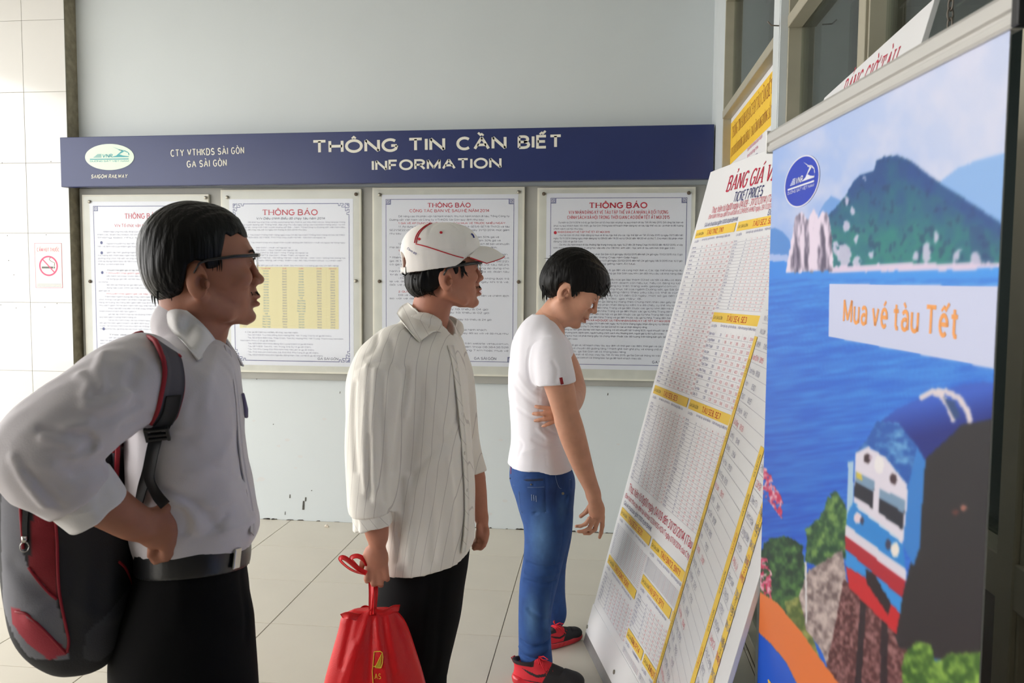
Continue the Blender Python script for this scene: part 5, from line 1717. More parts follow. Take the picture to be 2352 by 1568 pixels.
# ------------------------------------------------------------------ soft bodies: distance fields turned into meshes
class Field:
    def __init__(self, lo, hi, h):
        self.h = h
        self.lo = np.array(lo, float)
        n = np.ceil((np.array(hi) - self.lo) / h).astype(int) + 1
        self.ax = [(self.lo[i] + h * np.arange(n[i])).astype(np.float32) for i in range(3)]
        self.f = np.full(n, 0.08, np.float32)

    def sub(self, lo, hi):
        s = []
        for i in range(3):
            a = int(np.clip(math.floor((lo[i] - self.lo[i]) / self.h), 0, len(self.ax[i])))
            b = int(np.clip(math.ceil((hi[i] - self.lo[i]) / self.h) + 1, 0, len(self.ax[i])))
            if b <= a:
                return None
            s.append(slice(a, b))
        return tuple(s)

    def xyz(self, s):
        return (self.ax[0][s[0]][:, None, None], self.ax[1][s[1]][None, :, None], self.ax[2][s[2]][None, None, :])

    def op(self, prim, k=0.01, mode='add', amp=0.0):
        fn, lo, hi = prim
        m = 0.012 + k
        s = self.sub(np.array(lo) - m, np.array(hi) + m)
        if s is None:
            return self
        d = fn(*self.xyz(s)).astype(np.float32)
        a = self.f[s]
        if mode == 'add':
            if k > 0:
                q = np.maximum(k - np.abs(a - d), 0) / k
                self.f[s] = np.minimum(a, d) - q * q * k * .25
            else:
                self.f[s] = np.minimum(a, d)
        elif mode == 'cut':
            d = -d
            q = np.maximum(k - np.abs(a - d), 0) / max(k, 1e-6)
            self.f[s] = np.maximum(a, d) + q * q * k * .25
        elif mode == 'bump':        # d is the distance from a line: raises (amp>0) or creases (amp<0) the surface
            self.f[s] = a - amp * np.exp(-(d / k) ** 2)
        return self

    def add(self, prim, k=0.01):
        return self.op(prim, k, 'add')

    def cut(self, prim, k=0.004):
        return self.op(prim, k, 'cut')

    def crease(self, pts, amp, w):
        lo = np.min(pts, 0) - 2.2 * w
        hi = np.max(pts, 0) + 2.2 * w
        return self.op((polyline(pts), lo, hi), w, 'bump', amp)

    def clip_plane(self, P, n, k=0.003):
        """keeps the side opposite to n"""
        P, n = np.asarray(P, float), np.asarray(n, float)
        n = n / np.linalg.norm(n)
        x, y, z = self.xyz((slice(None),) * 3)
        d = (x - P[0]) * n[0] + (y - P[1]) * n[1] + (z - P[2]) * n[2]
        q = np.maximum(k - np.abs(self.f - d), 0) / k
        self.f = (np.maximum(self.f, d) + q * q * k * .25).astype(np.float32)
        return self

    def sample(self, P):
        P = np.atleast_2d(P)
        q = (P - self.lo) / self.h
        sh = np.array(self.f.shape)
        ok = np.all((q >= 0) & (q < sh - 1.001), 1)
        q = np.clip(q, 0, sh - 1.001)
        i = q.astype(int)
        t = q - i
        out = 0
        for a in (0, 1):
            for b in (0, 1):
                for c in (0, 1):
                    w = (t[:, 0] if a else 1 - t[:, 0]) * (t[:, 1] if b else 1 - t[:, 1]) * (t[:, 2] if c else 1 - t[:, 2])
                    out = out + w * self.f[i[:, 0] + a, i[:, 1] + b, i[:, 2] + c]
        return np.where(ok, out, 0.08)

    def noise(self, amp, sx, sy, sz, seed=1):
        """broad unevenness of cloth"""
        r = np.random.default_rng(seed)
        x, y, z = self.xyz((slice(None),) * 3)
        g = 0
        for o in range(5):
            a, b, c = r.normal(size=3) * (1 + o * .5)
            ph = r.random() * 6.28
            g = g + np.sin(a * x / sx + b * y / sy + c * z / sz + ph) / (1 + o * .35)
        self.f -= (amp * g).astype(np.float32) * (np.abs(self.f) < .03)
        return self

    def nets(self):
        f = self.f
        s = f < 0
        nx, ny, nz = f.shape
        c = [s[a:nx - 1 + a, b:ny - 1 + b, d:nz - 1 + d] for a in (0, 1) for b in (0, 1) for d in (0, 1)]
        anyc = c[0].copy()
        allc = c[0].copy()
        for q in c[1:]:
            anyc |= q
            allc &= q
        act = anyc & ~allc
        I = np.argwhere(act)
        idx = np.full(act.shape, -1, np.int32)
        idx[act] = np.arange(len(I), dtype=np.int32)
        vals = np.stack([f[I[:, 0] + a, I[:, 1] + b, I[:, 2] + d] for a in (0, 1) for b in (0, 1) for d in (0, 1)], 1)
        off = np.array([(a, b, d) for a in (0, 1) for b in (0, 1) for d in (0, 1)], float)
        acc = np.zeros((len(I), 3))
        cnt = np.zeros(len(I))
        for i in range(8):
            for j in range(i + 1, 8):
                if np.abs(off[i] - off[j]).sum() == 1:
                    a, b = vals[:, i], vals[:, j]
                    m = (a < 0) != (b < 0)
                    t = np.where(m, a / np.where(np.abs(a - b) < 1e-12, 1, a - b), 0)
                    acc += np.where(m[:, None], off[i] + t[:, None] * (off[j] - off[i]), 0)
                    cnt += m
        V = self.lo + self.h * (I + acc / cnt[:, None])
        Q = []
        for ax in range(3):
            sl0 = [slice(1, None)] * 3
            sl0 = [slice(1, n - 1) for n in (nx, ny, nz)]
            sl0[ax] = slice(0, (nx, ny, nz)[ax] - 1)
            sl1 = list(sl0)
            sl1[ax] = slice(1, (nx, ny, nz)[ax])
            a, b = s[tuple(sl0)], s[tuple(sl1)]
            for m, flip in ((a & ~b, False), (~a & b, True)):
                E = np.argwhere(m)
                if not len(E):
                    continue
                o = [1, 1, 1]
                o[ax] = 0
                E = E + np.array(o)
                u, v = (ax + 1) % 3, (ax + 2) % 3
                eu, ev = np.eye(3, dtype=int)[u], np.eye(3, dtype=int)[v]
                qs = [E - eu - ev, E - ev, E, E - eu]
                ids = [idx[q[:, 0], q[:, 1], q[:, 2]] for q in qs]
                if flip:
                    ids = ids[::-1]
                Q.append(np.stack(ids, 1))
        Q = np.concatenate(Q)
        Q = Q[np.all(Q >= 0, 1)]
        return V, Q

    def hitray(self, o, d, t0, t1, n=500):
        """first surface point along a ray given in this field's coordinates"""
        t = np.linspace(t0, t1, n)
        P = o + t[:, None] * d
        v = self.sample(P)
        i = np.argmax(v < 0)
        if v[i] >= 0:
            i = int(np.argmin(v))
            return P[i]
        if i == 0:
            return P[0]
        w = v[i - 1] / (v[i - 1] - v[i])
        return P[i - 1] * (1 - w) + P[i] * w

    def normal(self, P):
        e = self.h * 1.2
        P = np.asarray(P, float)
        g = np.array([self.sample(P + e * a)[0] - self.sample(P - e * a)[0] for a in np.eye(3)])
        return g / (np.linalg.norm(g) + 1e-9)


def cone(a, b, ra, rb, sv=1.0):
    """tapered capsule; sv widens it across the view (second axis)"""
    a, b = np.asarray(a, float), np.asarray(b, float)
    sc = np.array([1, 1 / sv, 1])
    A, B = a * sc, b * sc
    d = B - A
    L = float(d @ d) + 1e-12

    def fn(x, y, z):
        px, py, pz = x - A[0], y / sv - A[1], z - A[2]
        t = np.clip((px * d[0] + py * d[1] + pz * d[2]) / L, 0, 1)
        return np.sqrt((px - t * d[0]) ** 2 + (py - t * d[1]) ** 2 + (pz - t * d[2]) ** 2) - (ra + (rb - ra) * t)
    m = max(ra, rb) * max(1, sv)
    return fn, np.minimum(a, b) - m, np.maximum(a, b) + m


def rotm(yaw=0, pitch=0, roll=0):
    return np.array((Matrix.Rotation(yaw, 3, 'Z') @ Matrix.Rotation(pitch, 3, 'Y') @ Matrix.Rotation(roll, 3, 'X')))


def ell(c, r, R=None):
    c, r = np.asarray(c, float), np.asarray(r, float)

    def fn(x, y, z):
        x, y, z = x - c[0], y - c[1], z - c[2]
        if R is not None:
            x, y, z = (R[0, 0] * x + R[1, 0] * y + R[2, 0] * z, R[0, 1] * x + R[1, 1] * y + R[2, 1] * z, R[0, 2] * x + R[1, 2] * y + R[2, 2] * z)
        k0 = np.sqrt((x / r[0]) ** 2 + (y / r[1]) ** 2 + (z / r[2]) ** 2)
        k1 = np.sqrt((x / r[0] ** 2) ** 2 + (y / r[1] ** 2) ** 2 + (z / r[2] ** 2) ** 2) + 1e-9
        return k0 * (k0 - 1) / k1
    m = r if R is None else np.full(3, r.max())
    return fn, c - m, c + m


def polyline(pts):
    pts = [np.asarray(p, float) for p in pts]

    def fn(x, y, z):
        best = None
        for a, b in zip(pts[:-1], pts[1:]):
            d = b - a
            L = float(d @ d) + 1e-12
            px, py, pz = x - a[0], y - a[1], z - a[2]
            t = np.clip((px * d[0] + py * d[1] + pz * d[2]) / L, 0, 1)
            q = (px - t * d[0]) ** 2 + (py - t * d[1]) ** 2 + (pz - t * d[2]) ** 2
            best = q if best is None else np.minimum(best, q)
        return np.sqrt(best)
    return fn


def catmull(P, n=6):
    P = [np.asarray(p, float) for p in P]
    Q = [2 * P[0] - P[1]] + P + [2 * P[-1] - P[-2]]
    out = []
    for i in range(1, len(Q) - 2):
        for k in range(n):
            t = k / n
            a, b, c, d = Q[i - 1], Q[i], Q[i + 1], Q[i + 2]
            out.append(.5 * ((2 * b) + (c - a) * t + (2 * a - 5 * b + 4 * c - d) * t * t + (3 * b - a - 3 * c + d) * t ** 3))
    out.append(P[-1])
    return out


def loft(st, n=2.3, psi=0.0):
    """st: rows (z, x_centre, half_x, y_centre, half_y[, exponent]) ; sections turned by psi about the vertical"""
    st = sorted([list(r) + ([n] if len(r) == 5 else []) for r in st], key=lambda r: r[0])
    S = np.array(catmull(st, 5))
    o = np.argsort(S[:, 0])
    S = S[o]
    cs, sn = math.cos(psi), math.sin(psi)

    def fn(x, y, z):
        g = [np.interp(z, S[:, 0], S[:, i]) for i in range(1, 6)]
        u, v = x - g[0], y - g[2]
        if psi:
            u, v = cs * u - sn * v, sn * u + cs * v
        e = g[4]
        rho = ((np.abs(u) / g[1]) ** e + (np.abs(v) / g[3]) ** e) ** (1 / e) + 1e-6
        L = np.sqrt(u * u + v * v)
        d = L - L / rho
        d = np.where(rho < .3, -np.minimum(g[1], g[3]) * .7 + 0 * L, d)
        return np.maximum(d, np.maximum(S[0, 0] - z, z - S[-1, 0]))
    m = np.max(S[:, [2, 4]])
    lo = np.array([S[:, 1].min() - m, S[:, 3].min() - m, S[0, 0]])
    hi = np.array([S[:, 1].max() + m, S[:, 3].max() + m, S[-1, 0]])
    return fn, lo, hi


def polyslab(pts, y0, y1, rnd=0.0):
    """outline in the x-z plane, thick from y0 to y1"""
    P = np.array(pts, float)

    def fn(x, y, z):
        X = x + 0 * z
        Z = z + 0 * x
        best = None
        ins = np.zeros(np.broadcast(X, Z).shape, bool)
        n = len(P)
        for i in range(n):
            a, b = P[i], P[(i + 1) % n]
            d = b - a
            px, pz = X - a[0], Z - a[1]
            t = np.clip((px * d[0] + pz * d[1]) / (d @ d + 1e-12), 0, 1)
            q = (px - t * d[0]) ** 2 + (pz - t * d[1]) ** 2
            best = q if best is None else np.minimum(best, q)
            if a[1] != b[1]:
                ins ^= ((Z > a[1]) != (Z > b[1])) & (X < (b[0] - a[0]) * (Z - a[1]) / (b[1] - a[1]) + a[0])
        d2 = np.sqrt(best) * np.where(ins, -1, 1) + rnd
        d3 = np.maximum(y0 - y, y - y1) + rnd
        return np.maximum(d2, d3) - rnd
    return fn, np.array([P[:, 0].min(), y0, P[:, 1].min()]), np.array([P[:, 0].max(), y1, P[:, 1].max()])


def smax_prim(p, q, k, lo=None, hi=None):
    """intersection of two shapes with a rounded edge"""
    def fn(x, y, z):
        a, b = p[0](x, y, z), q[0](x, y, z)
        t = np.maximum(k - np.abs(a - b), 0) / k
        return np.maximum(a, b) + t * t * k * .25
    return fn, p[1] if lo is None else lo, p[2] if hi is None else hi


def path(F, pts, rad, k=0.02, sv=1.0):
    for (a, b), (ra, rb_) in zip(zip(pts[:-1], pts[1:]), zip(rad[:-1], rad[1:])):
        F.add(cone(a, b, ra, rb_, sv), k)


def spath(F, pts, rad, k=.01, n=4, sv=1.0):
    """smooth tapered path"""
    S = catmull([np.append(p, r) for p, r in zip(pts, rad)], n)
    path(F, [s[:3] for s in S], [float(s[3]) for s in S], k, sv)


# ------------------------------------------------------------------ people
class Figure:
    """local frame: x to the right of the view, y away from it, z up; origin on the floor"""
    def __init__(self, px, dist, label, psi=0.0):
        d = ray(px, 664)
        d = d / np.dot(d, _F)
        P = CAM + d * dist
        self.d = dist
        h = P - CAM
        hn = np.array([h[0], h[1], 0]) / math.hypot(h[0], h[1])
        self.V = hn
        self.U = np.array([hn[1], -hn[0], 0])
        self.O = np.array([P[0], P[1], 0.0])
        self.psi = psi
        M = Matrix(((self.U[0], self.V[0], 0, self.O[0]), (self.U[1], self.V[1], 0, self.O[1]), (0, 0, 1, 0), (0, 0, 0, 1)))
        self.root = thing('person', label, 'person', M=M)
        self.M = M
        self.co = self.w2l(CAM)

    def w2l(self, P):
        q = np.asarray(P, float) - self.O
        return np.array([q @ self.U, q @ self.V, q[2]])

    def dl(self, d):
        return np.array([d @ self.U, d @ self.V, d[2]])

    def L(self, px, py, v=0.0):
        """local point seen at the pixel, at depth v"""
        d = self.dl(ray(px, py))
        t = (v - self.co[1]) / d[1]
        return self.co + t * d

    def r(self, n, v=0.0):
        return n * (self.d + v) / FPX

    def surf(self, F, px, py, out=0.0):
        d = self.dl(ray(px, py))
        d = d / np.linalg.norm(d)
        p = F.hitray(self.co, d, self.d - .75, self.d + .6, 700)
        if out:
            p = p + F.normal(p) * out
        return p

    def crease(self, F, pts, amp, w):
        P = [self.surf(F, *p) for p in pts]
        if len(P) > 2:
            P = catmull(P, 3)
        F.crease(np.array(P), amp, w)

    def stations(self, rows, v=0.0, psi=None):
        """rows (py, px_left, px_right, half_breadth[, v[, exponent]]) -> loft rows"""
        out = []
        ps = self.psi if psi is None else psi
        for r in rows:
            vv = r[4] if len(r) > 4 else v
            a, b = self.L(r[1], r[0], vv), self.L(r[2], r[0], vv)
            hw = (b[0] - a[0]) / 2
            if ps:
                hw = math.sqrt(max(hw ** 2 - (r[3] * math.sin(ps)) ** 2, (.45 * hw) ** 2)) / math.cos(ps)
            out.append([(a[2] + b[2]) / 2, (a[0] + b[0]) / 2, hw, vv, r[3]] + ([r[5]] if len(r) > 5 else []))
        return out

    def part(self, name, F, m, parent=None, xf=None, colors=None, label=None):
        V, Q = F.nets() if isinstance(F, Field) else F
        if xf is not None:
            V = V @ xf[0].T + xf[1]
        me = fast_mesh(name, V, Q)
        if colors is not None:
            ca = me.color_attributes.new('tint', 'FLOAT_COLOR', 'POINT')
            ca.data.foreach_set('color', np.concatenate([colors, np.ones((len(V), 1))], 1).astype(np.float32).ravel())
        o = link(name, me, m, parent or self.root, smooth=True)
        if label:
            o['label'] = label
        return o


def join_vq(parts):
    V, Q, n = [], [], 0
    for v, q in parts:
        V.append(v)
        Q.append(q + n)
        n += len(v)
    return np.concatenate(V), np.concatenate(Q)


def topof(F, u, v, z1=1.6, z0=.9):
    return F.hitray(np.array([u, v, z1]), np.array([0, 0, -1.0]), 0, z1 - z0, 300)


def sheet(rows, thick=.002, normal_hint=None):
    """thin cloth from rows of points -> MB with both sides"""
    R, C = len(rows), len(rows[0])
    G = np.array(rows, float)
    du = np.gradient(G, axis=0)
    dv = np.gradient(G, axis=1)
    n = np.cross(du, dv)
    n /= (np.linalg.norm(n, axis=2, keepdims=True) + 1e-9)
    A, B = G + n * thick / 2, G - n * thick / 2
    mb = MB()
    vs = [p for r in A for p in r] + [p for r in B for p in r]
    o = R * C
    fs = []
    for i in range(R - 1):
        for j in range(C - 1):
            a = i * C + j
            fs.append((a, a + 1, a + C + 1, a + C)[::-1])
            fs.append((o + a, o + a + 1, o + a + C + 1, o + a + C))
    for i in range(R - 1):
        for j in (0, C - 1):
            a, b = i * C + j, (i + 1) * C + j
            fs.append((a, b, o + b, o + a) if j == 0 else (b, a, o + a, o + b))
    for j in range(C - 1):
        for i in (0, R - 1):
            a, b = i * C + j, i * C + j + 1
            fs.append((b, a, o + a, o + b) if i == 0 else (a, b, o + b, o + a))
    mb.add(vs, fs)
    return mb


def dense(rows, n=4):
    """refines a net of points, corners stay sharp"""
    a = [catmull(r, n) for r in rows]
    b = [catmull([r[j] for r in a], n) for j in range(len(a[0]))]
    return [[b[j][i] for j in range(len(b))] for i in range(len(b[0]))]


def ribbon(pts, widths, nrm, thick=.002, smooth=0):
    """strap following pts; width direction = tangent x normal"""
    pts = [np.asarray(p, float) for p in pts]
    if len(pts) > 4:
        pts = [pts[0]] + [(pts[i - 1] + pts[i] * 2 + pts[i + 1]) / 4 for i in range(1, len(pts) - 1)] + [pts[-1]]
        if hasattr(nrm[0], '__len__') and smooth:
            nn = np.array(nrm, float)
            for _ in range(smooth):
                nn[1:-1] = (nn[:-2] + nn[1:-1] + nn[2:]) / 3
            nrm = list(nn)
    rows = []
    for i, p in enumerate(pts):
        t = pts[min(i + 1, len(pts) - 1)] - pts[max(i - 1, 0)]
        t /= np.linalg.norm(t) + 1e-9
        n = np.asarray(nrm[i] if hasattr(nrm[0], '__len__') else nrm, float)
        s = np.cross(t, n)
        s /= np.linalg.norm(s) + 1e-9
        w = widths[i] if hasattr(widths, '__len__') else widths
        rows.append([p - s * w / 2, p, p + s * w / 2])
    return sheet(rows, thick)


# heads --------------------------------------------------------------
def head_field(h=0.0022, neck=((-.012, 0, -.04), (-.022, 0, -.17), .057, .06), lip=1.0, nose=1.0, cheek=1.0, chin=0.0, throat=True):
    F = Field((-.13, -.112, -.2), (.145, .112, .16), h)
    F.add(ell((-.002, 0, .055), (.095, .073, .083)), .012)
    st = [(.105, .028, .055, 0, .058, 2.1), (.085, .03, .066, 0, .066, 2.2), (.062, .032, .0715, 0, .070, 2.3), (.045, .033, .068, 0, .071, 2.4), (.028, .035, .0615, 0, .070, 2.4),
          (.01, .035, .060, 0, .068, 2.3), (-.008, .04, .059, 0, .064, 2.2), (-.025, .047, .055, 0, .058, 2.1), (-.042, .053, .048, 0, .051, 2.1), (-.056, .06, .041, 0, .043, 2.0),
          (-.068, .066, .032, 0, .034, 2.0), (-.078, .072, .02, 0, .024, 2.0)]
    F.add(loft(st, 2.2), .014)
    F.add(ell((.095 + chin, 0, -.064), (.0165, .021, .0145)), .012)
    for s in (-1, 1):
        F.add(ell((.076, s * .047, .012), (.021 * cheek, .019, .018)), .016)
        F.add(cone((.005, s * .056, -.03), (.052, s * .045, -.058), .017, .014), .02)
        F.add(cone((.1, s * .012, .062), (.086, s * .046, .064), .006, .006), .01)
        F.cut(ell((.112, s * .034, .044), (.0165, .0185, .0105)), .010)
        F.add(ell((.0865, s * .0325, .0425), (.0142, .0160, .0125)), .004)
        F.cut(cone((.103, s * .022, .0395), (.094, s * .046, .0405), .0018, .0016), .002)
        F.crease(np.array([(.105, s * .02, .0475), (.102, s * .033, .0505), (.092, s * .048, .0475)]), -.0016, .0022)
    # nose
    F.add(cone((.0985, 0, .05), (.1145, 0, .013), .0062, .0078), .008)
    F.add(ell((.1165, 0, .0085), (.0112 * nose, .0112, .0098)), .006)
    for s in (-1, 1):
        F.add(ell((.1065, s * .0125, .0035), (.0105, .0068, .0078)), .005)
        F.cut(ell((.1135, s * .0068, -.0045), (.0048, .0026, .0032)), .002)
        F.crease(np.array([(.104, s * .02, .006), (.098, s * .028, -.01), (.094, s * .032, -.022)]), -.0013, .004)
    # lips
    F.add(ell((.1015, 0, -.016), (.0125, .02, .013)), .01)
    F.add(ell((.104, 0, -.0245), (.0155 * lip, .0235, .0072)), .005)
    F.add(ell((.103, 0, -.0395), (.0155 * lip, .0205, .0075)), .006)
    F.crease(np.array([(.1175, 0, -.0315), (.114, .013, -.0318), (.105, .026, -.033)]), -.0015, .0022)
    F.crease(np.array([(.1175, 0, -.0315), (.114, -.013, -.0318), (.105, -.026, -.033)]), -.0015, .0022)
    F.crease(np.array([(.111, -.012, -.051), (.1125, 0, -.0515), (.111, .012, -.051)]), -.002, .005)
    # ears
    for s in (-1, 1):
        R = rotm(yaw=s * .34, pitch=-.14, roll=s * .1)
        F.add(ell((-.006, s * .079, .004), (.0195, .0062, .0335), R), .004)
        F.add(ell((.003, s * .0735, -.022), (.011, .007, .012)), .006)
        F.cut(ell((.0015, s * .0855, .001), (.0100, .0088, .0150), R), .003)
        F.crease(np.array([(.004, s * .084, .021), (-.007, s * .0875, .023), (-.0145, s * .0905, .012), (-.0145, s * .090, -.008)]), -.0032, .0026)
        F.add(ell((.0115, s * .076, -.002), (.005, .005, .008)), .004)
    # neck
    F.add(cone(neck[0], neck[1], neck[2], neck[3]), .03)
    if throat:
        F.add(cone((.03, 0, -.1), (.022, 0, -.15), .024, .024), .03)
    return F


def make_head(fig, ear_px, v_ear, yaw, pitch, roll, sc, neck_px, nr, **k):
    """head placed by its near ear; neck runs to the given points"""
    R = rotm(yaw, pitch, roll) * sc
    E = fig.L(ear_px[0], ear_px[1], v_ear)
    t = E - R @ np.array([0, -.075, 0])
    Ri = np.linalg.inv(R)
    nb = [Ri @ (fig.L(*p) - t) for p in neck_px]
    HF = head_field(neck=(tuple(nb[0]), tuple(nb[1]), nr[0], nr[1]), throat=False, **k)
    V, Q = HF.nets()

    def h2(p, v=-.04):
        q = Ri @ (fig.L(p[0], p[1], v) - t)
        return (float(q[0]), float(q[2]))
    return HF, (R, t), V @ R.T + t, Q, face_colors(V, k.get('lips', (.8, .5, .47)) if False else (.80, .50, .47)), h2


def face_colors(V, lips=(.80, .50, .47), stubble=.9):
    c = np.ones((len(V), 3))

    def spot(P, r, col, soft=.35):
        d = np.sqrt((((V - np.array(P)) / np.array(r)) ** 2).sum(1))
        w = np.clip((1 - d) / soft, 0, 1)[:, None]
        c[:] = c * (1 - w) + c * np.array(col) * w
    spot((.113, 0, -.0315), (.012, .0265, .0135), lips)
    spot((.1, 0, -.03), (.04, .045, .045), (stubble, stubble, stubble * 1.01), .6)
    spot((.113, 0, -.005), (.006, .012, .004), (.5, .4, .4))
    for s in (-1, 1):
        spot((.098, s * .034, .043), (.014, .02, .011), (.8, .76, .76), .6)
        spot((.0, s * .082, .002), (.0105, .012, .017), (.55, .42, .38), .6)  # shade of the ear hollow painted in as a darker tint
    return c


def skin_mat(name, col):
    m = mat(name, col, rough=.5, sub=.12, vc='tint', var=.1, vscale=30, bump=.12, bscale=260, spec=.4, bdist=.001)
    return m


M_hair = None


def hair_mat():
    global M_hair
    if M_hair is None:
        M_hair = mat('black_hair', (8, 7, 7), rough=.4, bump=.9, bscale=110, stretch=(1, 1, .12), spec=.2, bdist=.004, detail=3, var=.3, vscale=60)
    return M_hair


def strands(F_or_none, roots, n=7):
    """tapered locks: each (p0, p1, p2, radius)"""
    mb = MB()
    for a, b, c, r in roots:
        P = [np.array(a) * (1 - t) ** 2 + 2 * np.array(b) * t * (1 - t) + np.array(c) * t * t for t in np.linspace(0, 1, n)]
        mb.tube(P, [r * (1 - t) ** .8 + .0002 for t in np.linspace(0, 1, n)], 5, cap=True)
    return mb


def hand_fingers(F, knuckles, dirs, lens, rad, curl, away, k=.004):
    """fingers: knuckle point, first direction, segment lengths, curl per joint about an axis (radians), bending towards 'away'"""
    for K, D, Ls, r, cu in zip(knuckles, dirs, lens, rad, curl):
        p = np.asarray(K, float)
        d = np.asarray(D, float)
        d /= np.linalg.norm(d)
        aw = np.asarray(away, float)
        aw = aw - d * (aw @ d)
        aw /= np.linalg.norm(aw)
        for i, l in enumerate(Ls):
            q = p + d * l
            F.add(cone(p, q, r * (1 - .1 * i), r * (.93 - .1 * i)), k if i else k * 2)
            p = q
            a = cu[min(i, len(cu) - 1)]
            d, aw = d * math.cos(a) + aw * math.sin(a), -d * math.sin(a) + aw * math.cos(a)
# ------------------------------------------------------------------ man with the backpack (nearest, left)
M_skin1 = skin_mat('warm_brown_skin', (168, 112, 88))
M_shirt1 = mat('pale_grey_shirt_cotton', (206, 201, 206), rough=.75, var=.03, vscale=6, bump=.2, bscale=420, sheen=.2)
M_cuff1 = mat('white_cuff_cotton', (222, 220, 220), rough=.75, bump=.2, bscale=420)
M_trou = mat('black_trouser_wool', (11, 11, 13), rough=.9, bump=.2, bscale=300, spec=.15)
M_leather = mat('black_leather', (22, 23, 27), rough=.35, bump=.2, bscale=140)
M_chrome = mat('brushed_steel', (196, 196, 192), rough=.22, metal=1.0)
M_eye = mat('eye_white_and_iris', (150, 140, 132), rough=.15, coat=.6)
M_iris = mat('dark_iris', (24, 16, 13), rough=.15, coat=.6)
M_brow = mat('eyebrow_hair', (28, 22, 20), rough=.8)
M_frame = mat('black_spectacle_frame', (24, 22, 24), rough=.25, coat=.4)
M_lens = glass_mat('spectacle_lens', (.94, .96, .96), .03, 1.3)


def eyes_for(fig, xf):
    for s in (-1, 1):
        e = Field((.066, -.055, .024), (.104, .055, .060), .0013)
        e.add(ell((.0838, s * .0325, .0412), (.0138, .0145, .0120)), 0)
        V, Q = e.nets()
        c = np.ones((len(V), 3))
        d = np.sqrt(((V - np.array([.0972, s * .0335, .0402])) ** 2).sum(1))
        c[d < .0066] = (.05, .035, .03)
        me = fast_mesh('eye', V @ xf[0].T + xf[1], Q)
        ca = me.color_attributes.new('tint', 'FLOAT_COLOR', 'POINT')
        ca.data.foreach_set('color', np.concatenate([c, np.ones((len(V), 1))], 1).astype(np.float32).ravel())
        link('eye', me, M_eyec, fig.root, smooth=True)


M_eyec = mat('eye_surface', (104, 90, 82), rough=.4, vc='tint', spec=.25)


def brows_for(fig, HF, xf, thick=1.0, dz=0.0):
    for s in (-1, 1):
        mb = MB()
        rr = random.Random(9)
        for k in range(70):
            t = k / 69
            x = .106 - .022 * t ** 1.6
            y = s * (.012 + .042 * t)
            z = .0575 + .006 * math.sin(t * 2.6) + dz + rr.uniform(-.0022, .0022) * thick
            P = np.array([x + .02, y, z])
            d = np.array([-1.0, -s * .3 * t, 0])
            q = HF.hitray(P, d / np.linalg.norm(d), 0, .06, 120)
            n = HF.normal(q)
            t1 = np.array([-.35, s * 1.0, .25 - .5 * t])
            t1 = t1 - n * (t1 @ n)
            t1 /= np.linalg.norm(t1)
            a = q + n * .0003
            b = q + t1 * .0065 + n * .0013
            mb.tube([(v @ xf[0].T + xf[1]) for v in (a, (a + b) / 2 + n * .0006, b)], [.0007, .0006, .0002], 4)
        o = obj('eyebrow', mb, M_brow, fig.root)
        o['kind'] = 'stuff'


def moustache_for(fig, HF, xf, n=150, spread=.026, seed=3):
    mb = MB()
    rr = random.Random(seed)
    for k in range(n):
        y = rr.uniform(-spread, spread)
        z = -.0125 - rr.uniform(0, .006) - abs(y) * .15
        q = HF.hitray(np.array([.14, y, z]), np.array([-1.0, 0, 0]), 0, .06, 120)
        nn = HF.normal(q)
        d = np.array([.12, y * 18, -1.0])
        d -= nn * (d @ nn)
        d /= np.linalg.norm(d)
        b = q + d * rr.uniform(.0025, .0045) + nn * .0006
        mb.tube([(v @ xf[0].T + xf[1]) for v in (q, (q + b) / 2 + nn * .0004, b)], [.0006, .0005, .0002], 4)
    o = obj('moustache', mb, M_brow, fig.root)
    o['kind'] = 'stuff'


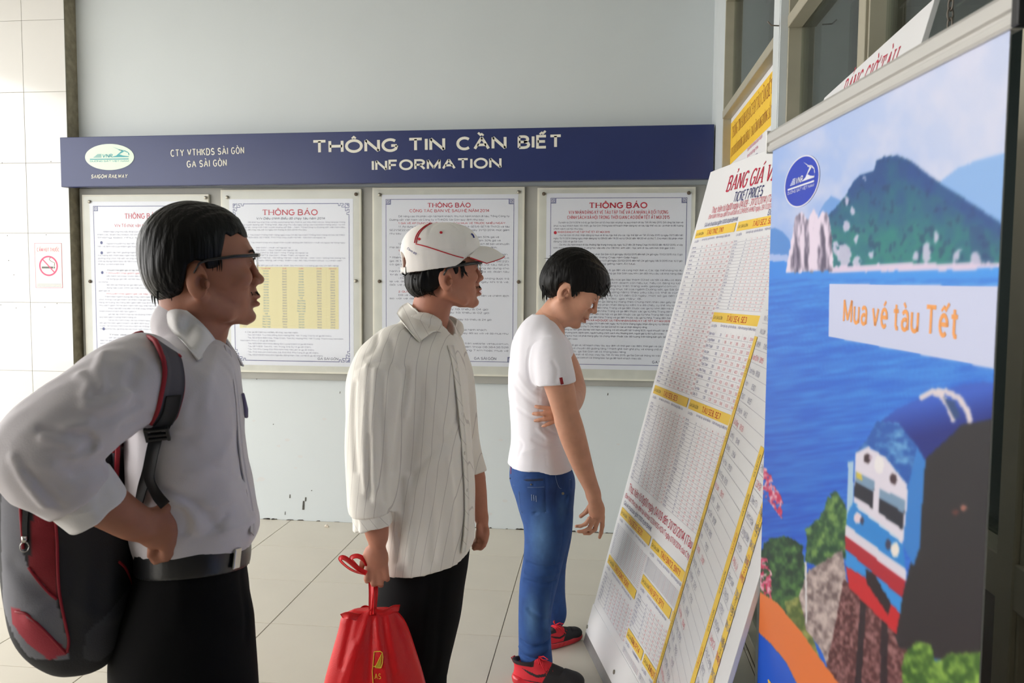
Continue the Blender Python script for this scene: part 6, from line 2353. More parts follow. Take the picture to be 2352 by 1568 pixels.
def spectacles(fig, xf, rim_half=True, lw=.026, lh=.0165, zc=.040, xc=.118, bold=1.0):
    """frame in head coordinates, worn on the nose"""
    g = thing('spectacles', '', '')
    del g['label'], g['category']
    g.parent = fig.root

    def T(p):
        return np.asarray(p, float) @ xf[0].T + xf[1]
    fr = MB()
    for s in (-1, 1):
        top = [T((xc - .002 - .010 * ((y - .009) / .05) ** 2, s * y, zc + lh - .001 + .0012 * math.sin((y - .009) / .05 * 3.1))) for y in np.linspace(.009, .059, 8)]
        fr.tube(top, .0019 * bold, 6)
        if not rim_half:
            lowr = [T((xc - .003 - .008 * ((y - .009) / .05) ** 2, s * y, zc - lh * math.sin(math.acos(min(1, abs(y - .034) / .0255))) ** .6)) for y in np.linspace(.0095, .0585, 12)]
            fr.tube(lowr, .0013, 6)
    fr.tube([T((xc - .002, -.0095, zc + lh - .003)), T((xc + .002, 0, zc + lh - .001)), T((xc - .002, .0095, zc + lh - .003))], .0016, 6)
    obj('frame_front', fr, M_frame, g, smooth=True)
    for s in (-1, 1):
        tb_ = MB()
        P = [T(p) for p in ((xc - .012, s * .060, zc + lh - .002), (xc - .016, s * .071, zc + lh - .003), (.06, s * .0775, zc + .010), (.012, s * .0815, zc + .002), (-.002, s * .083, zc - .004), (-.012, s * .0835, zc - .022))]
        tb_.tube(P, [q * bold for q in (.0026, .0038, .0034, .0026, .002, .0015)], 8)
        obj('temple_arm', tb_, M_frame, g, smooth=True)
        le = MB()
        ring = []
        for k in range(24):
            a = 2 * PI * k / 24
            yy, z2 = .034 + .0245 * math.copysign(abs(math.cos(a)) ** .6, math.cos(a)), zc + (lh - .001) * math.copysign(abs(math.sin(a)) ** .6, math.sin(a))
            ring.append((xc - .0035 - .010 * ((yy - .009) / .05) ** 2, s * yy, z2))
        A = [T(p) for p in ring]
        B = [T((p[0] - .0016, p[1], p[2])) for p in ring]
        n = len(A)
        le.add(A + B, [tuple(range(n)), tuple(range(2 * n - 1, n - 1, -1))] + [(k, n + k, n + (k + 1) % n, (k + 1) % n) for k in range(n)])
        obj('lens', le, M_lens, g)
    return g


def head_on(fig, HF, ear_px, v_ear, yaw, pitch, roll=0.0, sc=1.0, lips=(.80, .50, .47), stubble=.92):
    R = rotm(yaw, pitch, roll) * sc
    E = fig.L(ear_px[0], ear_px[1], v_ear)
    t = E - R @ np.array([0, -.075, 0])
    V, Q = HF.nets()
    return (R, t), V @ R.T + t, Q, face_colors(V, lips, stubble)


f1 = Figure(480, 1.53, 'man in pale grey shirt and glasses, backpack on shoulder, hand on hip')
L, r = f1.L, f1.r
HF1 = head_field(neck=((-.008, 0, -.04), (-.02, 0, -.15), .057, .050), lip=1.05, nose=1.05)
xf1, HV, HQ, HC = head_on(f1, HF1, (460, 650), -.072, .13, 0.0)
# trunk and arms
B1 = Field((-.42, -.34, .80), (.2, .3, 1.42), .0045)
B1.add(loft(f1.stations([(790, 380, 500, .10), (850, 350, 510, .13), (1000, 330, 520, .13), (1200, 340, 530, .12), (1290, 360, 520, .10)])), .01)
v0 = -.2
fore = [L(180, 1120, -.22), L(232, 1152, -.215), L(285, 1186, -.2), L(322, 1206, -.19)]
spath(B1, fore, [r(50, v0), r(47, v0), r(40, v0), r(35, v0)], .01, sv=.92)
B1.add(ell(L(362, 1216, -.182), (.030, .0155, .034), rotm(0, .5)), .014)
kn = [L(386, 1186, -.176), L(391, 1208, -.182), L(388, 1231, -.184), L(378, 1252, -.182)]
hand_fingers(B1, kn, [(.3, .25, -1.0)] * 2 + [(.1, .3, -1)] * 2, [(.030, .024, .018), (.033, .026, .019), (.031, .024, .018), (.024, .019, .015)], [.0092, .0094, .009, .008],
             [(1.15, 1.3), (1.25, 1.35), (1.3, 1.35), (1.3, 1.3)], (-1, .15, 0))
hand_fingers(B1, [L(342, 1188, -.186)], [(.8, .1, .5)], [(.028, .024)], [.010], [(.5,)], (.4, .6, -.2))
B1.crease(np.array([L(345, 1180, -.20), L(372, 1196, -.2)]), .0015, .005)
BV, BQ = B1.nets()
B2 = Field((-.25, -.26, .02), (.25, .3, .98), .012)
for s in (-1, 1):
    B2.add(cone((-.02, s * .09, .84), (0, s * .09, .5), .055, .048), .02)
    B2.add(cone((0, s * .09, .5), (-.02, s * .09, .07), .052, .035), .02)
DV, DQ = B2.nets()
V, Q = join_vq([(HV, HQ), (BV, BQ), (DV, DQ)])
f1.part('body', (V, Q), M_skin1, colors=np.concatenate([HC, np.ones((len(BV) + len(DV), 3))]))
eyes_for(f1, xf1)
brows_for(f1, HF1, xf1)
moustache_for(f1, HF1, xf1, 90, .024)
spectacles(f1, xf1)


def px2h(p, ear, mm):
    if callable(mm):
        return mm(p)
    return ((p[0] - ear[0]) * mm, (ear[1] - p[1]) * mm)


def hair_obj(fig, xf, outer, region, ear, mm, extra=(), h=.0024, yh=.1, noise=.0004, holes=(), seed=2, k=.006):
    H = Field((-.135, -.105, -.085), (.125, .105, .175), h)
    for p in outer:
        H.add(p, .02)
    reg = polyslab([px2h(p, ear, mm) for p in region], -yh, yh, .004)
    s = (slice(None),) * 3
    d = reg[0](*H.xyz(s)).astype(np.float32)
    t = np.maximum(k - np.abs(H.f - d), 0) / k
    H.f = np.maximum(H.f, d) + t * t * k * .25
    for p in holes:
        H.cut(p, .004)
    x, y, z = H.xyz(s)
    rg = np.random.default_rng(seed)
    g = 0
    ang = np.arctan2(y + 0 * z, .03 + 0 * z - x * .3)          # strands fan out from the crown
    for o, fq in enumerate((13, 27, 45, 63)):
        g = g + np.sin(ang * fq + 10 * rg.random() * (z + x) * 4 + rg.random() * 6 + 2.2 * np.sin((x + z) * 22 + o)) * (.9 ** o)
    H.f = (H.f - noise * g * (np.abs(H.f) < .02)).astype(np.float32)
    V, Q = H.nets()
    hair = fig.part('hair', (V, Q), hair_mat(), xf=xf)
    if extra:
        mb = MB()
        for a, b, c, rr_, y0, y1 in extra:
            A, Bb, Cc = px2h(a, ear, mm), px2h(b, ear, mm), px2h(c, ear, mm)
            P = [np.array([A[0], y0, A[1]]), np.array([Bb[0], (y0 + y1) / 2, Bb[1]]), np.array([Cc[0], y1, Cc[1]])]
            Pt = [P[0] * (1 - t) ** 2 + 2 * P[1] * t * (1 - t) + P[2] * t * t for t in np.linspace(0, 1, 7)]
            mb.tube([p @ xf[0].T + xf[1] for p in Pt], [rr_ * (1 - t) ** .7 + .0002 for t in np.linspace(0, 1, 7)], 5)
        o = obj('hair_lock', mb, hair_mat(), hair, smooth=True)
        o['kind'] = 'stuff'
    return hair


ear1, mm1 = (460, 650), .000834
rg1 = random.Random(8)
ex1 = []
for k in range(26):      # fringe locks
    x = 520 + 48 * rg1.random()
    yy = rg1.uniform(-.055, .045)
    ex1.append(((x - 14, 498), (x + 3, 512), (x + rg1.uniform(-8, 4), 540 + rg1.uniform(-8, 13)), .0028, yy, yy * 1.12 - .004))
for k in range(22):      # nape
    x = 372 + 46 * rg1.random()
    yy = rg1.choice((-1, 1)) * rg1.uniform(.0, .058)
    ex1.append(((x, 668), (x - 1, 686), (x + 2, 700 + rg1.uniform(-6, 3)), .002, yy, yy))
for k in range(8):       # sideburn
    x = 478 + 26 * rg1.random()
    ex1.append(((x, 596), (x + 2, 610), (x + 1, 624), .0016, -.0745, -.0745))
hair_obj(f1, xf1, [ell((-.002, 0, .060), (.0985, .0815, .0955)), ell((.036, 0, .088), (.055, .062, .054)), ell((-.046, 0, .012), (.041, .06, .048)), ell((-.026, 0, .03), (.062, .079, .06))],
         [(474, 618), (502, 616), (508, 583), (517, 541), (527, 548), (545, 536), (562, 548), (600, 540), (600, 430), (320, 430), (320, 560), (340, 620), (350, 655), (366, 680), (386, 698), (414, 694), (428, 668), (430, 640), (434, 612), (450, 600), (470, 603)],
         ear1, mm1, ex1)

# shirt
S1 = Field((-.46, -.36, .86), (.21, .33, 1.47), .0042)
S1.add(loft(f1.stations([(762, 392, 482, .055), (774, 366, 502, .075), (792, 334, 522, .125), (830, 308, 543, .18), (880, 293, 553, .203), (950, 287, 560, .205), (1020, 288, 563, .2), (1100, 290, 576, .19),
                         (1165, 295, 588, .187), (1208, 298, 594, .188), (1245, 306, 584, .186), (1272, 316, 566, .178)])), .02)
S1.add(cone(L(428, 768), L(422, 748), .060, .058), .01)
Sl = Field((-.46, -.36, .86), (.21, .33, 1.47), .0042)
arm = [L(343, 846, -.15), L(292, 876, -.2), L(212, 940, -.235), L(120, 1010, -.25), L(78, 1048, -.25)]
spath(Sl, arm, [r(66, -.2), r(76, -.2), r(80, -.22), r(79, -.24), r(72, -.24)], .03)
spath(Sl, [L(78, 1048, -.25), L(120, 1090, -.245), L(170, 1128, -.235), L(206, 1156, -.228)], [r(72, -.24), r(72, -.24), r(70, -.23), r(70, -.23)], .025)
axd = np.array([.7, .03, -.71])
Sl.clip_plane(L(195, 1142, -.23), axd, .004)
q_ = np.maximum(.045 - np.abs(S1.f - Sl.f), 0) / .045
S1.f = (np.minimum(S1.f, Sl.f) - q_ * q_ * .045 * .25).astype(np.float32)
# far arm hangs down on the other side
spath(S1, [L(420, 850, .16), L(430, 930, .2), L(440, 1040, .21), L(455, 1130, .2)], [.065, .062, .056, .05], .03)
S1.cut(cone(L(470, 760, -.01), L(522, 815, -.005), .045, .010), .008)
S1.noise(.0013, .05, .05, .06, 5)
S1.noise(.0007, .022, .022, .03, 15)
cr = f1.crease
for pts, a, w in [([(300, 905), (268, 922), (232, 935), (200, 930)], .006, .010), ([(318, 930), (270, 955), (225, 968)], -.005, .009), ([(225, 968), (190, 972), (150, 985)], .005, .010),
                  ([(95, 985), (140, 992), (190, 1000), (207, 1020)], -.006, .007), ([(205, 1000), (214, 1012), (205, 1030), (190, 1030)], -.008, .006), ([(100, 1005), (150, 1018), (195, 1032)], .005, .008),
                  ([(224, 1030), (205, 1040), (170, 1052)], .004, .008), ([(185, 860), (205, 880), (196, 905)], .004, .009), ([(238, 812), (225, 850), (235, 885)], .004, .010),
                  ([(315, 835), (300, 880), (306, 920)], -.004, .010), ([(344, 955), (310, 968), (280, 985)], -.005, .008), ([(30, 1050), (70, 1120), (105, 1160)], .004, .008),
                  ([(60, 1080), (105, 1130), (140, 1165)], -.003, .008), ([(120, 1075), (165, 1110), (200, 1120)], .003, .012),
                  ([(340, 1000), (400, 1005), (450, 1000)], -.002, .010), ([(380, 1130), (430, 1160), (470, 1195), (500, 1250)], -.004, .010), ([(400, 1160), (440, 1205), (455, 1255)], .005, .011),
                  ([(415, 1190), (432, 1225), (425, 1262)], -.004, .008), ([(530, 1000), (500, 1060), (430, 1090)], .002, .014), ([(560, 1120), (520, 1170), (470, 1180)], .003, .012),
                  ([(585, 1200), (560, 1235), (520, 1255)], .004, .010), ([(470, 870), (430, 930), (420, 985)], .002, .014), ([(520, 1210), (500, 1240), (480, 1262)], -.003, .008),
                  ([(500, 800), (480, 860), (470, 930)], .003, .014), ([(430, 1010), (470, 1060), (540, 1100)], -.002, .012)]:
    cr(S1, pts, a * 1.8, w * .78)


def hip(F, top=1.12, fall=.16):
    """weight on one leg: the near hip sits a little higher"""
    V, Q = F.nets()
    V[:, 2] += -V[:, 1] * .21 * np.clip((top - V[:, 2]) / fall, 0, 1) * np.clip((V[:, 2] - .2) / .5, 0, 1)
    return V, Q


shirt1 = f1.part('shirt', hip(S1), M_shirt1)
# turned-up cuff
K1 = Field((-.40, -.35, .90), (-.08, -.1, 1.18), .003)
ca, cb = L(158, 1102, -.236), L(228, 1174, -.226)
K1.add(cone(ca, cb + (cb - ca) * .4, r(84, -.23), r(70, -.23), .95), .004)
d_ = (cb - ca) / np.linalg.norm(cb - ca)
K1.clip_plane(L(172, 1117, -.23), -d_, .005)
K1.clip_plane(cb, d_, .005)
K1.cut(cone(cb - d_ * .03, cb + d_ * .05, r(52, -.23), r(64, -.23), .95), .005)
K1.noise(.0009, .02, .02, .03, 8)
cr(K1, [(150, 1180), (200, 1175), (240, 1150)], .002, .004)
f1.part('cuff', K1, M_cuff1)
# collar
def q1(x, y, o=.006):
    return f1.surf(S1, x, y, o)


near = sheet(dense([[L(389, 694, -.008), L(416, 706, -.045), L(447, 727, -.064), L(480, 762, -.06), L(499, 788, -.042)],
              [L(378, 708, -.018), L(404, 732, -.075), q1(432, 768, .012), q1(460, 800, .010), L(489, 806, -.07)],
              [L(372, 722, -.03), q1(398, 758, .006), q1(420, 792, .006), q1(438, 816, .006), q1(452, 834, .006)]]), .0028)
o = obj('collar', near, M_cuff1, f1.root, smooth=True)
far = sheet(dense([[L(389, 694, -.008), L(400, 700, .045), L(440, 715, .066), L(498, 748, .062), L(522, 784, .02)],
             [L(381, 706, -.012), L(392, 720, .06), L(440, 750, .085), L(515, 780, .082), L(543, 812, .062)],
             [L(374, 719, -.016), L(385, 740, .07), L(440, 785, .1), L(525, 828, .098), L(560, 841, .07)]]), .0028)
obj('collar', far, M_cuff1, f1.root, smooth=True)
# placket, pocket, pen, buttons
pk = [f1.surf(S1, x, y, .0015) for x, y in ((520, 800), (531, 845), (540, 885), (543, 925), (545, 965), (548, 1005), (553, 1050), (560, 1095), (570, 1140), (580, 1185), (577, 1225))]
obj('placket', ribbon(pk, [.018] * len(pk), [S1.normal(p) for p in pk], .0022, 2), M_shirt1, f1.root, smooth=True)
obj('pen', MB().tube([f1.surf(S1, 553, 905, .004), f1.surf(S1, 559, 940, .005), f1.surf(S1, 561, 958, .004)], [.003, .0042, .0035], 8), mat('violet_grey_pen', (110, 104, 140), rough=.3), f1.root, smooth=True)

# trousers and belt
T1 = Field((-.3, -.28, .0), (.22, .28, .98), .008)
T1.add(loft(f1.stations([(1262, 312, 562, .172), (1300, 312, 566, .176), (1350, 292, 572, .182), (1400, 272, 575, .185), (1470, 252, 580, .188), (1540, 250, 586, .188), (1600, 262, 588, .185), (1640, 290, 580, .175)])), .02)
for s in (-1, 1):
    T1.add(cone((-.03, s * .088, .8), (.005, s * .1, .48), .098, .078), .03)
    T1.add(cone((.005, s * .1, .48), (-.01, s * .1, .09), .078, .062), .02)
T1.cut(cone((-.3, 0, .1), (.3, 0, .1), .001, .001), .001)
cr(T1, [(418, 1318), (415, 1400), (412, 1480)], .003, .012)
cr(T1, [(555, 1320), (560, 1400), (566, 1500)], -.004, .008)
f1.part('trousers', hip(T1), M_trou)
G1 = Field((-.2, -.25, .88), (.17, .25, 1.0), .004)
G1.add(loft([[a[0]] + a[1:] for a in f1.stations([(1250, 306, 576, .184), (1272, 308, 577, .185), (1300, 308, 574, .184)])], 2.3), .002)
f1.part('belt', hip(G1), M_leather)
bu = [f1.surf(G1, x, y, .003) for x, y in ((538, 1262), (562, 1256))]
zb_ = float(G1.lo[2]) + .0
bz0_, bz1_ = [a[0] for a in f1.stations([(1272, 308, 577, .185)])][0], 0


def beltpt(u):
    v = -.24
    p = G1.hitray(np.array([u, -.25, bz0_]), np.array([0, 1.0, 0]), 0, .25, 200)
    n = G1.normal(p)
    p = p + n * .003
    p[2] += -p[1] * .21
    return p, n


(P0, n1a), (P1, n1b) = beltpt(L(529, 1275, -.1)[0]), beltpt(L(556, 1275, -.08)[0])
e1 = (P1 - P0) / np.linalg.norm(P1 - P0)
n1 = (n1a + n1b) / 2
up = np.cross(n1, e1)
up = up if up[2] > 0 else -up
o_ = obj('buckle', MB().hexa([P0 - up * .018 + n1 * a + e1 * b * .022 + up * c * .037 for a, b, c in ((0, 0, 0), (0, 1, 0), (.005, 1, 0), (.005, 0, 0), (0, 0, 1), (0, 1, 1), (.005, 1, 1), (.005, 0, 1))]), M_chrome, f1.root, bevel=.002)
# shoes below the frame
for s in (-1, 1):
    Z = Field((-.14, s * .1 - .07, -.005), (.22, s * .1 + .07, .14), .006)
    Z.add(cone((-.04, s * .1, .042), (.12, s * .1, .03), .04, .036, .9), .01)
    Z.add(cone((-.03, s * .1, .05), (-.02, s * .1, .1), .042, .04), .02)
    Z.clip_plane((0, 0, .002), (0, 0, -1), .003)
    f1.part('shoe', Z, M_leather)
# ------------------------------------------------------------------ the backpack on his shoulder
M_pack = mat('backpack_fabric', (255, 255, 255), rough=.75, vc='tint', bump=.3, bscale=500)
M_redtrim = mat('dark_red_webbing', (150, 22, 40), rough=.6, bump=.2, bscale=300)
M_pad = mat('charcoal_padding', (74, 72, 80), rough=.8, bump=.35, bscale=700)
M_web = mat('black_webbing', (16, 16, 18), rough=.7, bump=.3, bscale=600)
bpk = thing('backpack', 'grey, black and red backpack hanging from one shoulder of the man in glasses', 'backpack', M=f1.M)
f1b = f1
PK = Field((-.42, -.22, .66), (-.08, .19, 1.2), .0045)
PK.add(loft(f1.stations([(1005, 190, 262, .05, .0), (1030, 80, 285, .10, .0), (1075, 14, 298, .125, .0), (1140, 9, 304, .13, .0), (1204, 8, 308, .132, .0), (1290, 13, 309, .135, .0), (1350, 21, 308, .135, .0),
                         (1407, 34, 306, .13, .0), (1455, 66, 300, .12, .0), (1495, 112, 268, .10, .0), (1515, 150, 215, .06, .0)], psi=0), 2.9), .01)
PK.noise(.0012, .05, .05, .06, 12)
for pts, a, w in [([(30, 1300), (80, 1345), (125, 1380)], -.006, .014), ([(70, 1420), (110, 1390), (125, 1380)], .006, .012), ([(140, 1200), (190, 1215), (250, 1190)], -.005, .012),
                  ([(150, 1260), (175, 1300), (170, 1360)], -.004, .01), ([(200, 1400), (250, 1420), (300, 1390)], .004, .012), ([(215, 1120), (235, 1250), (225, 1400)], -.004, .014)]:
    f1.crease(PK, pts, a, w)
PV, PQ = PK.nets()


def uz(px, py, v=-.13):
    p = L(px, py, v)
    return p[0], p[2]


cc = np.zeros((len(PV), 3))
cc[:] = np.array(srgb(34, 35, 40)[:3])


def regionc(poly, col, near_only=True):
    m = inpoly(PV[:, 0], PV[:, 2], [uz(*p) for p in poly])
    cc[m] = np.array(srgb(*col)[:3])


regionc([(-10, 1000), (60, 1000), (56, 1115), (52, 1170), (46, 1200), (50, 1260), (70, 1310), (130, 1378), (150, 1440), (157, 1520), (60, 1520), (-10, 1420)], (122, 122, 130))
regionc([(60, 1040), (80, 1110), (72, 1180), (78, 1240), (66, 1310), (48, 1265), (44, 1195), (50, 1150), (52, 1100)], (30, 30, 34))
regionc([(72, 1120), (118, 1150), (128, 1215), (130, 1300), (132, 1378), (112, 1360), (66, 1300), (74, 1240)], (132, 22, 34))
regionc([(20, 1404), (50, 1404), (88, 1432), (128, 1470), (156, 1502), (110, 1520), (60, 1480), (20, 1440)], (176, 58, 72))
regionc([(196, 1455), (262, 1400), (308, 1360), (330, 1440), (230, 1530), (190, 1520)], (58, 58, 64))
me = fast_mesh('pack_body', PV, PQ)
ca = me.color_attributes.new('tint', 'FLOAT_COLOR', 'POINT')
ca.data.foreach_set('color', np.concatenate([cc, np.ones((len(PV), 1))], 1).astype(np.float32).ravel())
link('pack_body', me, M_pack, bpk, smooth=True)


def drape(F, pts, out, n=4):
    P = [f1.surf(F, x, y, out) for x, y in pts]
    return catmull(P, n)


for i, pts in enumerate([[(126, 1180), (131, 1240), (133, 1310), (138, 1370), (150, 1430), (158, 1470), (154, 1497)], [(66, 1302), (88, 1332), (112, 1360), (131, 1376)], [(36, 1404), (62, 1410), (92, 1437), (128, 1474), (152, 1500)],
                         [(300, 1400), (304, 1360), (290, 1310), (272, 1290)], [(52, 1115), (48, 1160), (50, 1200), (54, 1260)]]):
    obj('piping', MB().tube(drape(PK, pts, .001), .0024, 6), M_redtrim, bpk, smooth=True)
zp = drape(PK, [(66, 1110), (61, 1160), (58, 1215), (60, 1240)], .0015)
obj('zipper', ribbon(zp, [.009] * len(zp), [PK.normal(p) for p in zp], .002), M_web, bpk)
zc = f1.surf(PK, 60, 1240, .004)
sl = MB().tube([zc + np.array([0, 0, .008]), zc + np.array([0, 0, -.002])], .005, 8)
ring = [zc + np.array([.0065 * math.cos(a), -.002, -.010 + .0085 * math.sin(a)]) for a in np.linspace(0, 2 * PI, 14)]
sl.tube(ring, .0011, 5)
obj('zip_pull', sl, M_chrome, bpk, smooth=True)

# padded strap: over the shoulder and down the chest
tp = []
for px, vv in ((262, -.085), (290, -.10), (318, -.112), (345, -.118)):
    u = L(px, 780, vv)[0]
    tp.append(topof(S1, u, vv) + np.array([0, 0, .004]))
fr_ = [f1.surf(S1, x, y, .005) for x, y in ((378, 805), (390, 838), (393, 872), (388, 910), (379, 945), (370, 968))]
back_ = [L(222, 1000, -.06), L(226, 930, -.07), L(238, 850, -.078)]
ctr = catmull([back_[0], back_[1]] + [back_[2]] + tp + fr_, 4)
nn_ = []
for p in ctr:
    n = S1.normal(p)
    nn_.append(n)
for k in range(9):
    nn_[k] = np.array([-.9, -.3, .3])
nn_ = [sum(nn_[max(0, i - 3):i + 4]) for i in range(len(nn_))]
nn_ = [n / np.linalg.norm(n) for n in nn_]
wd = np.interp(np.arange(len(ctr)), [0, 12, 24, 34, len(ctr) - 1], [.034, .05, .052, .05, .034])
stp = obj('shoulder_strap', ribbon(ctr, wd, nn_, .009), M_pad, bpk, smooth=True, sub=1)
for s in (-1, 1):
    E_ = []
    for i, p in enumerate(ctr):
        t = ctr[min(i + 1, len(ctr) - 1)] - ctr[max(i - 1, 0)]
        q = np.cross(t, nn_[i])
        q /= np.linalg.norm(q)
        E_.append(p + s * q * wd[i] / 2)
    obj('strap_piping', MB().tube(E_, .0042, 8), M_redtrim, stp, smooth=True)


def web(pts, w, out=.005, thick=.002):
    P = drape(S1, pts, out, 5)
    return ribbon(P, [w] * len(P), [S1.normal(p) for p in P], thick)


obj('strap_end', web([(384, 905), (378, 940), (370, 975)], .028, .0125), M_web, bpk, smooth=True)
P0 = f1.surf(S1, 366, 985, .012)
n0 = S1.normal(P0)
e0 = np.array([1.0, 0, .12])
e0 -= n0 * (e0 @ n0)
e0 /= np.linalg.norm(e0)
u0_ = np.cross(n0, e0)
u0_ = u0_ if u0_[2] > 0 else -u0_
bk = MB()
for zz_ in (-.012, -.002, .010):
    bk.hexa([P0 + e0 * (a * .036 - .018) + u0_ * (zz_ + b * .005) + n0 * c * .007 for a, b, c in ((0, 0, 0), (1, 0, 0), (1, 0, 1), (0, 0, 1), (0, 1, 0), (1, 1, 0), (1, 1, 1), (0, 1, 1))])
for xx_ in (-.019, .014):
    bk.hexa([P0 + e0 * (xx_ + a * .005) + u0_ * (-.014 + b * .030) + n0 * c * .007 for a, b, c in ((0, 0, 0), (1, 0, 0), (1, 0, 1), (0, 0, 1), (0, 1, 0), (1, 1, 0), (1, 1, 1), (0, 1, 1))])
obj('strap_adjuster', bk, M_cap, bpk, bevel=.001)
obj('webbing', web([(364, 985), (355, 1030), (345, 1080), (333, 1120), (325, 1158)], .020, .006), M_web, bpk, smooth=True)
wl = [f1.surf(S1, 366, 1000, .010), f1.surf(S1, 360, 1045, .014), f1.surf(S1, 353, 1090, .012), f1.surf(S1, 366, 1128, .012), f1.surf(S1, 388, 1158, .009)]
wl = catmull(wl, 5)
obj('loose_strap_tail', ribbon(wl, [.020] * len(wl), [S1.normal(p) for p in wl], .0022), M_web, bpk, smooth=True)
# ------------------------------------------------------------------ man in the white cap with the red bag
M_skin2 = skin_mat('tan_skin', (188, 128, 104))


def striped(name, col, line, pitch, width, rough=.75):
    m = mat(name, col, rough=rough, bump=.2, bscale=420, sheen=.2)
    nt = m.node_tree
    N, Lk = nt.nodes, nt.links
    b = N['Principled BSDF']
    a = N.new('ShaderNodeAttribute')
    a.attribute_name = 'stripe'
    sep = N.new('ShaderNodeSeparateColor')
    Lk.new(a.outputs['Color'], sep.inputs[0])
    mu = N.new('ShaderNodeMath')
    mu.operation = 'MULTIPLY'
    mu.inputs[1].default_value = 1 / pitch
    fr = N.new('ShaderNodeMath')
    fr.operation = 'FRACT'
    lt = N.new('ShaderNodeMath')
    lt.operation = 'LESS_THAN'
    lt.inputs[1].default_value = width / pitch
    mx = N.new('ShaderNodeMix')
    mx.data_type = 'RGBA'
    Lk.new(sep.outputs[0], mu.inputs[0])
    Lk.new(mu.outputs[0], fr.inputs[0])
    Lk.new(fr.outputs[0], lt.inputs[0])
    Lk.new(lt.outputs[0], mx.inputs[0])
    mx.inputs[6].default_value = srgb(*col)
    mx.inputs[7].default_value = srgb(*line)
    Lk.new(mx.outputs[2], b.inputs['Base Color'])
    return m


M_shirt2 = striped('cream_pinstripe_cotton', (236, 232, 224), (204, 198, 192), .0235, .0013)


def stripe_attr(o, val):
    me = o.data
    a = me.color_attributes.new('stripe', 'FLOAT_COLOR', 'POINT')
    c = np.zeros((len(val), 4), np.float32)
    c[:, 0] = val
    a.data.foreach_set('color', c.ravel())


def verts(o):
    n = len(o.data.vertices)
    c = np.empty(n * 3)
    o.data.vertices.foreach_get('co', c)
    return c.reshape(-1, 3)


f2 = Figure(1000, 2.35, 'man in pinstriped cream shirt and white baseball cap carrying a red bag', psi=.38)
L, r = f2.L, f2.r
HF2, xf2, HV, HQ, HC, h2 = make_head(f2, (1027, 645), -.073, .2, -.02, 0, 1.0, [(995, 690, .01), (972, 790, .02)], (.056, .06), lip=1.08, nose=.98, cheek=1.05)
HF2b = HF2
SK = mat
B1 = Field((-.32, -.36, .56), (.26, .34, 1.36), .0048)
B1.add(loft(f2.stations([(760, 930, 1030, .09), (850, 890, 1050, .13), (1100, 890, 1060, .13), (1250, 890, 1050, .12)])), .01)
spath(B1, [L(853, 1160, -.195), L(862, 1200, -.2), L(868, 1238, -.205)], [r(30, -.2), r(27, -.2), r(22, -.2)], .01, sv=.85)
B1.add(ell(L(866, 1282, -.208), (r(27, -.2), .0155, r(38, -.2)), rotm(0, -.05)), .012)
kx = [(845, 1306), (859, 1313), (873, 1314), (886, 1306)]
hand_fingers(B1, [L(x, y, -.212) for x, y in kx], [(-.08, -.25, -1), (0, -.25, -1), (.03, -.25, -1), (.1, -.2, -1)], [(.026, .024, .02), (.030, .026, .02), (.029, .025, .02), (.024, .02, .016)],
             [.0092, .0096, .0092, .0085], [(1.25, 1.45), (1.3, 1.5), (1.3, 1.5), (1.25, 1.45)], (0, 1, 0))
hand_fingers(B1, [L(846, 1262, -.2)], [(-.42, .1, -1)], [(.036, .028)], [.0098], [(.35,)], (.3, 1, 0))
for x in (853, 866, 879):
    B1.crease(np.array([L(x, 1255, -.225), L(x + 1, 1300, -.228)]), .0008, .003)
# far forearm and fist
spath(B1, [L(1092, 1080, .16), L(1098, 1130, .15), L(1104, 1176, .14), L(1107, 1195, .14)], [r(20, .15), r(19, .15), r(15, .15), r(14, .15)], .008)
B1.add(ell(L(1108, 1215, .138), (.020, .016, .030)), .01)
hand_fingers(B1, [L(x, y, .125) for x, y in ((1118, 1216), (1118, 1226), (1115, 1236), (1109, 1243))], [(-.3, -.5, -.8)] * 4, [(.022, .022, .016)] * 4, [.009, .0092, .009, .008],
             [(1.3, 1.4)] * 4, (-1, .3, .2))
hand_fingers(B1, [L(1099, 1208, .12)], [(.2, -.2, -1)], [(.026, .024)], [.009], [(.4,)], (.6, -.2, 0))
BV, BQ = B1.nets()
B2 = Field((-.22, -.24, .02), (.22, .26, .8), .012)
for s in (-1, 1):
    B2.add(cone((-.03, s * .08, .66), (-.05, s * .082, .42), .05, .046), .02)
    B2.add(cone((-.05, s * .082, .42), (-.04, s * .09, .07), .046, .034), .02)
DV, DQ = B2.nets()
V, Q = join_vq([(HV, HQ), (BV, BQ), (DV, DQ)])
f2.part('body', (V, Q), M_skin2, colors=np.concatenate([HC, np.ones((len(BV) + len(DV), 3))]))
eyes_for(f2, xf2)
moustache_for(f2, HF2, xf2, 150, .025)
spectacles(f2, xf2, rim_half=False, bold=1.5, lh=.0175, zc=.038)
rg2 = random.Random(4)
ex2 = [((945 + 60 * rg2.random(), 640), (944 + 60 * rg2.random(), 660), (946 + 62 * rg2.random(), 678 + rg2.uniform(-8, 6)), .0028, -.06 + .05 * rg2.random(), -.066 + .05 * rg2.random()) for _ in range(34)]
ex2 += [((1046 + 20 * rg2.random(), 600), (1052 + 12 * rg2.random(), 622), (1050 + 22 * rg2.random(), 634 + rg2.uniform(-6, 8)), .0022, -.076, -.0775) for _ in range(16)]
ex2 += [((932, 628), (926, 636), (922 - 6 * rg2.random(), 622 + 14 * rg2.random()), .0015, -.04, -.05) for _ in range(6)]
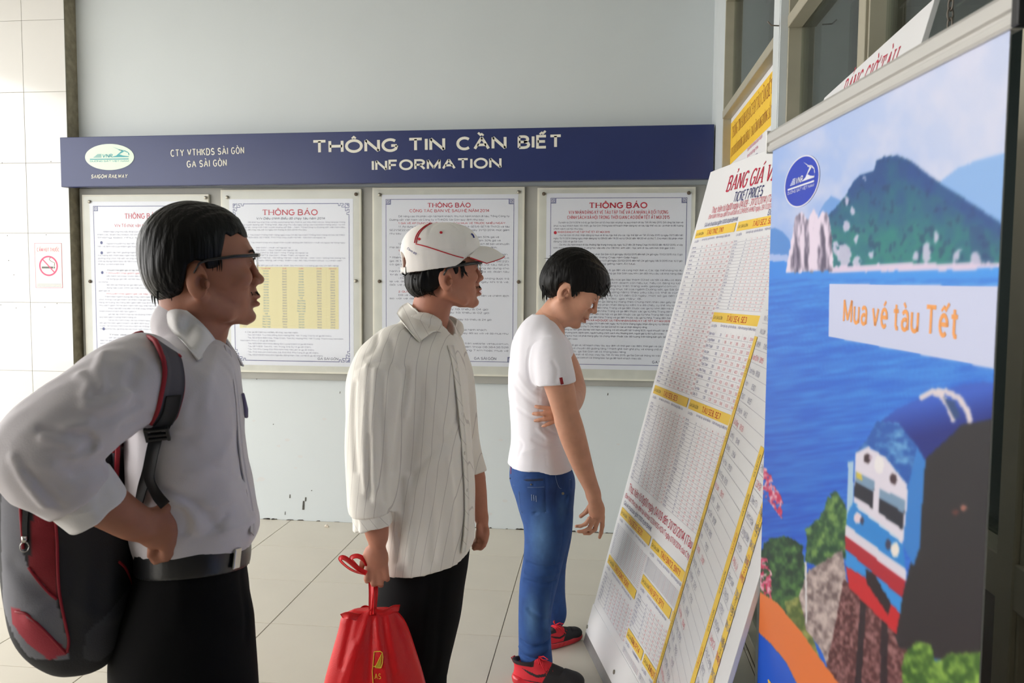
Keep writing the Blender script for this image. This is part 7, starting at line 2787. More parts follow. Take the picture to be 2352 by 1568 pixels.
hair_obj(f2, xf2, [ell((-.004, 0, .050), (.099, .081, .090)), ell((-.055, 0, -.002), (.052, .064, .05))],
         [(1052, 628), (1068, 620), (1071, 594), (1030, 606), (990, 616), (950, 625), (926, 628), (920, 640), (932, 656), (944, 674), (958, 684), (982, 674), (1003, 660), (1014, 642), (1014, 618), (1024, 611), (1036, 616), (1042, 630)],
         (1027, 645), h2, ex2, noise=.0009, seed=5)

# cap, built in head coordinates
capo = thing('baseball_cap', '', '')
del capo['label'], capo['category']
capo.parent = f2.root
M_cap1 = mat('white_cap_twill', (236, 232, 228), rough=.8, bump=.3, bscale=900)
M_redp = mat('red_piping', (190, 24, 44), rough=.6)
K = Field((-.14, -.11, -.02), (.15, .11, .2), .0026)
K.add(ell((-.002, 0, .078), (.111, .0885, .092)), .0)
K.add(loft([[.015, -.004, .1135, 0, .0905, 2.05], [.05, -.004, .1135, 0, .0905, 2.05], [.085, -.003, .1115, 0, .0885, 2.05]]), .006)
K.add(ell((.045, 0, .105), (.066, .066, .056)), .03)
K.add(ell((-.05, 0, .09), (.066, .072, .072)), .02)
K.cut(ell((-.002, 0, .066), (.1055, .083, .088)), .002)
K.cut(loft([[-.02, -.004, .1085, 0, .0858, 2.05], [.07, -.004, .1075, 0, .0850, 2.05]]), .002)
K.clip_plane((0, 0, .038), (.13, 0, -1), .003)
K.clip_plane((.078, 0, .079), (.7, 0, -1), .004)
K.cut(ell((-.118, 0, .055), (.03, .034, .030)), .003)
for aa in (-1.05, 0, 1.05, 2.1, -2.1, 3.14):
    pts = [np.array([-.002 + .111 * math.sin(e) * math.cos(aa), .0885 * math.sin(e) * math.sin(aa), .082 + .092 * math.cos(e)]) for e in np.linspace(.1, 1.45, 8)]
    K.crease(np.array(pts), -.0012, .0025)
K.noise(.0003, .02, .02, .02, 4)
f2.part('crown', K, M_cap1, capo, xf=xf2)


def T2(p):
    return np.asarray(p, float) @ xf2[0].T + xf2[1]


rows = []
for i in range(9):
    t = i / 8
    row = []
    for j in range(17):
        y = -1 + 2 * j / 16
        b = np.array([.062 + .050 * (1 - y * y), .0815 * y, .068 + .034 * (1 - y * y)])
        o_ = np.array([.088 + .102 * (1 - abs(y) ** 2.6), .083 * y, .073 - .03 * y * y])
        if abs(y) > .999:
            o_ = b + np.array([.006, 0, -.002])
        p = b * (1 - t) + o_ * t
        p[2] += .010 * math.sin(t * PI) * (1 - .5 * y * y)
        row.append(T2(p))
    rows.append(row)
obj('brim', sheet(rows, .003), M_cap1, capo, smooth=True, sub=1)
obj('brim_piping', MB().tube(rows[-1], .0019, 6), M_redp, capo, smooth=True)


class XK:      # draping on the cap in figure coordinates
    pass


def capsurf(px, py, out=.001):
    d = f2.dl(ray(px, py))
    o_ = f2.co
    Ri = np.linalg.inv(xf2[0])
    oh, dh = Ri @ (o_ - xf2[1]), Ri @ d
    dh /= np.linalg.norm(dh)
    p = K.hitray(oh, dh, 1.9, 2.7, 900)
    return T2(p + K.normal(p) * out)


for pts in ([(955, 560), (975, 565), (1000, 573), (1025, 581), (1048, 588), (1064, 592)],
            [(956, 558), (959, 545), (966, 532), (978, 521), (992, 513)], [(952, 558), (955, 545), (962, 532), (974, 521), (988, 513)]):
    obj('piping', MB().tube(catmull([capsurf(*p) for p in pts], 4), .0015, 6), M_redp, capo, smooth=True)
for (x, y, rr_, m_) in ((1013, 534, .0042, M_redp), (963, 549, .004, M_redp)):
    c_ = capsurf(x, y, .0)
    obj('eyelet', MB().tube([c_, c_ + (capsurf(x, y, .0016) - c_)], rr_, 12), m_, capo)
M_bluec = mat('blue_stitching', (40, 52, 130), rough=.6)
c_ = capsurf(1084, 541, .001)
mbz = MB()
mbz.tube(catmull([capsurf(1082, 537), capsurf(1086, 541), capsurf(1088, 546)], 3), .0026, 6)
obj('emblem', mbz, M_bluec, capo)
mbz = MB()
A3, B3 = capsurf(936, 572, .0015), capsurf(956, 586, .0015)
e3 = B3 - A3
w3 = np.linalg.norm(e3)
e3 /= w3
n3 = -f2.dl(ray(945, 578))
n3 /= np.linalg.norm(n3)
put_text(mbz, 'com.vn', A3, e3, np.cross(n3, e3), .009, w=w3, lift=.002, weight=.18)
obj('lettering', mbz, M_bluec, capo)
b3 = [T2(p) for p in ((-.1, -.034, .030), (-.116, -.02, .032), (-.12, 0, .033), (-.116, .02, .032))]
obj('back_strap', ribbon(b3, [.018] * 4, [(-1, 0, 0)] * 4, .002), M_cap1, capo, smooth=True)
q3 = T2((-.108, -.03, .031))
obj('strap_buckle', MB().box(tuple(q3 - np.array([.004, .006, .011])), tuple(q3 + np.array([.006, .003, .011]))), M_chrome, capo, bevel=.001)

# loose shirt worn over the trousers
S2 = Field((-.36, -.38, .62), (.28, .34, 1.42), .0048)
S2.add(loft(f2.stations([(742, 940, 1028, .06), (756, 912, 1044, .10), (785, 884, 1064, .15), (830, 866, 1076, .185), (900, 858, 1083, .195), (960, 858, 1086, .2), (1050, 856, 1092, .2), (1120, 852, 1096, .2),
                         (1200, 850, 1096, .2), (1260, 848, 1091, .2), (1310, 847, 1086, .198), (1340, 847, 1086, .198)])), .02)
S2.add(cone(L(976, 760, -.01), L(914, 788, -.12), .062, .050), .05)
S2.add(cone(L(985, 755, .01), L(1030, 790, .12), .058, .045), .05)
S2.add(cone(L(980, 752, .01), L(984, 728, .01), .060, .058), .012)
x, y, z = S2.xyz((slice(None),) * 3)
hem = [L(x_, y_, -.1) for x_, y_ in ((830, 1318), (899, 1305), (976, 1296), (1059, 1274), (1100, 1248))]
hz = np.array([(p[0], p[2]) for p in hem])
hd = (np.interp(x + 0 * y + 0 * z, hz[:, 0], hz[:, 1]) - z)
S2.f = np.maximum(S2.f, hd).astype(np.float32)
S2.cut(ell(L(975, 1330, 0), (.105, .15, .035)), .01)
Sl = Field((-.36, -.38, .62), (.28, .34, 1.42), .0048)
spath(Sl, [L(897, 816, -.13), L(872, 858, -.165), L(863, 930, -.19), L(856, 1030, -.2), L(851, 1110, -.198), L(853, 1190, -.198)],
      [r(44, -.15), r(58, -.17), r(60, -.2), r(53, -.2), r(45, -.2), r(42, -.2)], .028)
Sl.clip_plane(L(852, 1176, -.2), (.1, 0, -1), .004)
q_ = np.maximum(.05 - np.abs(S2.f - Sl.f), 0) / .05
S2.f = (np.minimum(S2.f, Sl.f) - q_ * q_ * .05 * .25).astype(np.float32)
Sl = Field((-.36, -.38, .62), (.28, .34, 1.42), .0048)
spath(Sl, [L(1040, 830, .12), L(1046, 900, .15), L(1056, 1000, .16), L(1078, 1070, .165), L(1088, 1110, .165)], [.046, .052, .048, .036, .034], .03)
Sl.clip_plane(L(1085, 1085, .165), (.2, 0, -1), .004)
q_ = np.maximum(.03 - np.abs(S2.f - Sl.f), 0) / .03
S2.f = (np.minimum(S2.f, Sl.f) - q_ * q_ * .03 * .25).astype(np.float32)
S2.cut(cone(L(1004, 724, -.0), L(1031, 782, -.065), .060, .012), .008)
S2.noise(.0016, .05, .05, .12, 9)
for pts, a, w in [([(935, 850), (925, 920), (915, 1000), (905, 1080)], -.010, .012), ([(945, 830), (940, 880), (930, 950)], .006, .012), ([(843, 840), (838, 940), (836, 1040), (840, 1130)], .006, .008),
                  ([(862, 850), (856, 960), (858, 1060), (862, 1150)], .008, .007), ([(880, 860), (878, 960), (880, 1060), (884, 1150)], -.006, .008), ([(815, 880), (812, 980), (818, 1080)], -.005, .010),
                  ([(850, 1000), (846, 1080), (848, 1145)], -.005, .007), ([(1065, 1000), (1010, 1060), (940, 1150)], .006, .016), ([(1050, 960), (1000, 1030), (950, 1090)], -.004, .014),
                  ([(980, 880), (1000, 940), (1020, 1000)], .003, .016), ([(905, 1180), (915, 1230), (912, 1290)], -.006, .008), ([(935, 1100), (940, 1200), (938, 1290)], .005, .012),
                  ([(990, 1100), (1000, 1200), (995, 1285)], -.004, .012), ([(1030, 1050), (1040, 1150), (1038, 1260)], .004, .010), ([(900, 780), (905, 830), (925, 860)], -.003, .010),
                  ([(870, 762), (862, 800), (840, 820)], -.003, .008), ([(820, 845), (850, 835), (880, 830)], -.002, .006)]:
    f2.crease(S2, pts, a * 1.5, w * .85)
sh2 = f2.part('shirt', S2, M_shirt2)
Vs = verts(sh2)
stripe_attr(sh2, Vs[:, 0] * .92 - Vs[:, 1] * .38 + .04 * np.sin(Vs[:, 2] * 4) + 1)
# cuffs
for (a, b, v, ra, rb_, hole) in (((853, 1158), (856, 1208), -.2, 46, 45, 30), ((1086, 1062), (1096, 1104), .17, 24, 20, 16)):
    CK = Field(L(a[0] - 80, b[1] + 50, v - .09), L(a[0] + 80, a[1] - 40, v + .1), .003)
    pa, pb_ = L(a[0], a[1], v), L(b[0], b[1], v)
    dd_ = (pb_ - pa) / np.linalg.norm(pb_ - pa)
    CK.add(cone(pa - dd_ * .02, pb_ + dd_ * .03, r(ra, v), r(rb_, v), 1.0), 0)
    CK.clip_plane(pa, -dd_, .003)
    CK.clip_plane(pb_, dd_ + np.array([.12 if v < 0 else 0, 0, 0]), .004)
    CK.cut(cone(pb_ - dd_ * .02, pb_ + dd_ * .04, r(hole, v), r(hole + 4, v)), .004)
    CK.noise(.0012, .02, .02, .03, 3)
    c_ = f2.part('cuff', CK, M_shirt2)
    vv = verts(c_)
    stripe_attr(c_, vv[:, 0] * .8 + vv[:, 2] * .6 + 1)


def flat_stripe(o):
    vv = verts(o)
    stripe_attr(o, vv[:, 0] * .8 + vv[:, 2] * .5 + 1)


def q2(x, y, o=.006):
    return f2.surf(S2, x, y, o)


near = sheet(dense([[L(937, 695, .0), L(955, 712, -.045), L(985, 738, -.062), L(1010, 762, -.055), L(1029, 784, -.04)],
              [L(922, 704, -.0), L(934, 724, -.06), q2(952, 752, .012), q2(974, 768, .012), q2(1002, 766, .012)],
              [L(912, 720, -.01), q2(924, 744, .006), q2(938, 764, .006), q2(950, 778, .006), q2(961, 788, .006)]]), .0028)
c_ = obj('collar', near, M_shirt2, f2.root, smooth=True)
flat_stripe(c_)
far = sheet(dense([[L(937, 695, .0), L(950, 702, .06), L(985, 712, .09), L(1040, 728, .08), L(1048, 742, .04), L(1031, 778, -.01)],
             [L(925, 704, .0), L(940, 716, .07), L(985, 728, .11), L(1052, 738, .1), L(1060, 750, .05), L(1042, 782, -.01)],
             [L(914, 718, .0), L(930, 732, .08), L(985, 745, .12), L(1058, 752, .11), L(1062, 766, .06), L(1054, 775, -.0)]]), .0028)
c_ = obj('collar', far, M_shirt2, f2.root, smooth=True)
flat_stripe(c_)
pk = [f2.surf(S2, x, y, .006) for x, y in ((1032, 795), (1040, 830), (1048, 880), (1054, 940), (1060, 1000), (1064, 1060), (1068, 1120), (1070, 1180), (1066, 1230), (1060, 1268))]
c_ = obj('placket', ribbon(pk, [.022] * len(pk), [S2.normal(p) for p in pk], .0025, 4), M_shirt2, f2.root, smooth=True)
flat_stripe(c_)
for x_, y_ in ((1044, 850), (1056, 950), (1062, 1040), (1068, 1125)):
    c0_ = f2.surf(S2, x_, y_, .0075)
    n_ = S2.normal(c0_)
    obj('button', MB().tube([c0_, c0_ + n_ * .0022], .0048, 12), mat('pearl_button', (228, 224, 216), rough=.25) if x_ == 1044 else bpy.data.materials['pearl_button'], f2.root)
T3 = Field((-.26, -.26, .0), (.26, .26, .86), .008)
T3.add(loft(f2.stations([(1230, 880, 1086, .165), (1290, 872, 1080, .17), (1340, 862, 1072, .172), (1400, 855, 1064, .17), (1455, 856, 1052, .165), (1510, 860, 1038, .15)])), .02)
for s in (-1, 1):
    T3.add(cone((-.035, s * .078, .66), (-.05, s * .082, .42), .1, .088), .03)
    T3.add(cone((-.05, s * .082, .42), (-.04, s * .09, .09), .088, .07), .02)
f2.crease(T3, [(985, 1320), (978, 1400), (972, 1500)], .005, .010)
f2.crease(T3, [(1020, 1330), (1010, 1430), (1000, 1540)], -.005, .012)
f2.part('trousers', T3, M_trou)
for s in (-1, 1):
    Z = Field((-.2, s * .09 - .07, -.005), (.24, s * .09 + .07, .14), .006)
    Z.add(cone((-.08, s * .09, .042), (.08, s * .09, .03), .04, .036, .9), .01)
    Z.add(cone((-.07, s * .09, .05), (-.06, s * .09, .1), .042, .04), .02)
    Z.clip_plane((0, 0, .002), (0, 0, -1), .003)
    f2.part('shoe', Z, M_leather)

# red tote bag hanging from his hand
M_redbag = mat('red_nonwoven_fabric', (206, 14, 22), rough=.42, bump=.35, bscale=340, spec=.4)
M_ybag = mat('yellow_bag_print', (230, 200, 60), rough=.5)
tote = thing('tote_bag', 'bright red cloth carrier bag with yellow print held by the man in the cap', 'bag', M=f2.M)
G = Field((-.36, -.34, .16), (.02, -.13, .68), .0042)
G.add(loft(f2.stations([(1398, 812, 900, .016, -.24), (1412, 786, 918, .026, -.24), (1440, 778, 936, .036, -.24), (1500, 761, 956, .05, -.24), (1568, 743, 976, .055, -.24), (1640, 730, 990, .055, -.24), (1740, 722, 1000, .055, -.24)], psi=0), 2.6), .008)
for pts, a, w in [([(862, 1405), (868, 1450), (880, 1500), (890, 1568)], .008, .012), ([(850, 1405), (835, 1450), (815, 1510), (800, 1568)], .007, .011), ([(856, 1410), (852, 1470), (846, 1560)], -.007, .010),
                  ([(812, 1412), (800, 1460), (785, 1530)], -.006, .008), ([(900, 1405), (915, 1450), (935, 1510)], -.006, .009), ([(890, 1410), (900, 1470), (915, 1540)], .006, .010),
                  ([(880, 1415), (884, 1480), (900, 1568)], -.005, .008), ([(815, 1480), (800, 1520), (785, 1568)], .005, .008)]:
    f2.crease(G, pts, a, w)
f2.part('bag_body', G, M_redbag, tote)


def rim(pts, w, name='bag_rim'):
    P = [L(x, y, v) for x, y, v in pts]
    P = catmull(P, 4)
    return obj(name, ribbon(P, [w] * len(P), [(0, -1, .1)] * len(P), .0022), M_redbag, tote, smooth=True)


rim([(786, 1416, -.25), (800, 1412, -.268), (822, 1417, -.262), (842, 1412, -.255), (858, 1404, -.262)], .018)
rim([(858, 1404, -.262), (876, 1409, -.262), (892, 1404, -.258), (905, 1397, -.25), (917, 1396, -.24)], .018)
rim([(830, 1402, -.22), (838, 1396, -.215), (850, 1400, -.22)], .016)
for hx in (-4, 5):
    P = catmull([L(856 + hx, 1330, -.2), L(857 + hx, 1360, -.225), L(856 + hx * .8, 1385, -.245), L(855 + hx * .5, 1412, -.268)], 5)
    obj('handle', ribbon(P, [.015] * len(P), [(.3 * np.sign(hx), -1, 0)] * len(P), .002), M_redbag, tote, smooth=True)
for lp, vv in (([(840, 1318), (815, 1312), (795, 1300), (780, 1284), (790, 1280), (808, 1293), (826, 1308), (842, 1316)], -.2),
               ([(842, 1316), (826, 1305), (812, 1290), (806, 1281), (820, 1276), (836, 1284), (844, 1298)], -.19)):
    P = catmull([L(x, y, vv - .004 * i) for i, (x, y) in enumerate(lp)], 4)
    ns = []
    for i in range(len(P)):
        t = P[min(i + 1, len(P) - 1)] - P[max(i - 1, 0)]
        n = np.cross(t, (0, 1, .0))
        ns.append(n / (np.linalg.norm(n) + 1e-9))
    ns = [n + np.array([0, -.8, 0]) for n in ns]
    obj('handle_loop', ribbon(P, [.014] * len(P), ns, .002), M_redbag, tote, smooth=True)
mbz = MB()
for pl_ in ([(860, 1496), (878, 1498), (876, 1532), (857, 1530), (857, 1568)], [(860, 1496), (857, 1530)], [(877, 1500), (862, 1532)]):
    mbz.tube(catmull([f2.surf(G, x, y, .0015) for x, y in pl_], 3), .0011, 5)
tri = [f2.surf(G, x, y, .002) for x, y in ((877, 1504), (875, 1534), (863, 1533))]
mbz.add(tri, [(0, 1, 2), (2, 1, 0)])
A3, B3 = f2.surf(G, 861, 1557, .003), f2.surf(G, 876, 1557, .003)
e3 = (B3 - A3) / np.linalg.norm(B3 - A3)
put_text(mbz, 'AS', A3, e3, (0, 0, 1), .014, w=float(np.linalg.norm(B3 - A3)), lift=.001, weight=.16)
obj('yellow_print', mbz, M_ybag, tote)
# ------------------------------------------------------------------ young man bending to read the price board
M_skin3 = skin_mat('light_tan_skin', (212, 158, 132))
M_tee = mat('white_tee_jersey', (234, 232, 240), rough=.85, bump=.15, bscale=500, sheen=.2)
f3 = Figure(1262, 2.98, 'young man in white T-shirt and blue jeans bending his head to read')
L, r = f3.L, f3.r
HF3, xf3, HV, HQ, HC, h3 = make_head(f3, (1297, 672), -.073, -.03, .63, 0, 1.10, [(1283, 712, .0), (1236, 775, .0)], (.051, .056), lip=1.0, nose=1.0, cheek=1.05)
B1 = Field((-.2, -.26, .52), (.3, .3, 1.4), .0044)
B1.add(loft(f3.stations([(735, 1215, 1285, .07), (790, 1200, 1292, .12), (900, 1190, 1290, .12), (1040, 1190, 1295, .11), (1140, 1210, 1300, .11)])), .01)
B1.add(cone(L(1262, 735), L(1250, 770), .055, .07), .04)
va = -.20
spath(B1, [L(1277, 860, va), L(1290, 905, va), L(1300, 948, va), L(1312, 990, va), L(1328, 1040, va + .005), L(1344, 1085, va + .01), L(1360, 1124, va + .015), L(1364, 1142, va + .015)],
      [r(34, va), r(31, va), r(28, va), r(29, va), r(25.5, va), r(20, va), r(15.5, va), r(15.5, va)], .01, sv=.85)
B1.add(ell(L(1284, 968, va), (.012, .02, .018)), .012)
B1.add(ell(L(1370, 1170, va + .015), (r(20, va), .0145, r(30, va)), rotm(0, -.12)), .012)
# pointing index and curled fingers
hand_fingers(B1, [L(1384, 1186, va + .022)], [(-.02, .0, -1)], [(.034, .024, .019)], [.0088], [(.12, .15)], (-1, 0, 0))
hand_fingers(B1, [L(1372, 1196, va + .008), L(1362, 1196, va - .002), L(1354, 1190, va - .008)], [(-.25, 0, -1), (-.45, 0, -1), (-.65, 0, -1)],
             [(.032, .024, .018), (.030, .024, .018), (.025, .02, .016)], [.0086, .0084, .0078], [(.75, .5), (.7, .45), (.6, .4)], (-1, -.1, .15))
hand_fingers(B1, [L(1356, 1160, va + .035)], [(-.55, .3, -1)], [(.032, .026)], [.0092], [(.3,)], (-1, 0, .1))
# far arm folded across the chest, its hand gripping behind the near elbow
spath(B1, [L(1290, 812, .14), L(1306, 850, .14), L(1318, 892, .12)], [r(24, .13), r(26, .13), r(25, .12)], .012)
spath(B1, [L(1318, 892, .12), L(1313, 915, .06), L(1306, 932, -.03), L(1290, 944, -.13)], [r(26, .1), r(26, .05), r(22, 0), r(16, -.12)], .014)
B1.add(ell(L(1278, 950, -.155), (.024, .014, .026)), .012)
hand_fingers(B1, [L(1270, 939, -.166), L(1268, 949, -.168), L(1268, 959, -.166), L(1272, 968, -.162)], [(-1, -.05, .12), (-1, -.05, -.05), (-1, -.05, -.2), (-.9, -.05, -.4)],
             [(.028, .02, .015), (.030, .022, .016), (.027, .02, .015), (.018, .014, .012)], [.0088, .009, .0086, .0076], [(.15, .2)] * 4, (0, 1, 0), k=.003)
BV, BQ = B1.nets()
B2 = Field((-.2, -.18, .05), (.15, .45, .9), .012)
B2.add(cone((0, -.06, .8), (.0, -.07, .45), .05, .045), .02)
B2.add(cone((0, -.07, .45), L(1228, 1500, -.08), .045, .03), .02)
B2.add(cone((0, .06, .8), (.01, .12, .45), .05, .045), .02)
B2.add(cone((.01, .12, .45), L(1266, 1410, .25), .045, .03), .02)
DV, DQ = B2.nets()
V, Q = join_vq([(HV, HQ), (BV, BQ), (DV, DQ)])
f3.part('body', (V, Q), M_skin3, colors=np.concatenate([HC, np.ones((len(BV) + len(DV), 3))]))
eyes_for(f3, xf3)
brows_for(f3, HF3, xf3, 1.2)
rg3 = random.Random(6)
ex3 = []
for k in range(44):
    x = 1350 + 50 * rg3.random()
    yy = rg3.uniform(-.066, .05)
    ex3.append(((x - 14, 640), (x - 2, 658), (x + rg3.uniform(-4, 6), 682 + rg3.uniform(-9, 10) - max(0, x - 1388) * .5), .0036, yy, yy))
for k in range(26):
    x = 1246 + 36 * rg3.random()
    yy = rg3.choice((-1, 1)) * rg3.uniform(.01, .055)
    ex3.append(((x, 655), (x - 1, 675), (x - 1, 690 + rg3.uniform(-8, 6)), .0026, yy, yy))
for k in range(12):
    x = 1312 + 18 * rg3.random()
    ex3.append(((x, 655), (x + 1, 672), (x + 1, 690 - (x - 1312) * .8), .0022, -.0745, -.0755))
for k in range(14):
    x = 1258 + 60 * rg3.random()
    yy = rg3.uniform(-.05, .05)
    ex3.append(((x + 14, 600 - (x - 1258) * .35), (x, 590 - (x - 1258) * .35), (x - 12, 592 - (x - 1258) * .3), .002, yy, yy * 1.1))
H3 = hair_obj(f3, xf3, [ell((-.004, 0, .060), (.108, .0865, .1)), ell((.05, 0, .080), (.066, .068, .064)), ell((-.045, 0, .02), (.060, .073, .066))],
              [(1313, 688), (1325, 672), (1340, 668), (1357, 673), (1372, 678), (1390, 682), (1412, 674), (1440, 640), (1400, 520), (1200, 520), (1200, 700), (1246, 684), (1256, 692), (1272, 692), (1284, 684), (1282, 664), (1285, 652), (1297, 646), (1309, 652), (1312, 664)],
              (1297, 672), h3, ex3, noise=.0008, seed=9, k=.005)

# T-shirt
S3 = Field((-.2, -.27, .78), (.16, .25, 1.4), .004)
S3.add(loft(f3.stations([(722, 1222, 1262, .055), (733, 1208, 1276, .085), (750, 1194, 1288, .12), (775, 1180, 1300, .145), (805, 1172, 1308, .162), (850, 1168, 1310, .165), (900, 1168, 1304, .152), (950, 1172, 1298, .145),
                         (1000, 1175, 1298, .145), (1040, 1169, 1308, .162), (1070, 1165, 1320, .175), (1090, 1164, 1323, .178)])), .02)
x, y, z = S3.xyz((slice(None),) * 3)
ha, hb_ = L(1168, 1058), L(1314, 1069)
S3.f = np.maximum(S3.f, (ha[2] + (hb_[2] - ha[2]) * (x + 0 * y + 0 * z - ha[0]) / (hb_[0] - ha[0])) - z - .004 * np.sin(x * 40)).astype(np.float32)
for s, px0, px1 in ((-1, 1262, 1277), (1, 1275, 1292)):
    Sl = Field((-.2, -.27, .78), (.16, .25, 1.4), .004)
    vv = s * .19 if s < 0 else .17
    spath(Sl, [L(px0, 795, s * .11), L(px0 + 4, 820, s * .15), L(px1, 868, vv), L(px1 + 4, 905, vv)], [.055, .060, .0585, .0585], .02)
    Sl.clip_plane(L(px1, 880, vv), (.12, 0, -1), .003)
    Sl.cut(cone(L(px1, 875, vv), L(px1 + 3, 900, vv), .046, .056), .003)
    q_ = np.maximum(.03 - np.abs(S3.f - Sl.f), 0) / .03
    S3.f = (np.minimum(S3.f, Sl.f) - q_ * q_ * .03 * .25).astype(np.float32)
# neckline opening
S3.cut(ell(L(1270, 728), (.058, .062, .034), rotm(0, .62)), .006)
S3.noise(.0009, .05, .05, .05, 4)
for pts, a, w in [([(1218, 800), (1212, 840), (1220, 880), (1240, 892)], -.004, .006), ([(1262, 772), (1232, 782), (1214, 806)], -.0025, .005), ([(1180, 880), (1210, 915), (1240, 935)], -.003, .010),
                  ([(1176, 920), (1206, 950), (1240, 965)], -.003, .009), ([(1190, 860), (1220, 900), (1245, 915)], .003, .010), ([(1245, 970), (1262, 990), (1285, 1000)], -.004, .007),
                  ([(1236, 985), (1260, 1006), (1290, 1012)], .004, .007), ([(1225, 1010), (1255, 1024), (1290, 1024)], -.003, .008), ([(1238, 900), (1240, 960), (1250, 1010), (1256, 1070)], -.0015, .003),
                  ([(1200, 1040), (1230, 1030), (1260, 1032)], .002, .010), ([(1270, 830), (1280, 850), (1276, 875)], -.002, .008), ([(1290, 800), (1298, 830), (1300, 860)], .002, .008),
                  ([(1185, 1000), (1200, 1020), (1190, 1050)], -.002, .008)]:
    f3.crease(S3, pts, a * 1.4, w * .9)
tee = f3.part('tee_shirt', S3, M_tee)
c0 = f3.surf(S3, 1290, 868, .002)
obj('sleeve_label', ribbon([f3.surf(S3, 1288, 867, .003), f3.surf(S3, 1291, 882, .003)], [.0105] * 2, [S3.normal(c0)] * 2, .0016), mat('dark_red_label', (150, 22, 34), rough=.6), f3.root)

# jeans
M_jean = mat('blue_denim', (255, 255, 255), rough=.85, vc='tint', bump=.4, bscale=700)
J = Field((-.2, -.2, .04), (.14, .42, .84), .0045)
J.add(loft(f3.stations([(1050, 1176, 1306, .148), (1068, 1172, 1310, .152), (1100, 1171, 1321, .16), (1140, 1184, 1318, .162), (1175, 1194, 1312, .158), (1205, 1204, 1304, .15)])), .012)
nl = [((1262, 1170), -.07, 52), ((1258, 1215), -.075, 49), ((1248, 1283), -.08, 42), ((1236, 1344), -.085, 39), ((1229, 1400), -.088, 34), ((1228, 1450), -.09, 33), ((1229, 1495), -.09, 33), ((1230, 1520), -.09, 33), ((1232, 1534), -.09, 30)]
spath(J, [L(a[0], a[1], v) for a, v, q in nl], [r(q, v) for a, v, q in nl], .02)
fl_ = [((1266, 1165), .07, 48), ((1268, 1225), .1, 42), ((1262, 1290), .15, 36), ((1264, 1350), .21, 31), ((1268, 1395), .26, 29), ((1270, 1418), .27, 26)]
spath(J, [L(a[0], a[1], v) for a, v, q in fl_], [r(q, v) for a, v, q in fl_], .02)
J.add(ell(L(1300, 1140, -.09), (.028, .06, .055)), .02)
for pts, a, w in [([(1210, 1292), (1240, 1302), (1275, 1300)], -.006, .007), ([(1206, 1310), (1240, 1322), (1282, 1312)], .006, .008), ([(1204, 1332), (1236, 1340), (1276, 1335)], -.005, .007),
                  ([(1196, 1470), (1225, 1486), (1262, 1470)], -.008, .006), ([(1194, 1485), (1225, 1500), (1258, 1488)], .007, .007), ([(1196, 1500), (1225, 1513), (1252, 1503)], -.007, .005),
                  ([(1215, 1400), (1240, 1420), (1262, 1425)], -.004, .010), ([(1250, 1440), (1262, 1455), (1240, 1470)], .005, .009), ([(1192, 1180), (1230, 1178), (1255, 1175)], -.003, .005),
                  ([(1272, 1382), (1280, 1392), (1276, 1404)], -.004, .006), ([(1170, 1092), (1210, 1096), (1248, 1094)], -.0025, .003), ([(1176, 1110), (1215, 1116), (1250, 1116)], -.002, .0025),
                  ([(1252, 1075), (1253, 1120), (1254, 1175)], -.002, .003), ([(1285, 1080), (1282, 1110), (1275, 1150)], -.002, .003), ([(1312, 1105), (1300, 1150), (1302, 1180)], -.004, .006),
                  ([(1290, 1185), (1292, 1240), (1282, 1290), (1268, 1360), (1262, 1430)], -.0018, .003)]:
    f3.crease(J, pts, a * 2.1, w * .9)
JV, JQ = J.nets()
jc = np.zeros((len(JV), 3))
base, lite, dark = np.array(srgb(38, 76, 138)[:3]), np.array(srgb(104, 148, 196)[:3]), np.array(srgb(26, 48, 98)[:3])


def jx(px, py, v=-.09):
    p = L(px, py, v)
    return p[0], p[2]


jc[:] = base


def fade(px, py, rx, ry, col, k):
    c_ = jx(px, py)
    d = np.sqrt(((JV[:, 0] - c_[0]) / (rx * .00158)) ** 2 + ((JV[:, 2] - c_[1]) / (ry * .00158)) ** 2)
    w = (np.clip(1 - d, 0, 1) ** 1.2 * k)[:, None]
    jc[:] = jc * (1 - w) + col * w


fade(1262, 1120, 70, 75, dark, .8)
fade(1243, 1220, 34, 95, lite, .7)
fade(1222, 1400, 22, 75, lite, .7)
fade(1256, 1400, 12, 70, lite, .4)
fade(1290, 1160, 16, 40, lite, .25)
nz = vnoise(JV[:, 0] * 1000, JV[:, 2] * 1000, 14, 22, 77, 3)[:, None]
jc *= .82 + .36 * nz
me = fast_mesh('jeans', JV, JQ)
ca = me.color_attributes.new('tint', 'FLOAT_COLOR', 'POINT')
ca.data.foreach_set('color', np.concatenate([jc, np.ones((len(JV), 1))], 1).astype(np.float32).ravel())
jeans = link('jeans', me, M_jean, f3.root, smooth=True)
M_stitch = mat('pale_denim_stitching', (120, 140, 176), rough=.8)


def stitch(pts, rad=.0007, m=None, name='seam'):
    P = catmull([f3.surf(J, x, y, .0008) for x, y in pts], 4)
    return obj(name, MB().tube(P, rad, 4), m or M_stitch, jeans)


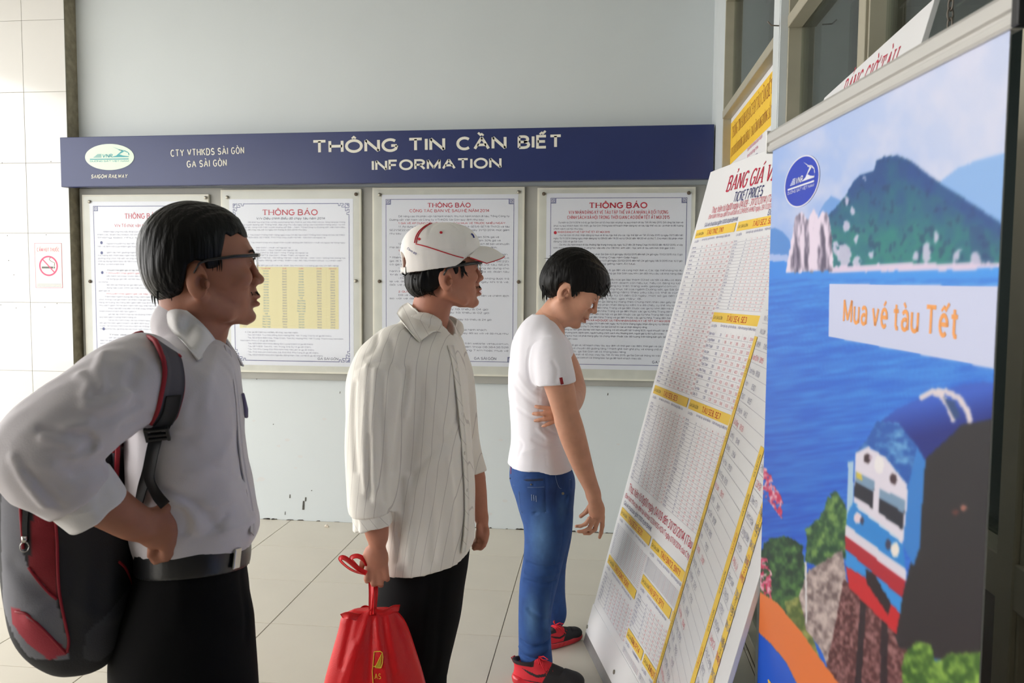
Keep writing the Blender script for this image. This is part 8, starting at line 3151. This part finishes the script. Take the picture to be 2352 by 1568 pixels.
stitch([(1172, 1098), (1210, 1102), (1247, 1101)], .004, mat('dark_denim_band', (44, 56, 84), rough=.9), 'pocket_band')
stitch([(1180, 1114), (1215, 1119), (1250, 1118)])
stitch([(1275, 1075), (1277, 1100), (1288, 1122), (1310, 1100)])
stitch([(1192, 1128), (1200, 1178), (1254, 1177)])
for q in ((1221, 1135), (1226, 1136), (1231, 1138)):
    stitch([(q[0], q[1]), (q[0] + 1, q[1] + 14)], .0009, mat('scraped_denim', (170, 186, 214), rough=.9) if q[0] == 1221 else bpy.data.materials['scraped_denim'], 'abrasion')
stitch([(1174, 1072), (1174, 1088)], .0016, M_redtrim, 'belt_loop')
c0 = f3.surf(J, 1293, 1133, .0)
obj('rivet', MB().tube([c0, c0 + J.normal(c0) * .003], .005, 12), M_screw, jeans)
c0 = f3.surf(J, 1220, 1112, .0)
obj('rivet', MB().tube([c0, c0 + J.normal(c0) * .003], .003, 10), M_screw, jeans)

# trainers
M_shoeu = mat('black_and_red_trainer_upper', (255, 255, 255), rough=.7, vc='tint', bump=.3, bscale=500)
M_sole = mat('red_rubber_sole', (206, 32, 48), rough=.3, coat=.3)
M_lace = mat('red_lace', (214, 26, 44), rough=.7)


def trainer(heel, toe, vh, vt, zs, name='trainer'):
    """heel, toe: pixels of the sole ends on the floor"""
    A, Bp = f3.w2l(atZ(*heel)), f3.w2l(atZ(*toe))
    A[2] = Bp[2] = 0
    ln = np.linalg.norm(Bp - A)
    ex_ = (Bp - A) / ln
    Rz = np.array([[ex_[0], -ex_[1], 0], [ex_[1], ex_[0], 0], [0, 0, 1]])
    k = ln / .285
    g = thing(name, '', '')
    del g['label'], g['category']
    g.parent = f3.root
    F = Field((-.02, -.062, .0), (.30, .062, .15), .0024)
    F.add(loft([[.03, .138, .138, 0, .046, 2.4], [.045, .136, .136, 0, .045, 2.4], [.058, .128, .126, 0, .043, 2.4], [.066, .108, .106, 0, .040, 2.3], [.078, .078, .077, 0, .036, 2.2], [.088, .055, .058, 0, .034, 2.2], [.098, .044, .050, 0, .032, 2.2]]), .0)
    F.add(ell((.225, 0, .04), (.052, .044, .030)), .01)
    F.add(cone((.2, 0, .052), (.105, 0, .085), .024, .022, 1.2), .02)
    F.cut(ell((.042, 0, .112), (.038, .024, .034)), .005)
    F.clip_plane((0, 0, .026), (0, 0, -1), .002)
    F.crease(np.array([(.19, .03, .068), (.2, 0, .076), (.19, -.03, .068)]), -.003, .004)
    V, Qs = F.nets()
    c = np.zeros((len(V), 3))
    c[:] = np.array(srgb(30, 28, 32)[:3])
    red = np.array(srgb(214, 34, 50)[:3])
    # red quarter from heel to eyelets
    m = (V[:, 0] < .125 + (V[:, 2] - .04) * .5) & (V[:, 2] > .036)
    c[m] = red
    m = (V[:, 2] > .086) & (V[:, 0] < .085)
    c[m] = np.array(srgb(36, 20, 24)[:3])
    m = inpoly(V[:, 0], V[:, 2], [(.035, .078), (.07, .06), (.105, .052), (.135, .06), (.142, .082), (.128, .068), (.1, .062), (.07, .07)]) & (np.abs(V[:, 1]) > .02)
    c[m] = np.array(srgb(34, 24, 28)[:3])
    Vt = (V * k) @ Rz.T + A
    me = fast_mesh('upper', Vt, Qs)
    ca = me.color_attributes.new('tint', 'FLOAT_COLOR', 'POINT')
    ca.data.foreach_set('color', np.concatenate([c, np.ones((len(V), 1))], 1).astype(np.float32).ravel())
    link('upper', me, M_shoeu, g, smooth=True)
    Fs = Field((-.02, -.066, -.004), (.30, .066, .06), .0028)
    Fs.add(loft([[.0, .138, .132, 0, .040, 2.6], [.010, .138, .142, 0, .047, 2.6], [.024, .138, .143, 0, .048, 2.6], [.034, .137, .138, 0, .045, 2.6]]), 0)
    Fs.add(ell((.03, 0, .03), (.036, .042, .016)), .01)
    Fs.clip_plane((0, 0, .001), (0, 0, -1), .002)
    for xx in (.02, .05, .08, .11, .14):
        for s in (-1, 1):
            Fs.crease(np.array([(xx, s * .05, .012), (xx + .012, s * .05, .024)]), -.003, .006)
    V2, Q2 = Fs.nets()
    me = fast_mesh('sole', (V2 * k) @ Rz.T + A, Q2)
    link('sole', me, M_sole, g, smooth=True)

    def W(p):
        return (np.asarray(p, float) * k) @ Rz.T + A
    lm = MB()
    for i in range(5):
        xx, zz = .172 - .018 * i, .079 + .0072 * i
        lm.tube([W((xx + .006, -.026, zz - .012)), W((xx, -.012, zz)), W((xx - .004, .012, zz)), W((xx - .01, .026, zz - .010))], .0024, 6)
    bx_, bz_ = .1, .112
    lm.tube([W(p) for p in ((bx_, 0, bz_), (bx_ + .02, -.012, bz_ + .012), (bx_ + .04, -.02, bz_ + .006), (bx_ + .022, -.014, bz_ - .002), (bx_, 0, bz_))], .0022, 6)
    lm.tube([W(p) for p in ((bx_, 0, bz_), (bx_ + .012, -.03, bz_ - .006), (bx_ + .04, -.044, bz_ - .04))], .002, 6)
    lm.tube([W(p) for p in ((bx_, 0, bz_), (bx_ - .004, .01, bz_ + .016), (bx_ + .008, .02, bz_ + .018), (bx_, 0, bz_))], .0022, 6)
    obj('lace', lm, M_lace, g, smooth=True)
    obj('heel_tab', MB().tube([W((.0, 0, .08)), W((-.010, 0, .098)), W((.004, 0, .106))], .003, 6), M_redtrim, g, smooth=True)
    return g


trainer((1180, 1566), (1346, 1588), 0, 0, 0)
trainer((1240, 1492), (1336, 1463), 0, 0, 0)
